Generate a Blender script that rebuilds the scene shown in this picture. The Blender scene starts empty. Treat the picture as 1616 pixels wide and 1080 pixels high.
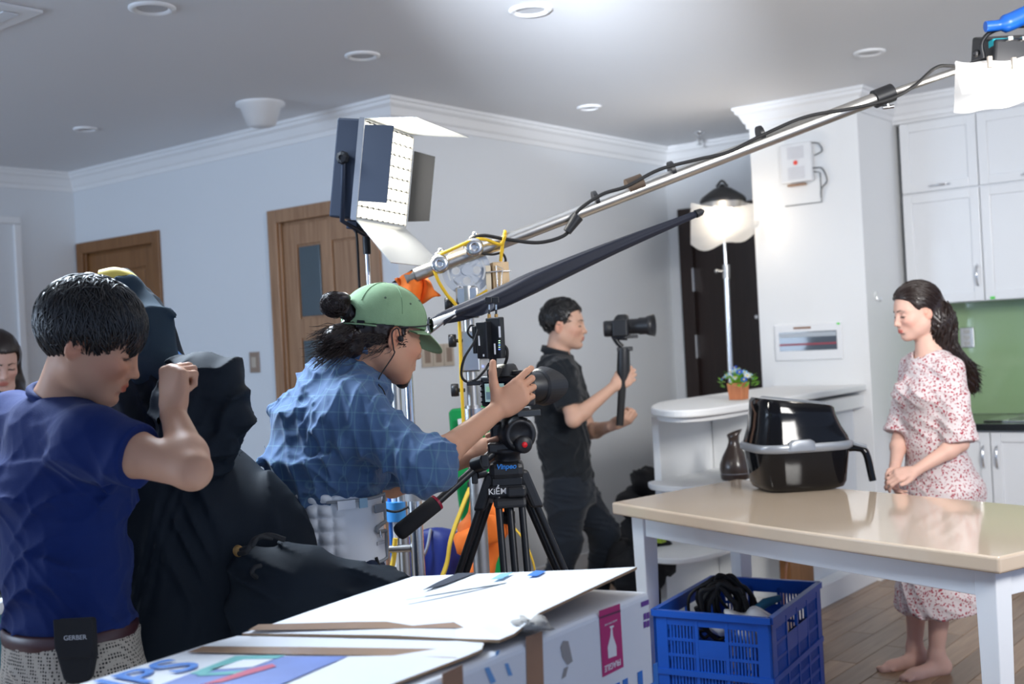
import bpy, bmesh, math, random
import numpy as np
from mathutils import Vector, Matrix
random.seed(4); rng = np.random.default_rng(7)
S = bpy.context.scene; COL = S.collection

# ------------------------------------------------------------------ camera
FPX, YAW, PITCH, ROLL, HC = 1846.6, .6736, -.0002, -.0525, 1.42
_f = np.array([-math.sin(YAW)*math.cos(PITCH), math.cos(YAW)*math.cos(PITCH), math.sin(PITCH)])
_r0 = np.array([math.cos(YAW), math.sin(YAW), 0.]); _u0 = np.cross(_r0, _f)
CR = _r0*math.cos(ROLL)+_u0*math.sin(ROLL); CU = -_r0*math.sin(ROLL)+_u0*math.cos(ROLL); CF = _f
CP = np.array([0, 0, HC])
RT = _r0.copy(); FW = np.array([-math.sin(YAW), math.cos(YAW), 0.]); UP = np.array([0, 0, 1.])   # level right / away / up
cam = bpy.data.cameras.new('camera'); camo = bpy.data.objects.new('camera', cam); COL.objects.link(camo)
cam.sensor_width = 36; cam.lens = FPX/1616*36; cam.clip_start = .05
camo.matrix_world = Matrix(((CR[0], CU[0], -CF[0], 0), (CR[1], CU[1], -CF[1], 0), (CR[2], CU[2], -CF[2], HC), (0, 0, 0, 1)))
cam.dof.use_dof = True; cam.dof.focus_distance = 2.95; cam.dof.aperture_fstop = 3.6
S.camera = camo

# ------------------------------------------------------------------ world, lights, exposure
w = bpy.data.worlds.new('world'); S.world = w; w.use_nodes = True
w.node_tree.nodes['Background'].inputs[0].default_value = (.50, .66, 1, 1)
w.node_tree.nodes['Background'].inputs[1].default_value = .74
S.view_settings.view_transform = 'Standard'; S.view_settings.look = 'None'
S.view_settings.exposure = .05; S.view_settings.gamma = 1
try: S.view_settings.use_curve_mapping = False
except Exception: pass
def area(name, loc, target, size, power, color, sy=None, spread=None):
    l = bpy.data.lights.new(name, 'AREA'); l.energy = power; l.color = color
    l.shape = 'RECTANGLE'; l.size = size; l.size_y = sy or size
    if spread: l.spread = spread
    o = bpy.data.objects.new(name, l); COL.objects.link(o); o.location = loc
    o.rotation_euler = (Vector(target)-Vector(loc)).to_track_quat('-Z', 'Y').to_euler(); return o
area('window_daylight', (-6.2, -1.6, 1.7), (-3.6, 2.6, 2.2), 2.6, 118, (.62, .78, 1), 1.5)
area('overhead_softlight', (-3.1, 1.75, 2.67), (-2.1, 1.35, .9), .9, 95, (.74, .86, 1), .8, math.radians(120))
area('kitchen_keylight', (.7, 2.3, 2.3), (-2.3, 5.6, 1.3), 1.0, 46, (1, .98, .95), .7, math.radians(112))
area('ceiling_streak_fill', (-.6, -.4, 1.75), (-2.5, 3.6, 2.72), .14, 10, (.80, .88, 1), .12, math.radians(17))  # added lamp with no fixture, lays the bright streak on the ceiling

# ------------------------------------------------------------------ helpers
def A_(*v): return np.array(v, float)
def nrm(v): v = np.array(v, float); return v/np.linalg.norm(v)
def ray(x, y): return CF+CR*(x-808)/FPX-CU*(y-540)/FPX
def W(x, y, D): return CP+ray(x, y)*D                       # the point seen at a pixel, D metres deep
def HIT(x, y, ax, v):
    d = ray(x, y); return CP+d*((v-CP[ax])/d[ax])
def V(*a): return Vector([float(q) for q in (a[0] if len(a) == 1 else a)])

def mat(name, col, rough=.5, metal=0, bump=0, bscale=200, spec=.5, var=0, vscale=6, coat=0, emis=None, estr=0, sheen=0, alpha=None, trans=0, sss=0):
    m = bpy.data.materials.new(name); m.use_nodes = True; nt = m.node_tree; b = nt.nodes['Principled BSDF']
    c = (*col, 1) if len(col) == 3 else col
    b.inputs['Base Color'].default_value = c; b.inputs['Roughness'].default_value = rough
    b.inputs['Metallic'].default_value = metal; b.inputs['Specular IOR Level'].default_value = spec
    b.inputs['Coat Weight'].default_value = coat; b.inputs['Sheen Weight'].default_value = sheen
    if sss: b.inputs['Subsurface Weight'].default_value = sss; b.inputs['Subsurface Radius'].default_value = (.012, .005, .003); b.inputs['Subsurface Scale'].default_value = 1
    if trans: b.inputs['Transmission Weight'].default_value = trans
    if emis: b.inputs['Emission Color'].default_value = (*emis, 1); b.inputs['Emission Strength'].default_value = estr
    if bump or var:
        tc = nt.nodes.new('ShaderNodeTexCoord')
    if var:
        n = nt.nodes.new('ShaderNodeTexNoise'); n.inputs['Scale'].default_value = vscale; n.inputs['Detail'].default_value = 5
        r = nt.nodes.new('ShaderNodeMix'); r.data_type = 'RGBA'
        r.inputs[6].default_value = tuple(max(0, q*(1-var)) for q in c[:3])+(1,); r.inputs[7].default_value = tuple(min(1, q*(1+var)) for q in c[:3])+(1,)
        nt.links.new(tc.outputs['Object'], n.inputs['Vector']); nt.links.new(n.outputs[0], r.inputs[0]); nt.links.new(r.outputs[2], b.inputs['Base Color'])
    if bump:
        n = nt.nodes.new('ShaderNodeTexNoise'); n.inputs['Scale'].default_value = bscale; n.inputs['Detail'].default_value = 3
        bp = nt.nodes.new('ShaderNodeBump'); bp.inputs['Strength'].default_value = bump; bp.inputs['Distance'].default_value = .002
        nt.links.new(tc.outputs['Object'], n.inputs['Vector']); nt.links.new(n.outputs[0], bp.inputs['Height']); nt.links.new(bp.outputs[0], b.inputs['Normal'])
    return m
def wood(name, c1, c2, rough=.4, scale=(1, 1, 1), axis='Z', coat=0):
    m = mat(name, c1, rough, coat=coat); nt = m.node_tree; b = nt.nodes['Principled BSDF']
    tc = nt.nodes.new('ShaderNodeTexCoord'); mp = nt.nodes.new('ShaderNodeMapping'); n = nt.nodes.new('ShaderNodeTexNoise')
    s = {'Z': (14, 14, .9), 'X': (.9, 14, 14), 'Y': (14, .9, 14)}[axis]
    mp.inputs['Scale'].default_value = tuple(a*q for a, q in zip(s, scale)); n.inputs['Scale'].default_value = 3; n.inputs['Detail'].default_value = 6; n.inputs['Distortion'].default_value = .6
    oi = nt.nodes.new('ShaderNodeObjectInfo'); ad = nt.nodes.new('ShaderNodeVectorMath'); ad.operation = 'ADD'
    sc = nt.nodes.new('ShaderNodeMath'); sc.operation = 'MULTIPLY'; sc.inputs[1].default_value = 37
    nt.links.new(oi.outputs['Random'], sc.inputs[0]); nt.links.new(tc.outputs['Object'], mp.inputs[0])
    nt.links.new(mp.outputs[0], ad.inputs[0]); nt.links.new(sc.outputs[0], ad.inputs[1]); nt.links.new(ad.outputs[0], n.inputs['Vector'])
    r = nt.nodes.new('ShaderNodeValToRGB'); r.color_ramp.elements[0].color = (*c1, 1); r.color_ramp.elements[1].color = (*c2, 1)
    r.color_ramp.elements[0].position = .3; r.color_ramp.elements[1].position = .7
    nt.links.new(n.outputs[0], r.inputs[0]); nt.links.new(r.outputs[0], b.inputs['Base Color']); return m

class MB:
    """collects shapes into one mesh"""
    def __init__(s): s.v = []; s.f = []; s.mi = []; s.sm = []; s.cur = 0
    def add(s, vs, fs, smooth=False):
        o = len(s.v); s.v += [tuple(float(q) for q in p) for p in vs]
        for f in fs: s.f.append([i+o for i in f]); s.mi.append(s.cur); s.sm.append(smooth)
        return s
    def box(s, lo, hi, R=None, c=None):
        x0, y0, z0 = lo; x1, y1, z1 = hi
        vs = [(x0, y0, z0), (x1, y0, z0), (x1, y1, z0), (x0, y1, z0), (x0, y0, z1), (x1, y0, z1), (x1, y1, z1), (x0, y1, z1)]
        if R is not None: vs = [np.array(R)@np.array(p)+np.array(c) for p in vs]
        return s.add(vs, [(0, 3, 2, 1), (4, 5, 6, 7), (0, 1, 5, 4), (1, 2, 6, 5), (2, 3, 7, 6), (3, 0, 4, 7)])
    def obox(s, c, ax, ay, az, hx, hy, hz):       # oriented box: centre, three axes, half sizes
        R = np.array([nrm(ax), nrm(ay), nrm(az)]).T
        return s.box((-hx, -hy, -hz), (hx, hy, hz), R, c)
    def prism(s, pts, z0, z1):                     # outline in xy, extruded in z
        n = len(pts); vs = [(x, y, z0) for x, y in pts]+[(x, y, z1) for x, y in pts]
        fs = [tuple(range(n-1, -1, -1)), tuple(range(n, 2*n))]+[(i, (i+1) % n, n+(i+1) % n, n+i) for i in range(n)]
        return s.add(vs, fs)
    def plate(s, pts, n, th):                      # 3D outline extruded along n by th
        k = len(pts); n = nrm(n)*th; vs = [np.array(p) for p in pts]+[np.array(p)+n for p in pts]
        return s.add(vs, [tuple(range(k-1, -1, -1)), tuple(range(k, 2*k))]+[(i, (i+1) % k, k+(i+1) % k, k+i) for i in range(k)])
    def tube(s, pts, r, n=8, closed=False, flat=1, upv=None):
        pts = [np.array(p, float) for p in pts]; m = len(pts); rs = r if hasattr(r, '__len__') else [r]*m
        vs = []; pn = None
        for i, p in enumerate(pts):
            if closed: t = nrm(pts[(i+1) % m]-pts[i-1])
            else: t = nrm(pts[min(i+1, m-1)]-pts[max(i-1, 0)])
            if pn is None:
                a = A_(0, 0, 1) if upv is None else np.array(upv, float)
                if abs(t@a) > .95: a = A_(1, 0, 0)
                pn = nrm(np.cross(t, a))
            pn = nrm(pn-t*(pn@t)); b = np.cross(t, pn)
            for k in range(n):
                q = 2*math.pi*k/n; vs.append(p+rs[i]*(math.cos(q)*pn+flat*math.sin(q)*b))
        fs = []
        for i in range(m if closed else m-1):
            j = (i+1) % m
            for k in range(n): fs.append((i*n+k, i*n+(k+1) % n, j*n+(k+1) % n, j*n+k))
        s.add(vs, fs, True)
        if not closed:
            s.add(vs[:n], [tuple(range(n-1, -1, -1))]); s.add(vs[-n:], [tuple(range(n))])
        return s
    def lathe(s, prof, c=(0, 0, 0), axis=(0, 0, 1), n=24, smooth=True):   # prof: (radius, along axis)
        ax = nrm(axis); a = A_(0, 0, 1) if abs(ax[2]) < .9 else A_(1, 0, 0)
        u = nrm(np.cross(a, ax)); v = np.cross(ax, u); c = np.array(c, float); vs = []
        for r, h in prof:
            for k in range(n):
                q = 2*math.pi*k/n; vs.append(c+ax*h+r*(math.cos(q)*u+math.sin(q)*v))
        fs = [(i*n+k, i*n+(k+1) % n, (i+1)*n+(k+1) % n, (i+1)*n+k) for i in range(len(prof)-1) for k in range(n)]
        s.add(vs, fs, smooth)
        if prof[0][0] > 1e-5: s.add(vs[:n], [tuple(range(n-1, -1, -1))])
        if prof[-1][0] > 1e-5: s.add(vs[-n:], [tuple(range(n))])
        return s
    def ball(s, c, r, n=16, m=10, R=None):
        r = np.array([r]*3 if not hasattr(r, '__len__') else r, float); R = np.eye(3) if R is None else R; vs = []
        for i in range(m+1):
            t = math.pi*i/m
            for k in range(n):
                q = 2*math.pi*k/n; vs.append(np.array(c)+R@(r*A_(math.sin(t)*math.cos(q), math.sin(t)*math.sin(q), math.cos(t))))
        return s.add(vs, [(i*n+k, (i+1)*n+k, (i+1)*n+(k+1) % n, i*n+(k+1) % n) for i in range(m) for k in range(n)], True)
    def xf(s, R, c):
        s.v = [tuple(np.array(R)@np.array(p)+np.array(c)) for p in s.v]; return s
    def build(s, name, m, parent=None, bevel=0, origin=None, seg=2):
        me = bpy.data.meshes.new(name); vs = s.v
        if origin is not None: vs = [tuple(np.array(p)-np.array(origin)) for p in vs]
        me.from_pydata(vs, [], s.f)
        ms = m if isinstance(m, (list, tuple)) else [m]
        for q in ms: me.materials.append(q)
        me.polygons.foreach_set('material_index', s.mi); me.polygons.foreach_set('use_smooth', s.sm)
        bm = bmesh.new(); bm.from_mesh(me)
        bmesh.ops.recalc_face_normals(bm, faces=bm.faces); bm.to_mesh(me); bm.free(); me.update()
        o = bpy.data.objects.new(name, me); COL.objects.link(o)
        if origin is not None: o.location = V(origin)
        if bevel:
            b = o.modifiers.new('bevel', 'BEVEL'); b.width = bevel; b.segments = seg; b.limit_method = 'ANGLE'; b.angle_limit = math.radians(40)
        if parent is not None: setpar(o, parent)
        return o
def setpar(o, p):
    o.parent = p
    loc = Vector((0, 0, 0)); q = p
    while q is not None: loc += q.location; q = q.parent
    o.location = o.location-loc
def tag(o, label=None, cat=None, group=None, kind=None):
    if label: o['label'] = label
    if cat: o['category'] = cat
    if group: o['group'] = group
    if kind: o['kind'] = kind
    return o
def thing(name, loc, label, cat, group=None):
    o = bpy.data.objects.new(name, None); o.empty_display_size = .05; COL.objects.link(o); o.location = V(loc)
    return tag(o, label, cat, group)
def struct(mb, name, m, bevel=0, parent=None): return tag(mb.build(name, m, parent, bevel), kind='structure') if parent is None else mb.build(name, m, parent, bevel)
def dup(o, parent=None, loc=None):
    c = o.copy(); COL.objects.link(c)
    if parent is not None: c.parent = parent
    if loc is not None: c.location = V(loc)
    for ch in list(o.children): dup(ch, c)
    return c
def text_mesh(s, size, origin, xdir, ydir, m, name, parent, depth=.0008, align='CENTER', shear=0, bold=0):
    cu = bpy.data.curves.new('t', 'FONT'); cu.body = s; cu.size = size; cu.extrude = depth; cu.align_x = align; cu.align_y = 'CENTER'; cu.offset = bold; cu.shear = shear
    t = bpy.data.objects.new('t', cu); COL.objects.link(t)
    me = bpy.data.meshes.new_from_object(t.evaluated_get(bpy.context.evaluated_depsgraph_get())); bpy.data.objects.remove(t)
    X = nrm(xdir); Y = np.array(ydir, float); Y = nrm(Y-X*(Y@X)); Z = np.cross(X, Y)
    me.transform(Matrix(((X[0], Y[0], Z[0], origin[0]), (X[1], Y[1], Z[1], origin[1]), (X[2], Y[2], Z[2], origin[2]), (0, 0, 0, 1))))
    me.materials.clear(); me.materials.append(m)
    o = bpy.data.objects.new(name, me); COL.objects.link(o)
    if parent is not None: setpar(o, parent)
    return o
def spline(pts, n=8):                              # Catmull-Rom
    P = [np.array(p, float) for p in pts]; P = [2*P[0]-P[1]]+P+[2*P[-1]-P[-2]]; out = []
    for i in range(1, len(P)-2):
        for k in range(n):
            t = k/n; out.append(.5*((2*P[i])+(-P[i-1]+P[i+1])*t+(2*P[i-1]-5*P[i]+4*P[i+1]-P[i+2])*t*t+(-P[i-1]+3*P[i]-3*P[i+1]+P[i+2])*t**3))
    out.append(P[-2]); return out

M = {}
M['wall'] = mat('wall_paint', (.72, .75, .78), .6, bump=.05, bscale=300)
M['ceil'] = mat('ceiling_paint', (.74, .75, .77), .65)
M['trim'] = mat('white_trim', (.82, .83, .84), .45)
M['column'] = mat('column_paint', (.84, .85, .85), .55)
M['cab'] = mat('white_cabinet', (.82, .84, .86), .3, coat=.1)
M['green'] = mat('green_splashback', (.30, .45, .24), .12, coat=.5)
M['black_stone'] = mat('black_granite', (.012, .013, .014), .12, spec=.6, var=.3, vscale=120)
M['steel'] = mat('brushed_steel', (.62, .62, .62), .25, 1)
M['chrome'] = mat('chrome', (.75, .76, .78), .18, 1)
M['alu'] = mat('aluminium_pipe', (.52, .51, .49), .36, 1, var=.15, vscale=14)
M['blackm'] = mat('black_metal', (.02, .021, .024), .38, .3)
M['blackp'] = mat('black_plastic', (.016, .017, .02), .42)
M['rubber'] = mat('black_rubber', (.012, .012, .013), .7)
M['bluegrey'] = mat('bluegrey_paint', (.020, .030, .055), .5, .3)
M['white'] = mat('white_plastic', (.8, .81, .82), .4)
M['oak'] = wood('oak_wood', (.27, .14, .07), (.42, .245, .135), .4)
M['darkoak'] = wood('oak_stained', (.17, .07, .018), (.25, .11, .035), .4)
M['espresso'] = wood('espresso_wood', (.018, .010, .009), (.03, .017, .015), .45)
M['glassdark'] = mat('dark_frosted_glass', (.07, .10, .12), .25, coat=.3)
M['plate'] = mat('taupe_plastic', (.30, .22, .17), .35)
M['plate2'] = mat('beige_plastic', (.50, .43, .35), .35)
M['yellow'] = mat('yellow_rope', (.80, .50, .02), .7, bump=.4, bscale=900)
M['orange'] = mat('orange_cloth', (.92, .20, .02), .75, bump=.4, bscale=300)

# ------------------------------------------------------------------ setting
K = 1.09
XB, YA, XC, YD, HT = -4.216, 4.376, -7.22, 7.10, 2.71
CX0, CX1, CY = -3.128, -2.476, 6.235
YU, YCF = 6.758, 6.44                     # upper cabinet and worktop fronts
# ceiling, floor
struct(MB().box((-7.6, -2.6, HT), (2.5, 7.5, HT+.1)), 'ceiling', M['ceil'])
M['screed'] = mat('dark_joint', (.05, .03, .02), .8)
fl = struct(MB().box((-7.6, -2.6, -.06), (2.5, 7.5, -.012)), 'floor', M['screed'])
M['plank'] = wood('laminate', (.24, .145, .085), (.36, .235, .145), .32, axis='Y')
nt = M['plank'].node_tree; b = nt.nodes['Principled BSDF']
oi = nt.nodes.new('ShaderNodeObjectInfo'); mr = nt.nodes.new('ShaderNodeMapRange'); mr.inputs[3].default_value = .72; mr.inputs[4].default_value = 1.2
hs = nt.nodes.new('ShaderNodeHueSaturation'); src = b.inputs['Base Color'].links[0].from_socket
nt.links.new(oi.outputs['Random'], mr.inputs[0]); nt.links.new(mr.outputs[0], hs.inputs['Value']); nt.links.new(src, hs.inputs['Color']); nt.links.new(hs.outputs[0], b.inputs['Base Color'])
pm = None
PW, PL = .118, .80
for i in range(int(3.4/PW)):
    for j in range(-1, 6):
        x = -3.75+i*PW; y = 2.6+j*PL+(i*7 % 5)*.16
        if y > YD-.01 or y < 1.7: continue
        if len(fl.children) >= 290: break
        if pm is None:
            p = MB().box((0, 0, -.012), (PW-.003, PL-.003, 0)).build('plank', M['plank'], None, .0012, seg=1); pm = p
        else:
            p = pm.copy(); COL.objects.link(p)
        p.parent = fl; p.location = (x, y, 0)
pl = MB()
for i in range(33):           # the floor beyond the planks that can be told apart
    pl.box((-3.868-i*.118, -2.6, -.012), (-3.753-i*.118, 7.3, -.0005))
for i in range(int(2.9/.118)): pl.box((-.446+i*.118, -2.6, -.012), (-.446+i*.118+.115, 7.3, -.0005))
for i in range(int(3.4/PW)): pl.box((-3.75+i*PW, -2.6, -.012), (-3.75+i*PW+PW-.003, 1.78, -.0005))
tag(pl.build('plank', M['plank'], fl), kind='stuff')

# walls
def frame_wall(mb, x0, x1, z1, y, openings, th=.14):
    x = x0
    for a, b_, t in openings:
        if a > x: mb.box((x, y, 0), (a, y+th, z1))
        mb.box((a, y, t), (b_, y+th, z1)); x = b_
    if x < x1: mb.box((x, y, 0), (x1, y+th, z1))
    return mb
D1 = (-7.20, -6.262, 2.235); D2 = (-5.216, -4.335, 2.235)
struct(frame_wall(MB(), XC-.2, XB, HT, YA, [(D1[0]+.03, D1[1]-.03, D1[2]-.03), (D2[0]+.03, D2[1]-.03, D2[2]-.03)]), 'wall_back_left', M['wall'])
struct(MB().box((XB-.14, YA+.14, 0), (XB, YD+.14, HT)), 'wall_corridor', M['wall'])
DD = (-4.13, -3.16, 2.275)
struct(frame_wall(MB(), XB, 2.5, HT, YD, [(DD[0]+.03, DD[1]-.03, DD[2]-.03)]), 'wall_back', M['wall'])
wl = struct(MB().box((XC-.14, -2.6, 0), (XC, YA, HT)), 'wall_left', M['wall'])
pm_ = MB()
for (y0, y1, z0, z1) in ((2.05, 3.98, .15, 2.40),):
    for q in ((y0, y1, z1-.05, z1), (y0, y1, z0, z0+.05), (y1-.05, y1, z0+.051, z1-.051), (y0, y0+.05, z0+.051, z1-.051), (3.0, 3.05, z0+.051, z1-.051)):
        pm_.box((XC, q[0], q[2]), (XC+.022, q[1], q[3]))
pm_.build('panel_moulding', M['trim'], wl, .006)
struct(MB().box((CX0, CY, 0), (CX1, YD, HT)), 'wall_column', M['column'], .004)
struct(MB().box((-7.5, -2.75, 0), (-4.6, -2.6, HT)), 'wall_rear', M['wall'])

# crown moulding: stepped profile swept along corners
prof = [(0, 0), (0, -.125), (.010, -.125), (.013, -.10), (.024, -.088), (.04, -.05), (.056, -.036), (.06, -.02), (.07, -.016), (.07, 0)]
def crown(name, path, closed=False):
    mb = MB(); n = len(path); rings = []
    for i, p in enumerate(path):
        p = np.array(p, float); ds = []
        if i > 0 or closed: ds.append(nrm(p-np.array(path[i-1])))
        if i < n-1 or closed: ds.append(nrm(np.array(path[(i+1) % n])-p))
        ns = [A_(d[1], -d[0]) for d in ds]       # right of travel = into the room
        if len(ns) == 2: off = (ns[0]+ns[1])/(1+ns[0]@ns[1])
        else: off = ns[0]
        rings.append([(p[0]+off[0]*a, p[1]+off[1]*a, HT+b_) for a, b_ in prof])
    k = len(prof); vs = [q for r in rings for q in r]; fs = []
    for i in range(n-1):
        for j in range(k): fs.append((i*k+j, i*k+(j+1) % k, (i+1)*k+(j+1) % k, (i+1)*k+j))
    fs += [tuple(range(k)), tuple(range((n-1)*k, n*k))]
    mb.add(vs, fs); return tag(mb.build(name, M['trim']), kind='structure')
crown('trim_1', [(XC, -2.5), (XC, YA), (XB, YA), (XB, YD), (CX0, YD), (CX0, CY), (CX1, CY), (CX1, YU-.01)])
crown('trim_2', [(CX1, YU), (1.8, YU)])
struct(MB().box((XC, YA-.012, 0), (D1[0], YA, .09)).box((D1[1], YA-.012, 0), (D2[0], YA, .09)).box((D2[1], YA-.012, 0), (XB+.012, YA, .09)), 'baseboard_left', M['trim'])
struct(MB().box((XB, YA, 0), (XB+.012, YD, .09)), 'baseboard_corridor', M['trim'])

# interior doors
def panel_door(name, D, m, glass, hs):
    x0, x1, zt = D; y = YA; d = tag(MB().box((x0+.07, y+.03, .005), (x1-.07, y+.055, zt-.07)).build(name, m), kind='structure')
    fr = MB()
    fr.box((x0, y-.018, 0), (x0+.075, y+.10, zt)).box((x1-.075, y-.018, 0), (x1, y+.10, zt)).box((x0+.076, y-.018, zt-.075), (x1-.076, y+.10, zt))
    fr.box((x0+.0755, y+.0, 0), (x0+.088, y+.02, zt-.075)); fr.build('door_frame', m, d, .004)
    a, b_ = x0+.09, x1-.09; w_ = b_-a; st = .11; mid = (a+b_)/2
    rails = MB()
    zz = [.02, .22, .98, 1.12, 1.50, 1.61, zt-.21, zt-.09] if glass else [.02, .22, 1.0, 1.14, zt-.21, zt-.09]
    for i in range(0, len(zz), 2): rails.box((a, y+.018, zz[i]), (b_, y+.05, zz[i+1]))
    rails.build('door_rail', m, d, .003)
    stiles = MB().box((a, y+.0175, .02), (a+st, y+.05, zt-.09)).box((b_-st, y+.0175, .02), (b_, y+.05, zt-.09))
    stiles.box((mid-.045, y+.0175, .02), (mid+.045, y+.05, zt-.09)); stiles.build('door_stile', m, d, .003)
    for i in range(1, len(zz)-1, 2):
        for s, (p, q) in enumerate(((a+st, mid-.045), (mid+.045, b_-st))):
            g = glass and s == 0 and i >= 1
            MB().box((p+.012, y+.022, zz[i]+.012), (q-.012, y+.034, zz[i+1]-.012)).build('pane' if g else 'door_panel', M['glassdark'] if g else m, d, .004)
    h = MB().lathe([(.0, -.03), (.026, -.03), (.026, -.02), (.01, -.018), (.01, .03)], (b_-.055 if hs else a+.055, y-.02, 1.02), (0, 1, 0), 16)
    h.box(((b_-.16 if hs else a+.045), y-.055, 1.01), ((b_-.045 if hs else a+.16), y-.043, 1.03)); h.build('door_handle', M['steel'], d, .002)
    return d
panel_door('door_1', D1, M['darkoak'], False, False)
panel_door('door_2', D2, M['oak'], True, True)
d = tag(MB().box((DD[0]+.10, YD+.02, .005), (DD[1]-.10, YD+.06, DD[2]-.10)).build('door_3', M['espresso']), kind='structure')
MB().box((DD[0], YD-.02, 0), (DD[0]+.10, YD+.1, DD[2])).box((DD[1]-.1, YD-.02, 0), (DD[1], YD+.1, DD[2])).box((DD[0]+.101, YD-.02, DD[2]-.1), (DD[1]-.101, YD+.1, DD[2])).build('door_frame', M['espresso'], d, .005)
for z in (.35, 1.24, 1.70): MB().box((DD[0]+.094, YD-.026, z), (DD[0]+.108, YD+.02, z+.16)).build('hinge', M['chrome'], d, .002)
MB().lathe([(.02, 0), (.02, .01), (.012, .014), (.012, .02)], (-3.58, YD+.02, 1.50), (0, -1, 0), 16).build('peephole', M['chrome'], d)
MB().box((-3.33, YD-.03, .95), (-3.29, YD+.02, 1.15)).box((-3.42, YD-.06, 1.03), (-3.30, YD-.045, 1.05)).build('door_handle', M['steel'], d, .003)

# kitchen: base and wall cabinets, worktop, splashback
KX = [-2.44, -2.005, -1.43, -.85, -.27]
def shaker(mb, x0, x1, z0, z1, y, fr=.055):
    mb.box((x0+.003, y, z0+.003), (x0+fr, y+.02, z1-.003)).box((x1-fr, y, z0+.003), (x1-.003, y+.02, z1-.003))
    mb.box((x0+fr, y, z0+.003), (x1-fr, y+.02, z0+fr)).box((x0+fr, y, z1-fr), (x1-fr, y+.02, z1-.003))
    mb.box((x0+fr-.004, y+.012, z0+fr-.004), (x1-fr+.004, y+.02, z1-fr+.004)); return mb
def pull(x, z, y, vert=True, L=.12):
    pts = [(x, y, z-L/2), (x, y-.018, z-L/2+.015), (x, y-.028, z), (x, y-.018, z+L/2-.015), (x, y, z+L/2)] if vert else [(x-L/2, y, z), (x-L/2+.015, y-.018, z), (x, y-.028, z), (x+L/2-.015, y-.018, z), (x+L/2, y, z)]
    return MB().tube(spline(pts, 4), .006, 8)
UZ0, UZM, UZ1 = 1.51, 2.15, 2.565
names = ['next to the column', 'above the worktop socket', 'over the sink', 'far right of the run']
for i in range(4):
    x0, x1 = KX[i], KX[i+1]
    c = thing('wall_cabinet', ((x0+x1)/2, YU+.02, UZ0), 'white tall wall cabinet with recessed panel doors, '+names[i], 'cabinet', 'white wall cabinets over the green splashback')
    MB().box((x0, YU+.021, UZ0), (x1, YD-.006, UZ1)).build('body', M['cab'], c)
    o = shaker(MB(), x0, x1, UZ0, UZM, YU).build('door', M['cab'], c, .003); hx = x1-.03
    setpar(pull(hx, UZ0+.145, YU-.001).build('handle', M['chrome']), o); o.children[0].location = (0, 0, 0)
    o = shaker(MB(), x0, x1, UZM+.004, UZ1-.004, YU).build('door', M['cab'], c, .003)
    h = pull((x0+x1)/2-.0, UZM+.035, YU-.001, False, .12).build('handle', M['chrome']); h.parent = o; 
    if i == 1:
        MB().box((x0+.03, YU-.002, UZ0+.006), (x0+.055, YU, UZ0+.022)).build('green_sticker', mat('green_sticker', (.1, .7, .1), .5), c)
struct(MB().box((CX1, YU+.005, UZ1), (1.8, YD, HT)), 'trim_3', M['trim'])
names = ['partly behind the woman', 'below the end of the sink', 'below the sink bowl', 'far right of the run']
BX = [-2.44, -1.93, -1.40, -.87, -.34]
for i in range(4):
    x0, x1 = BX[i], BX[i+1]
    c = thing('base_cabinet', ((x0+x1)/2, YCF+.06, 0), 'white kitchen base cabinet with one panel door, '+names[i], 'cabinet', 'white base cabinets under the black worktop')
    MB().box((x0, YCF+.05, .1), (x1, YD-.006, .81)).box((x0, YCF+.1, 0), (x1, YD-.1, .1)).build('body', M['cab'], c)
    o = shaker(MB(), x0, x1, .11, .805, YCF+.028).build('door', M['cab'], c, .003)
    h = pull((x1-.035 if i < 1 else x0+.035), .67, YCF+.027).build('handle', M['chrome']); h.parent = o
wt = tag(MB().box((CX1+.002, YCF, .812), (1.8, YD-.012, .85)).build('worktop', M['black_stone'], None, .003), 'black polished stone worktop along the kitchen wall', 'worktop')
tag(MB().box((CX1+.002, YD-.010, .852), (1.8, YD-.001, UZ0)).build('splashback', M['green'], None), 'glossy green glass splashback between worktop and wall cabinets', 'splashback')
# sink
sk = thing('sink', (-1.55, 6.78, .851), 'stainless steel inset sink on the black worktop', 'sink')
x0, x1, y0, y1 = -1.985, -1.20, 6.55, 6.99
MB().box((x0, y0, .851), (x1, y0+.03, .857)).box((x0, y1-.03, .851), (x1, y1, .857)).box((x0, y0, .851), (x0+.10, y1, .857)).box((x1-.03, y0, .851), (x1, y1, .857)).build('rim', M['steel'], sk, .002)
MB().box((x0+.10, y0+.03, .8525), (x1-.03, y1-.03, .8535)).build('bowl', mat('sink_bowl_grey', (.35, .35, .36), .3, .9), sk)  # flat plate, darker grey than the rim
t = thing('power_socket', HIT(1527, 533, 1, YD-.011), 'grey wall socket on the green splashback behind the woman', 'socket')
c = HIT(1527, 533, 1, YD-.011)
MB().box((c[0]-.04, YD-.022, c[2]-.06), (c[0]+.04, YD-.0105, c[2]+.06)).build('plate', M['steel'], t, .004)
for dz in (-.035, 0, .035): MB().box((c[0]-.018, YD-.025, c[2]+dz-.012), (c[0]+.018, YD-.022, c[2]+dz+.012)).build('rocker', mat('grey_rocker', (.5, .5, .5), .4), t, .002)

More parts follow.
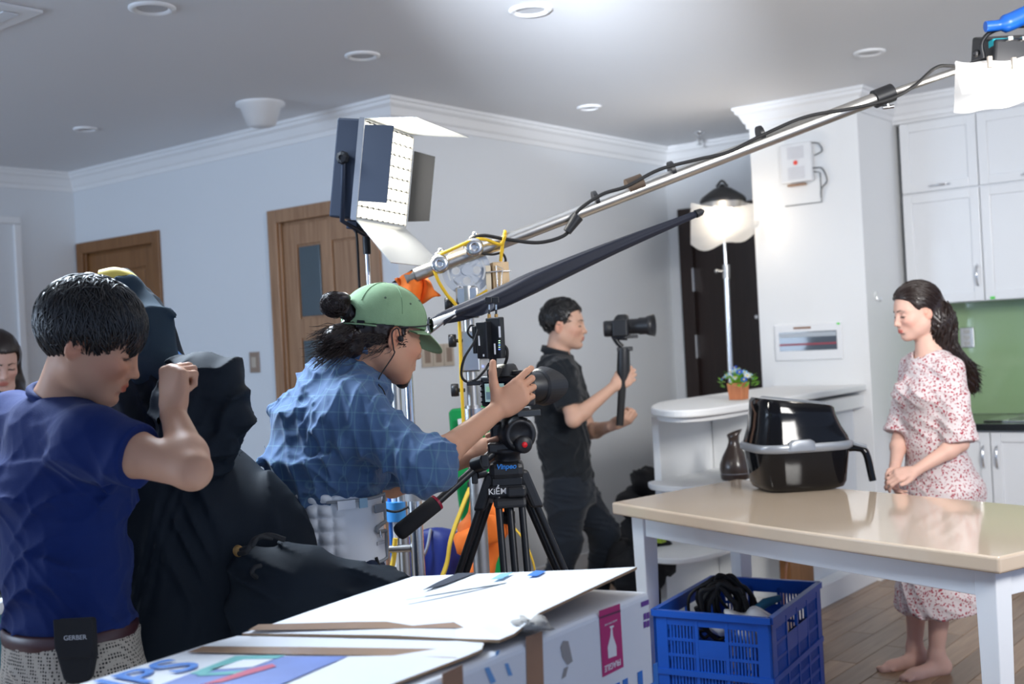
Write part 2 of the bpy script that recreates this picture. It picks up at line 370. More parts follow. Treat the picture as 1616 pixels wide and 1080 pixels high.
# ------------------------------------------------------------------ built-in bar, table
def arc(cx, cy, rx, ry, a0, a1, n=10): return [(cx+rx*math.cos(math.radians(a0+(a1-a0)*i/n)), cy+ry*math.sin(math.radians(a0+(a1-a0)*i/n))) for i in range(n+1)]
bar = thing('breakfast_bar', (-2.75, 5.2, 0), 'white breakfast bar with rounded end and open shelves against the column', 'bar counter')
BZ = 1.085
def curve2(pts, n=5): return [tuple(p) for p in spline([A_(*q) for q in pts], n)]
out = curve2([(-2.50, 4.72), (-2.505, 4.60), (-2.53, 4.48), (-2.60, 4.41), (-2.70, 4.43), (-2.82, 4.53), (-2.93, 4.69), (-3.02, 4.88), (-3.055, 5.02), (-3.06, 5.15)])+[(-3.06, CY-.001), (-2.50, CY-.001)]
MB().prism(out, BZ-.034, BZ).build('bar_top', M['column'], bar, .008)
inn = [(x*.9-.279, y*.95+.262) for x, y in out if y < 5.2]+[(-3.0, 5.3), (-2.56, 5.3)]
MB().prism(inn, BZ-.058, BZ-.035).build('bar_top_edging', M['column'], bar, .004)
MB().box((-3.00, 4.80, 0), (-2.962, CY-.002, BZ-.059)).build('side_panel', M['column'], bar, .003)
for z, pts in ((.72, [(-2.62, 4.82), (-2.64, 4.72), (-2.72, 4.64), (-2.83, 4.62), (-2.93, 4.66), (-3.0, 4.74)]), (.42, [(-2.62, 4.72), (-2.64, 4.58), (-2.70, 4.49), (-2.80, 4.47), (-2.90, 4.53), (-3.0, 4.68)]), (.08, [(-2.62, 4.72), (-2.64, 4.58), (-2.70, 4.49), (-2.80, 4.47), (-2.90, 4.53), (-3.0, 4.68)])):
    MB().prism(curve2(pts)+[(-3.0, 4.799), (-2.961, 4.799), (-2.961, 5.308), (-2.62, 5.308)], z-.028, z).build('shelf', M['column'], bar, .006)
MB().box((-2.62, 5.31, 0), (-2.585, CY-.002, BZ-.056)).build('front_panel', M['wall'], bar, .003)
MB().box((-2.958, 5.31, 0), (-2.622, 5.345, BZ-.056)).build('divider', M['column'], bar, .003)
MB().box((-2.585, 5.31, BZ-.125), (-2.52, CY-.002, BZ-.056)).build('apron', M['column'], bar, .003)
MB().box((-2.585, 5.27, 0), (-2.50, CY+.25, .11)).build('plinth', M['trim'], bar, .003) if False else MB().box((-2.585, 5.27, 0), (-2.50, CY-.002, .11)).build('plinth', M['trim'], bar, .003)
MB().box((-2.584, 5.29, .42), (-2.575, CY-.01, .425)).build('panel_groove', M['trim'], bar)

TZ = .80
NL, NR, FL_ = HIT(965, 793, 2, TZ)[:2], HIT(1577, 880, 2, TZ)[:2], HIT(1164, 756, 2, TZ)[:2]
ex = nrm(NR-NL); ey = A_(-ex[1], ex[0]); FLp = FL_; FRp = NR+ey*.80
tb = thing('dining_table', (*((NL+NR)/2+ey*.38), 0), 'beige topped dining table with white legs standing under the air fryer', 'table')
def ptT(a, b_): return (NL+ex*a+ey*b_)
Lx = np.linalg.norm(NR-NL)
bow = [tuple(NL+ex*(Lx*t)-ey*(.028*math.sin(math.pi*t))) for t in np.linspace(0, 1, 13)]
M['tabletop'] = mat('tabletop_laminate', (.62, .50, .38), .09, spec=.55, coat=.35, var=.04, vscale=3)
MB().prism([tuple(p) for p in bow]+[tuple(FRp), tuple(FLp)], TZ-.045, TZ).build('tabletop', M['tabletop'], tb, .008, seg=3)
ins = .035
c4 = [ptT(ins+.01, ins+.02), ptT(Lx-ins-.01, ins+.01), FRp+(-ex-ey)*ins, FLp+(ex-ey)*ins]
M['tleg'] = mat('white_lacquer', (.82, .85, .89), .3, coat=.2)
for k, (p, sx, sy) in enumerate(zip(c4, (1, -1, -1, 1), (1, 1, -1, -1))):
    q = p+ex*sx*.033+ey*sy*.033
    vs = []
    for z, h in ((0, .023), (.45, .030), (TZ-.046, .034)):
        for a, b_ in ((-1, -1), (1, -1), (1, 1), (-1, 1)): vs.append((*(q+ex*a*h+ey*b_*h), z))
    fs = [(3, 2, 1, 0), (8, 9, 10, 11)]+[(l*4+i, l*4+(i+1) % 4, l*4+4+(i+1) % 4, l*4+4+i) for l in (0, 1) for i in range(4)]
    MB().add(vs, fs).build('leg', M['tleg'], tb, .004)
for a, b_ in ((0, 1), (1, 2), (2, 3), (3, 0)):
    p, q = c4[a], c4[b_]; d = nrm(q-p); n = A_(-d[1], d[0])
    MB().obox((*((p+q)/2+n*.02), TZ-.046-.04), (*d, 0), (*n, 0), (0, 0, 1), np.linalg.norm(q-p)/2-.068, .011, .039).build('apron', M['tleg'], tb, .003)

# air fryer
fc = HIT(1259, 770, 2, TZ); fd = -math.radians(16)+math.atan2(ex[1], ex[0])
fx = A_(math.cos(fd), math.sin(fd)); fx = nrm(RT[:2]*.985+FW[:2]*.13); fy = A_(-fx[1], fx[0])
fry = thing('air_fryer', (*fc[:2], TZ), 'glossy black air fryer with silver band and handle on the dining table', 'air fryer')
Rf = np.array([[fx[0], fy[0], 0], [fx[1], fy[1], 0], [0, 0, 1]]); fo = A_(fc[0], fc[1], TZ)
def sq_loft(secs, n=36, e=4.0, cap=True):             # superellipse sections (cx, cy, hx, hy, z, slopex)
    vs = []
    for (cx, cy, hx, hy, z, sl) in secs:
        for k in range(n):
            q = 2*math.pi*k/n; c_, s_ = math.cos(q), math.sin(q)
            x = math.copysign(abs(c_)**(2/e), c_)*hx; y = math.copysign(abs(s_)**(2/e), s_)*hy
            vs.append((cx+x, cy+y, z+sl*x))
    fs = [(i*n+k, i*n+(k+1) % n, (i+1)*n+(k+1) % n, (i+1)*n+k) for i in range(len(secs)-1) for k in range(n)]
    mb = MB().add(vs, fs, True); m = len(secs)
    return mb.add(vs[:n], [tuple(range(n-1, -1, -1))]).add(vs[-n:], [tuple(range(n))])
M['gloss'] = mat('gloss_black', (.003, .003, .004), .08, spec=.3, coat=.05)
M['silver'] = mat('silver_plastic', (.24, .26, .29), .32, .3)
sq_loft([(0, 0, .135, .115, .002, 0), (0, 0, .158, .135, .01, 0), (0, 0, .168, .142, .03, 0), (0, 0, .183, .152, .15, 0)]).xf(Rf, fo).build('basket_drawer', M['gloss'], fry)
sq_loft([(0, 0, .184, .153, .1505, 0), (0, 0, .196, .160, .158, 0), (0, 0, .197, .161, .176, 0), (0, 0, .190, .156, .183, 0)]).xf(Rf, fo).build('silver_band', M['silver'], fry)
tag(fry.children[-1], 'silver grey band')
sq_loft([(0, 0, .185, .151, .184, 0), (0, 0, .180, .148, .20, 0), (-.005, 0, .163, .137, .24, -.02), (-.01, 0, .150, .128, .29, -.06), (-.01, 0, .146, .124, .325, -.13), (-.01, 0, .138, .117, .335, -.15)]).xf(Rf, fo).build('housing', M['gloss'], fry)
sq_loft([(-.0, 0, .118, .098, .3365, -.15), (-.0, 0, .108, .088, .343, -.15)]).xf(Rf, fo).build('top_cover', M['silver'], fry)
sq_loft([(-.035, -.155, .055, .010, .158, 0), (-.035, -.155, .05, .012, .19, 0), (-.035, -.153, .035, .010, .199, 0)], e=3).xf(Rf, fo).build('release_tab', M['silver'], fry)
MB().tube(spline([(.17, -.05, .142), (.215, -.07, .145), (.245, -.085, .125), (.262, -.095, .02)], 5), [.016]*8+[.018]*8, 10, flat=.8).xf(Rf, fo).build('handle', M['gloss'], fry)
MB().obox((.225, -.078, .158), (1, -.4, -.3), (.4, 1, 0), (0, 0, 1), .026, .012, .007).xf(Rf, fo).build('handle_button', M['silver'], fry, .003)

# vase on the upper shelf
vc = np.array([*HIT(1161, 757, 2, .721)[:2], .721])
t = thing('vase', vc, 'dark brown bottle vase with slanted mouth on the bar shelf behind the fryer', 'vase')
mb = MB().lathe([(.055, 0), (.066, .006), (.069, .03)], vc, n=28); mb.build('base', mat('vase_base', (.045, .03, .026), .35), t)
pr = [(.069, .032), (.072, .05), (.070, .075), (.056, .11), (.034, .15), (.025, .175), (.026, .198), (.036, .222), (.033, .222), (.022, .20)]
mb = MB().lathe(pr, vc, n=28)
mb.v = [(x+max(0, z-vc[2]-.19)*.2, y, z+(((x-vc[0])*RT[0]+(y-vc[1])*RT[1])*.35 if z-vc[2] > .19 else 0)) for x, y, z in mb.v]
mb.build('body', mat('vase_glaze', (.05, .034, .028), .3, coat=.3, var=.25, vscale=8), t)
MB().lathe([(.0695, .029), (.071, .031), (.0695, .033)], vc, n=28).build('ring', mat('vase_ring', (.18, .18, .2), .3), t)

# flower pot on the bar
pc = HIT(1166, 631, 2, BZ)
t = thing('flower_pot', pc, 'square terracotta coloured pot of blue and white flowers on the bar', 'potted plant')
h = .038; pz = BZ
MB().add([(pc[0]+a*s, pc[1]+b_*s, pz+z) for z, s in ((0.001, .034), (.082, .040), (.082, .033), (.06, .032)) for a, b_ in ((-1, -1), (1, -1), (1, 1), (-1, 1))],
         [(3, 2, 1, 0)]+[(l*4+i, l*4+(i+1) % 4, l*4+4+(i+1) % 4, l*4+4+i) for l in (0, 1, 2) for i in range(4)]+[(12, 13, 14, 15)]).build('pot', wood('pot_wood', (.42, .13, .045), (.55, .2, .08), .5), t, .002)
stem = MB(); leaf = MB(); pb = [MB(), MB(), MB(), MB()]
M['leaf'] = mat('green_leaf', (.25, .60, .04), .5)
R_ = random.Random(3)
def petal_flower(mb, c, n_, r, cm):
    n_ = nrm(n_); u = nrm(np.cross(n_, (0.3, .2, 1))); v = np.cross(n_, u)
    for k in range(6):
        a = k*math.pi/3; d = u*math.cos(a)+v*math.sin(a); s_ = np.cross(n_, d)
        mb.add([c, c+d*r*.5+s_*r*.34+n_*.002, c+d*r+n_*.003, c+d*r*.5-s_*r*.34+n_*.002, c+d*r*.5-n_*.002], [(0, 1, 2, 3), (0, 4, 2, 1), (0, 3, 2, 4)])
    cm.ball(c+n_*.003, r*.22, 6, 4)
for k in range(46):
    a = R_.uniform(0, 6.28); q = R_.uniform(.1, 1); hgt = .155-.06*q+R_.uniform(-.01, .012)
    e_ = A_(pc[0]+math.cos(a)*.088*q, pc[1]+math.sin(a)*.088*q, pz+hgt)
    stem.tube([(pc[0]+math.cos(a)*.02*q, pc[1]+math.sin(a)*.02*q, pz+.06), (pc[0]+math.cos(a)*.05*q, pc[1]+math.sin(a)*.05*q, pz+.11), e_], .0015, 4)
    if k % 2 == 0: petal_flower(pb[R_.choice([0, 0, 1, 2])], e_, (math.cos(a)*.6, math.sin(a)*.6-.4, 1), R_.uniform(.017, .024), pb[3])
    else:
        for j in range(4):
            b2 = a+R_.uniform(-1, 1); d = A_(math.cos(b2), math.sin(b2), R_.uniform(.1, .7)); p0 = e_-A_(0, 0, R_.uniform(.015, .045)); s_ = nrm(np.cross(d, (0, 0, 1)))
            leaf.add([p0, p0+d*.016+s_*.007, p0+d*.034, p0+d*.016-s_*.007, p0+d*.016-A_(0, 0, .002)], [(0, 1, 2, 3), (0, 4, 2, 1), (0, 3, 2, 4)])
stem.build('stem', M['leaf'], t)
tag(leaf.build('leaf', M['leaf'], t), kind='stuff')
for mb, c_, nn in zip(pb, ((.04, .18, .75), (.45, .75, .95), (.85, .9, .95), (.9, .7, .1)), ('dark blue flowers', 'light blue flowers', 'white flowers', 'yellow flower centres')):
    tag(mb.build('flower', mat('petal', c_, .5), t), nn, kind='stuff')

# things on the column
def KH(x, y, ax, v): return HIT(x, y, ax, v)
YC_ = CY-.002
p0, p1 = KH(1237, 292, 1, YC_), KH(1283, 223, 1, YC_)
t = thing('alarm_box', ((p0[0]+p1[0])/2, YC_, p0[2]), 'white wall box with two grilles and a red logo high on the column', 'wall unit')
MB().box((p0[0], YC_-.035, p0[2]), (p1[0], YC_, p1[2])).build('casing', M['white'], t, .008)
gm = mat('grille_grey', (.66, .65, .67), .5); zc = (p0[2]+p1[2])/2; xc = (p0[0]+p1[0])/2
for s in (-1, 1):
    g = MB(); zm = zc+s*.057
    for k in range(9): g.box((xc-.05, YC_-.0375, zm-.034+k*.0078), (xc+.05, YC_-.0352, zm-.030+k*.0078))
    g.build('grille', gm, t)
rm = mat('red_logo', (.8, .08, .05), .5)
MB().lathe([(.013, 0), (.013, .002)], (xc, YC_-.037, zc), (0, -1, 0), 14).build('logo', rm, t)
MB().box((xc-.06, YC_-.03, p0[2]-.018), (xc+.045, YC_-.002, p0[2]-.006)).build('wood_strip', M['oak'], t, .001)
cb = MB().tube(spline([(p1[0]-.005, YC_-.02, p1[2]-.01), (p1[0]+.04, YC_-.02, p1[2]-.02), (p1[0]+.055, YC_-.01, zc+.05), (p1[0]+.01, YC_-.01, zc+.03)], 6), .0035, 6)
cb.tube(spline([(p1[0], YC_-.02, zc-.04), (p1[0]+.05, YC_-.01, zc-.05), (p1[0]+.075, YC_-.01, zc-.12), (p1[0]+.04, YC_-.01, zc-.16), (p1[0]+.035, YC_-.008, zc-.21)], 6), .0035, 6)
cb.tube([(p1[0]+.0, YC_-.01, zc-.06), (p1[0]+.035, YC_-.006, zc-.07), (p1[0]+.035, YC_-.004, zc-.235), (xc-.09, YC_-.004, zc-.235)], .003, 6)
cb.build('cable', mat('grey_cable', (.08, .09, .10), .5), t)
p0, p1 = KH(1226, 570, 1, YC_), KH(1329, 508, 1, YC_)
t = thing('breaker_panel', ((p0[0]+p1[0])/2, YC_, p0[2]), 'white fuse box with a dark window of breakers on the column above the bar', 'fuse box')
MB().box((p0[0], YC_-.014, p0[2]), (p1[0], YC_, p1[2])).build('cover', M['trim'], t, .005)
MB().box((p0[0]+.03, YC_-.0165, p0[2]+.055), (p1[0]-.03, YC_-.0142, p1[2]-.045)).build('window', mat('smoky_window', (.10, .12, .15), .08, coat=.5), t)
MB().box((p0[0]+.032, YC_-.019, p0[2]+.085), (p1[0]-.032, YC_-.0168, p0[2]+.096)).build('red_switches', mat('breaker_red', (.30, .05, .07), .4), t)
MB().box((p0[0]+.032, YC_-.018, p1[2]-.075), (p1[0]-.032, YC_-.0168, p1[2]-.05)).build('rail', mat('breaker_grey', (.42, .46, .5), .35), t)
MB().box((p0[0]+.12, YC_-.016, p1[2]-.028), (p0[0]+.225, YC_-.0142, p1[2]-.017)).build('name_strip', mat('brown_print', (.25, .12, .06), .5), t)
MB().box((p1[0]-.025, YC_-.016, p1[2]-.014), (p1[0]-.008, YC_-.0142, p1[2]-.004)).build('green_sticker', bpy.data.materials['green_sticker'], t)
hk = KH(1382, 470, 0, CX1)
t = thing('wall_hook', hk, 'small clear adhesive hook on the shaded side of the column', 'hook')
mb = MB().lathe([(.022, 0), (.022, .004), (.015, .006)], hk+A_(.0005, 0, .012), (1, 0, 0), 16); mb.build('pad', mat('clear_plastic', (.8, .82, .8), .15), t)
MB().tube(spline([hk+A_(.006, 0, .005), hk+A_(.012, 0, -.02), hk+A_(.028, 0, -.018), hk+A_(.03, 0, .0)], 5), .003, 6).build('hook', M['chrome'], t)

# wall switches
c = HIT(403, 572, 1, YA)
t = thing('light_switch', c, 'narrow taupe light switch on the blue-grey wall between the two wooden doors', 'switch')
MB().box((c[0]-.042, YA-.010, c[2]-.06), (c[0]+.042, YA-.001, c[2]+.06)).build('plate', M['plate'], t, .003)
MB().box((c[0]-.02, YA-.014, c[2]-.03), (c[0]+.02, YA-.0102, c[2]+.03)).build('rocker', M['plate2'], t, .002)
c = HIT(690, 561, 0, XB)
t = thing('switch_plate', c, 'row of three beige light switches beside the cap visor', 'switch')
for k in (-1, 0, 1):
    p = MB().box((XB+.001, c[1]+k*.086-.041, c[2]-.06), (XB+.010, c[1]+k*.086+.041, c[2]+.06)).build('plate', M['plate2'], t, .003)
    for j in range(3): MB().box((XB+.0102, c[1]+k*.086-.022+j*.015, c[2]-.038), (XB+.014, c[1]+k*.086-.010+j*.015, c[2]+.038)).build('rocker', M['plate'], p, .001)
    for ch in p.children: ch.location = (0, 0, 0)
c = HIT(752, 562, 0, XB)
t = thing('intercom', c, 'white wall intercom with dark screen behind the crane post', 'intercom')
MB().box((XB+.001, c[1]-.085, c[2]-.11), (XB+.025, c[1]+.085, c[2]+.09)).build('housing', M['white'], t, .005)
MB().box((XB+.0255, c[1]-.04, c[2]-.02), (XB+.028, c[1]+.07, c[2]+.08)).build('screen', M['gloss'], t)
MB().lathe([(.006, 0), (.006, .002)], (XB+.025, c[1]+.02, c[2]-.06), (1, 0, 0), 10).build('indicator', mat('blue_led', (.2, .3, 1), .4, emis=(.3, .4, 1), estr=1.5), t)

# ceiling fittings
def downlight(px, py, label, r=.075, first=[None]):
    c = HIT(px, py, 2, HT)
    if first[0] is None:
        t = thing('downlight', (0, 0, HT), label, 'ceiling light', 'round recessed ceiling downlights')
        MB().lathe([(.075, 0), (.075, -.006), (.062, -.012), (.055, -.008), (.050, -.002)], (0, 0, HT), n=28).build('ring', M['trim'], t)
        MB().lathe([(.0, -.003), (.049, -.0025)], (0, 0, HT), n=28).build('diffuser', mat('downlight_glass', (.55, .56, .58), .5), t)
        first[0] = t
    else: t = dup(first[0])
    t['label'] = label; t.location = (c[0], c[1], HT); t.scale = (r/.075, r/.075, 1); return t
downlight(240, 12, 'large round downlight in the top left of the ceiling', .085)
downlight(572, 87, 'round ceiling downlight straight above the open-doored LED panel', .078)
downlight(837, 15, 'round ceiling downlight at the top centre by the frame edge', .085)
downlight(135, 203, 'small faint downlight left of the white ceiling speaker', .065)
downlight(930, 169, 'small ceiling downlight above the middle of the crane pipe', .07)
downlight(1372, 82, 'faint ceiling downlight just left of the hanging film light', .075)
c = HIT(411, 163, 2, HT)
t = thing('ceiling_speaker', (c[0], c[1], HT), 'white cone shaped surface fitting on the ceiling over the blue-grey wall', 'ceiling fitting')
MB().lathe([(.125, 0), (.125, -.012), (.105, -.02), (.072, -.115), (.0, -.117)], (c[0], c[1], HT), n=32).build('cone', M['white'], t)
MB().lathe([(.06, -.1172), (.05, -.122), (0, -.122)], (c[0], c[1], HT), n=24).build('lens', M['trim'], t)
c = HIT(1103, 209, 2, HT)
t = thing('sprinkler', (c[0], c[1], HT), 'small chrome fire sprinkler head on the ceiling by the back wall', 'sprinkler')
MB().lathe([(.035, 0), (.035, -.006), (.012, -.012), (.010, -.035), (.022, -.045), (.022, -.048), (0, -.05)], (c[0], c[1], HT), n=16).build('head', M['chrome'], t)
MB().lathe([(.006, -.05), (.005, -.075), (.02, -.077), (.02, -.080), (0, -.08)], (c[0], c[1], HT), n=12).build('deflector', M['steel'], t)
c = HIT(18, 28, 2, HT)
t = thing('ceiling_vent', (c[0]-.25, c[1]-.25, HT), 'corner of a pale metal ceiling vent at the top left edge', 'vent')
p, q, r3 = HIT(60, 14, 2, HT), HIT(0, 42, 2, HT), HIT(20, -60, 2, HT)
MB().box((p[0]-.62, p[1]-.6, HT-.012), (p[0], p[1]+.02, HT)).build('frame', M['trim'], t, .003)
for k in range(6): MB().box((p[0]-.56, p[1]-.55+k*.09, HT-.018), (p[0]-.06, p[1]-.49+k*.09, HT-.0125)).build('slat', M['wall'], t, .002)

# ------------------------------------------------------------------ plastic crate with cables
ZC = .45
c0, c1, c2, c3 = [HIT(*p, 2, ZC)[:2] for p in ((1030, 962), (1216, 976), (1238, 913), (1075, 907))]
xd = nrm(c1-c0); yd = A_(-xd[1], xd[0]); CWd, CLn = float(np.linalg.norm(c1-c0)), .60
Rc = np.array([[xd[0], yd[0], 0], [xd[1], yd[1], 0], [0, 0, 1]]); oc = A_(c0[0], c0[1], 0)
M['crate'] = mat('blue_crate_plastic', (.006, .085, .47), .35, spec=.5)
cr = thing('crate', (*((c0+c1)/2+yd*.3), 0), 'blue slotted plastic crate full of cables on the floor beneath the table', 'crate')
mb = MB()
mb.box((.012, .012, .004), (CWd-.012, CLn-.012, .016)); mb.xf(Rc, oc).build('bottom', M['crate'], cr)
def side(L, T):                      # a wall in local (u along, w outwards=0), z 0..ZC ; T maps (u, d, z) -> crate coords
    mb = MB()
    def b3(u0, u1, z0, z1, d0=.004, d1=.010):
        vs = [T(u, d, z) for z in (z0, z1) for d in (d0, d1) for u in (u0, u1)]
        mb.add(vs, [(0, 1, 3, 2), (4, 6, 7, 5), (0, 4, 5, 1), (2, 3, 7, 6), (0, 2, 6, 4), (1, 5, 7, 3)])
    tp = lambda z: z
    b3(0, L, ZC-.022, ZC, -.008, .012); b3(0, L, ZC-.05, ZC-.022, .002, .011); b3(0, L, .0, .03)
    for z in (.075, .125, .175, ): b3(.03, L-.03, z, z+.012, .002, .01)
    b3(0, L, .225, .245, -.004, .011)
    for z in (.29, .345): b3(.03, L-.03, z, z+.010, .002, .01)
    b3(0, .05, 0, ZC-.02, .0, .010); b3(L-.05, L, 0, ZC-.02, .0, .010)
    nb = 3 if L < .5 else 4; bw = (L-.1)/nb
    for k in range(1, nb): b3(.05+k*bw-.006, .05+k*bw+.006, 0, ZC-.03, .0, .011)
    for k in range(nb):
        mid = (k == nb//2 or (nb == 4 and k == 1)) ; u0 = .05+k*bw+.006
        n_ = int((bw-.012)/.0115)
        for j in range(n_):
            uu = u0+(j+.5)*(bw-.012)/n_
            if mid: b3(uu-.0032, uu+.0032, .03, .30, .004, .009)
            else: b3(uu-.0032, uu+.0032, .03, ZC-.04, .004, .009)
        if mid: b3(u0, u0+bw-.012, .30, .355, .001, .010)
    return mb
for T, L in ((lambda u, d, z: (u, d, z), CWd), (lambda u, d, z: (u, CLn-d, z), CWd), (lambda u, d, z: (d, u, z), CLn), (lambda u, d, z: (CWd-d, u, z), CLn)):
    o = side(L, T).xf(Rc, oc).build('side_wall', M['crate'], cr)
def cl(u, v, z): return Rc@A_(u, v, z)+oc
t = thing('cable_bundle', cl(.14, .28, .02), 'tangle of thick black cables hanging over inside the blue crate', 'cable')
R_ = random.Random(5); mb = MB()
for k in range(9):
    a0 = R_.uniform(0, 6); cx, cy = .13+R_.uniform(-.03, .06), .28+R_.uniform(-.06, .06); pts = []
    for i in range(16):
        a = a0+i*.55; rr = .10+R_.uniform(-.02, .02); tilt = R_.uniform(-.02, .02)
        pts.append(cl(min(max(cx+rr*.55*math.cos(a), .03), CWd-.03), cy+rr*.9*math.cos(a*1.02+.4)*.5, .40+.10*math.sin(a)+tilt+(.0 if k else .02)))
    mb.tube(spline(pts, 4), R_.choice([.007, .009, .006]), 7)
tag(mb.build('coil', M['rubber'], t), kind='stuff')
MB().tube([cl(.24, .3, .37), cl(.30, .33, .42), cl(.34, .38, .43)], [.015, .018, .012], 8).build('plug', mat('teal_plug', (.02, .16, .28), .4), t)
t = thing('plastic_bag', cl(.28, .25, .36), 'crumpled clear plastic bag lying in the blue crate', 'bag')
def crumple(c, r, seed, n=18, m=12, amp=.25):
    rr = np.random.default_rng(seed); ph = rr.uniform(0, 6, (6, 3)); fr = rr.uniform(2, 7, (6, 3)); mb = MB().ball((0, 0, 0), 1, n, m)
    vs = []
    for p in mb.v:
        p = np.array(p); d = 1+amp*sum(math.sin(fr[k]@p+ph[k, 0]) for k in range(6))/2.6; vs.append(np.array(c)+np.array(r)*p*d)
    mb.v = [tuple(v) for v in vs]; return mb
crumple(cl(.28, .22, .36), (.10, .12, .055), 2, 26, 18).build('bag', mat('clear_bag', (.75, .77, .8), .18, alpha=1, spec=.8), t)
crumple(cl(.22, .10, .38), (.05, .04, .03), 5).build('bag_end', bpy.data.materials['clear_bag'], t)
tag(MB().box((-.05, -.012, -.075), (.05, .0, .055)).xf(np.eye(3), HIT(1266, 893, 0, -2.49)+A_(0, 0, 0)).build('x', M['oak']), 'x', 'x') if False else None
pb0 = HIT(1250, 868, 0, -2.485); pb1 = HIT(1290, 922, 0, -2.485)
t = thing('cable_box', (-2.5, (pb0[1]+pb1[1])/2, pb1[2]), 'brown wooden block with a trailing brown cable on the bar panel under the table', 'junction box')
MB().box((-2.555, pb0[1], pb1[2]), (-2.50, pb1[1], pb0[2]+.05)).build('block', M['darkoak'], t, .003)
MB().tube(spline([(-2.51, pb0[1], pb0[2]-.04), HIT(1240, 905, 0, -2.44), HIT(1237, 960, 0, -2.42), HIT(1236, 1010, 0, -2.42)], 6), .005, 6).build('cable', mat('brown_cable', (.2, .08, .04), .5), t)

# ------------------------------------------------------------------ film lights
paper = mat('diffusion_paper', (.92, .93, .93), .45); 
nt = paper.node_tree; b = nt.nodes['Principled BSDF']; tl = nt.nodes.new('ShaderNodeBsdfTranslucent'); tr_ = nt.nodes.new('ShaderNodeBsdfTransparent')
mx = nt.nodes.new('ShaderNodeMixShader'); mx2 = nt.nodes.new('ShaderNodeMixShader'); mx.inputs[0].default_value = .6; mx2.inputs[0].default_value = .32
o_ = nt.nodes['Material Output']; tl.inputs[0].default_value = (.95, .95, .95, 1)
nt.links.new(b.outputs[0], mx.inputs[1]); nt.links.new(tl.outputs[0], mx.inputs[2]); nt.links.new(mx.outputs[0], mx2.inputs[1]); nt.links.new(tr_.outputs[0], mx2.inputs[2]); nt.links.new(mx2.outputs[0], o_.inputs[0])
glow = mat('lamp_glow', (1, 1, 1), .5, emis=(1, .86, .68), estr=10)
def point(name, loc, p, col, r=.04):
    l = bpy.data.lights.new(name, 'POINT'); l.energy = p; l.color = col; l.shadow_soft_size = r; o = bpy.data.objects.new(name, l); COL.objects.link(o); o.location = V(loc); return o
def sheet(fn, nu=14, nv=10, th=.0012):               # fn(u,v)->point ; thin shell with both faces
    g = [[np.array(fn(i/nu, j/nv)) for j in range(nv+1)] for i in range(nu+1)]; vs = [g[i][j] for i in range(nu+1) for j in range(nv+1)]
    k = nv+1; fs = [(i*k+j, (i+1)*k+j, (i+1)*k+j+1, i*k+j+1) for i in range(nu) for j in range(nv)]
    mb = MB().add(vs, fs, True); return mb
# lamp on stand behind the bar
D6 = 6.95; q6 = 1.13
t = thing('stand_light', (*W(1150, 560, D6)[:2], 0), 'round black-hooded film lamp on a chrome stand, wrapped in diffusion paper behind the bar', 'film light')
P = lambda x, y, D=D6: W(x, y, D)
hd = P(1141, 320)
MB().lathe([(r*q6, h*q6) for r, h in ((.118, 0), (.122, .012), (.112, .03), (.065, .062), (.045, .075), (.02, .082), (.012, .095), (.0, .1))], hd, (0, 0, 1), 28).build('hood', M['blackm'], t)
MB().tube(spline([hd+A_(0, 0, .095)+RT*-.034, hd+A_(0, 0, .13), hd+A_(0, 0, .095)+RT*.034], 6), .007, 8).build('yoke', M['blackm'], t)
MB().lathe([(r*q6, h*q6) for r, h in ((.112, 0), (.10, -.05), (.09, -.09), (.05, -.10), (.0, -.10))], hd, (0, 0, 1), 24).build('reflector', M['alu'], t)
MB().obox(P(1138, 342, D6-.11), RT, FW, UP, .072, .01, .052).build('bulb', glow, t, .01)
MB().lathe([(.055, 0), (.066, .055), (.045, .066)], P(1143, 372), (0, 0, 1), 16).build('lamp_holder', M['blackm'], t)
def sh1(u, v):
    x = 1090+u*100; y = 320+8*math.sin(u*3)+v*(66-34*max(0, u-.40)+6*math.sin(u*9)); D = D6-.20-.06*math.sin(u*math.pi)+.012*math.sin(9*v+5*u)
    return P(x, y, D)
sheet(sh1).build('diffusion_sheet', paper, t)
def sh2(u, v): return P(1170+u*58-8*v, 318+v*48-12*u*(2*v-1), D6-.10+.05*math.sin(u*4+v*3))
sheet(sh2).build('diffusion_sheet', paper, t)
point('stand_lamp', P(1137, 345, D6-.30), 4, (1, .84, .64), .06)
MB().tube([P(1143, 378), P(1146, 430)], .009, 10).build('upper_pole', M['chrome'], t); MB().tube([P(1146, 425), A_(*P(1150, 560)[:2], .35)], .016, 12).build('pole', M['chrome'], t)
MB().tube([P(1146, 418), P(1146.5, 440)], .022, 12).tube([P(1146, 428), P(1132, 428)], .007, 8).ball(P(1131, 428), .013).build('clamp', M['alu'], t)
b0 = P(1150, 560)
for a in (1.75, 3.3, 4.65): MB().tube([(b0[0], b0[1], .42), (b0[0]+.34*math.cos(a), b0[1]+.34*math.sin(a), .01)], .009, 8).build('leg', M['alu'], t)

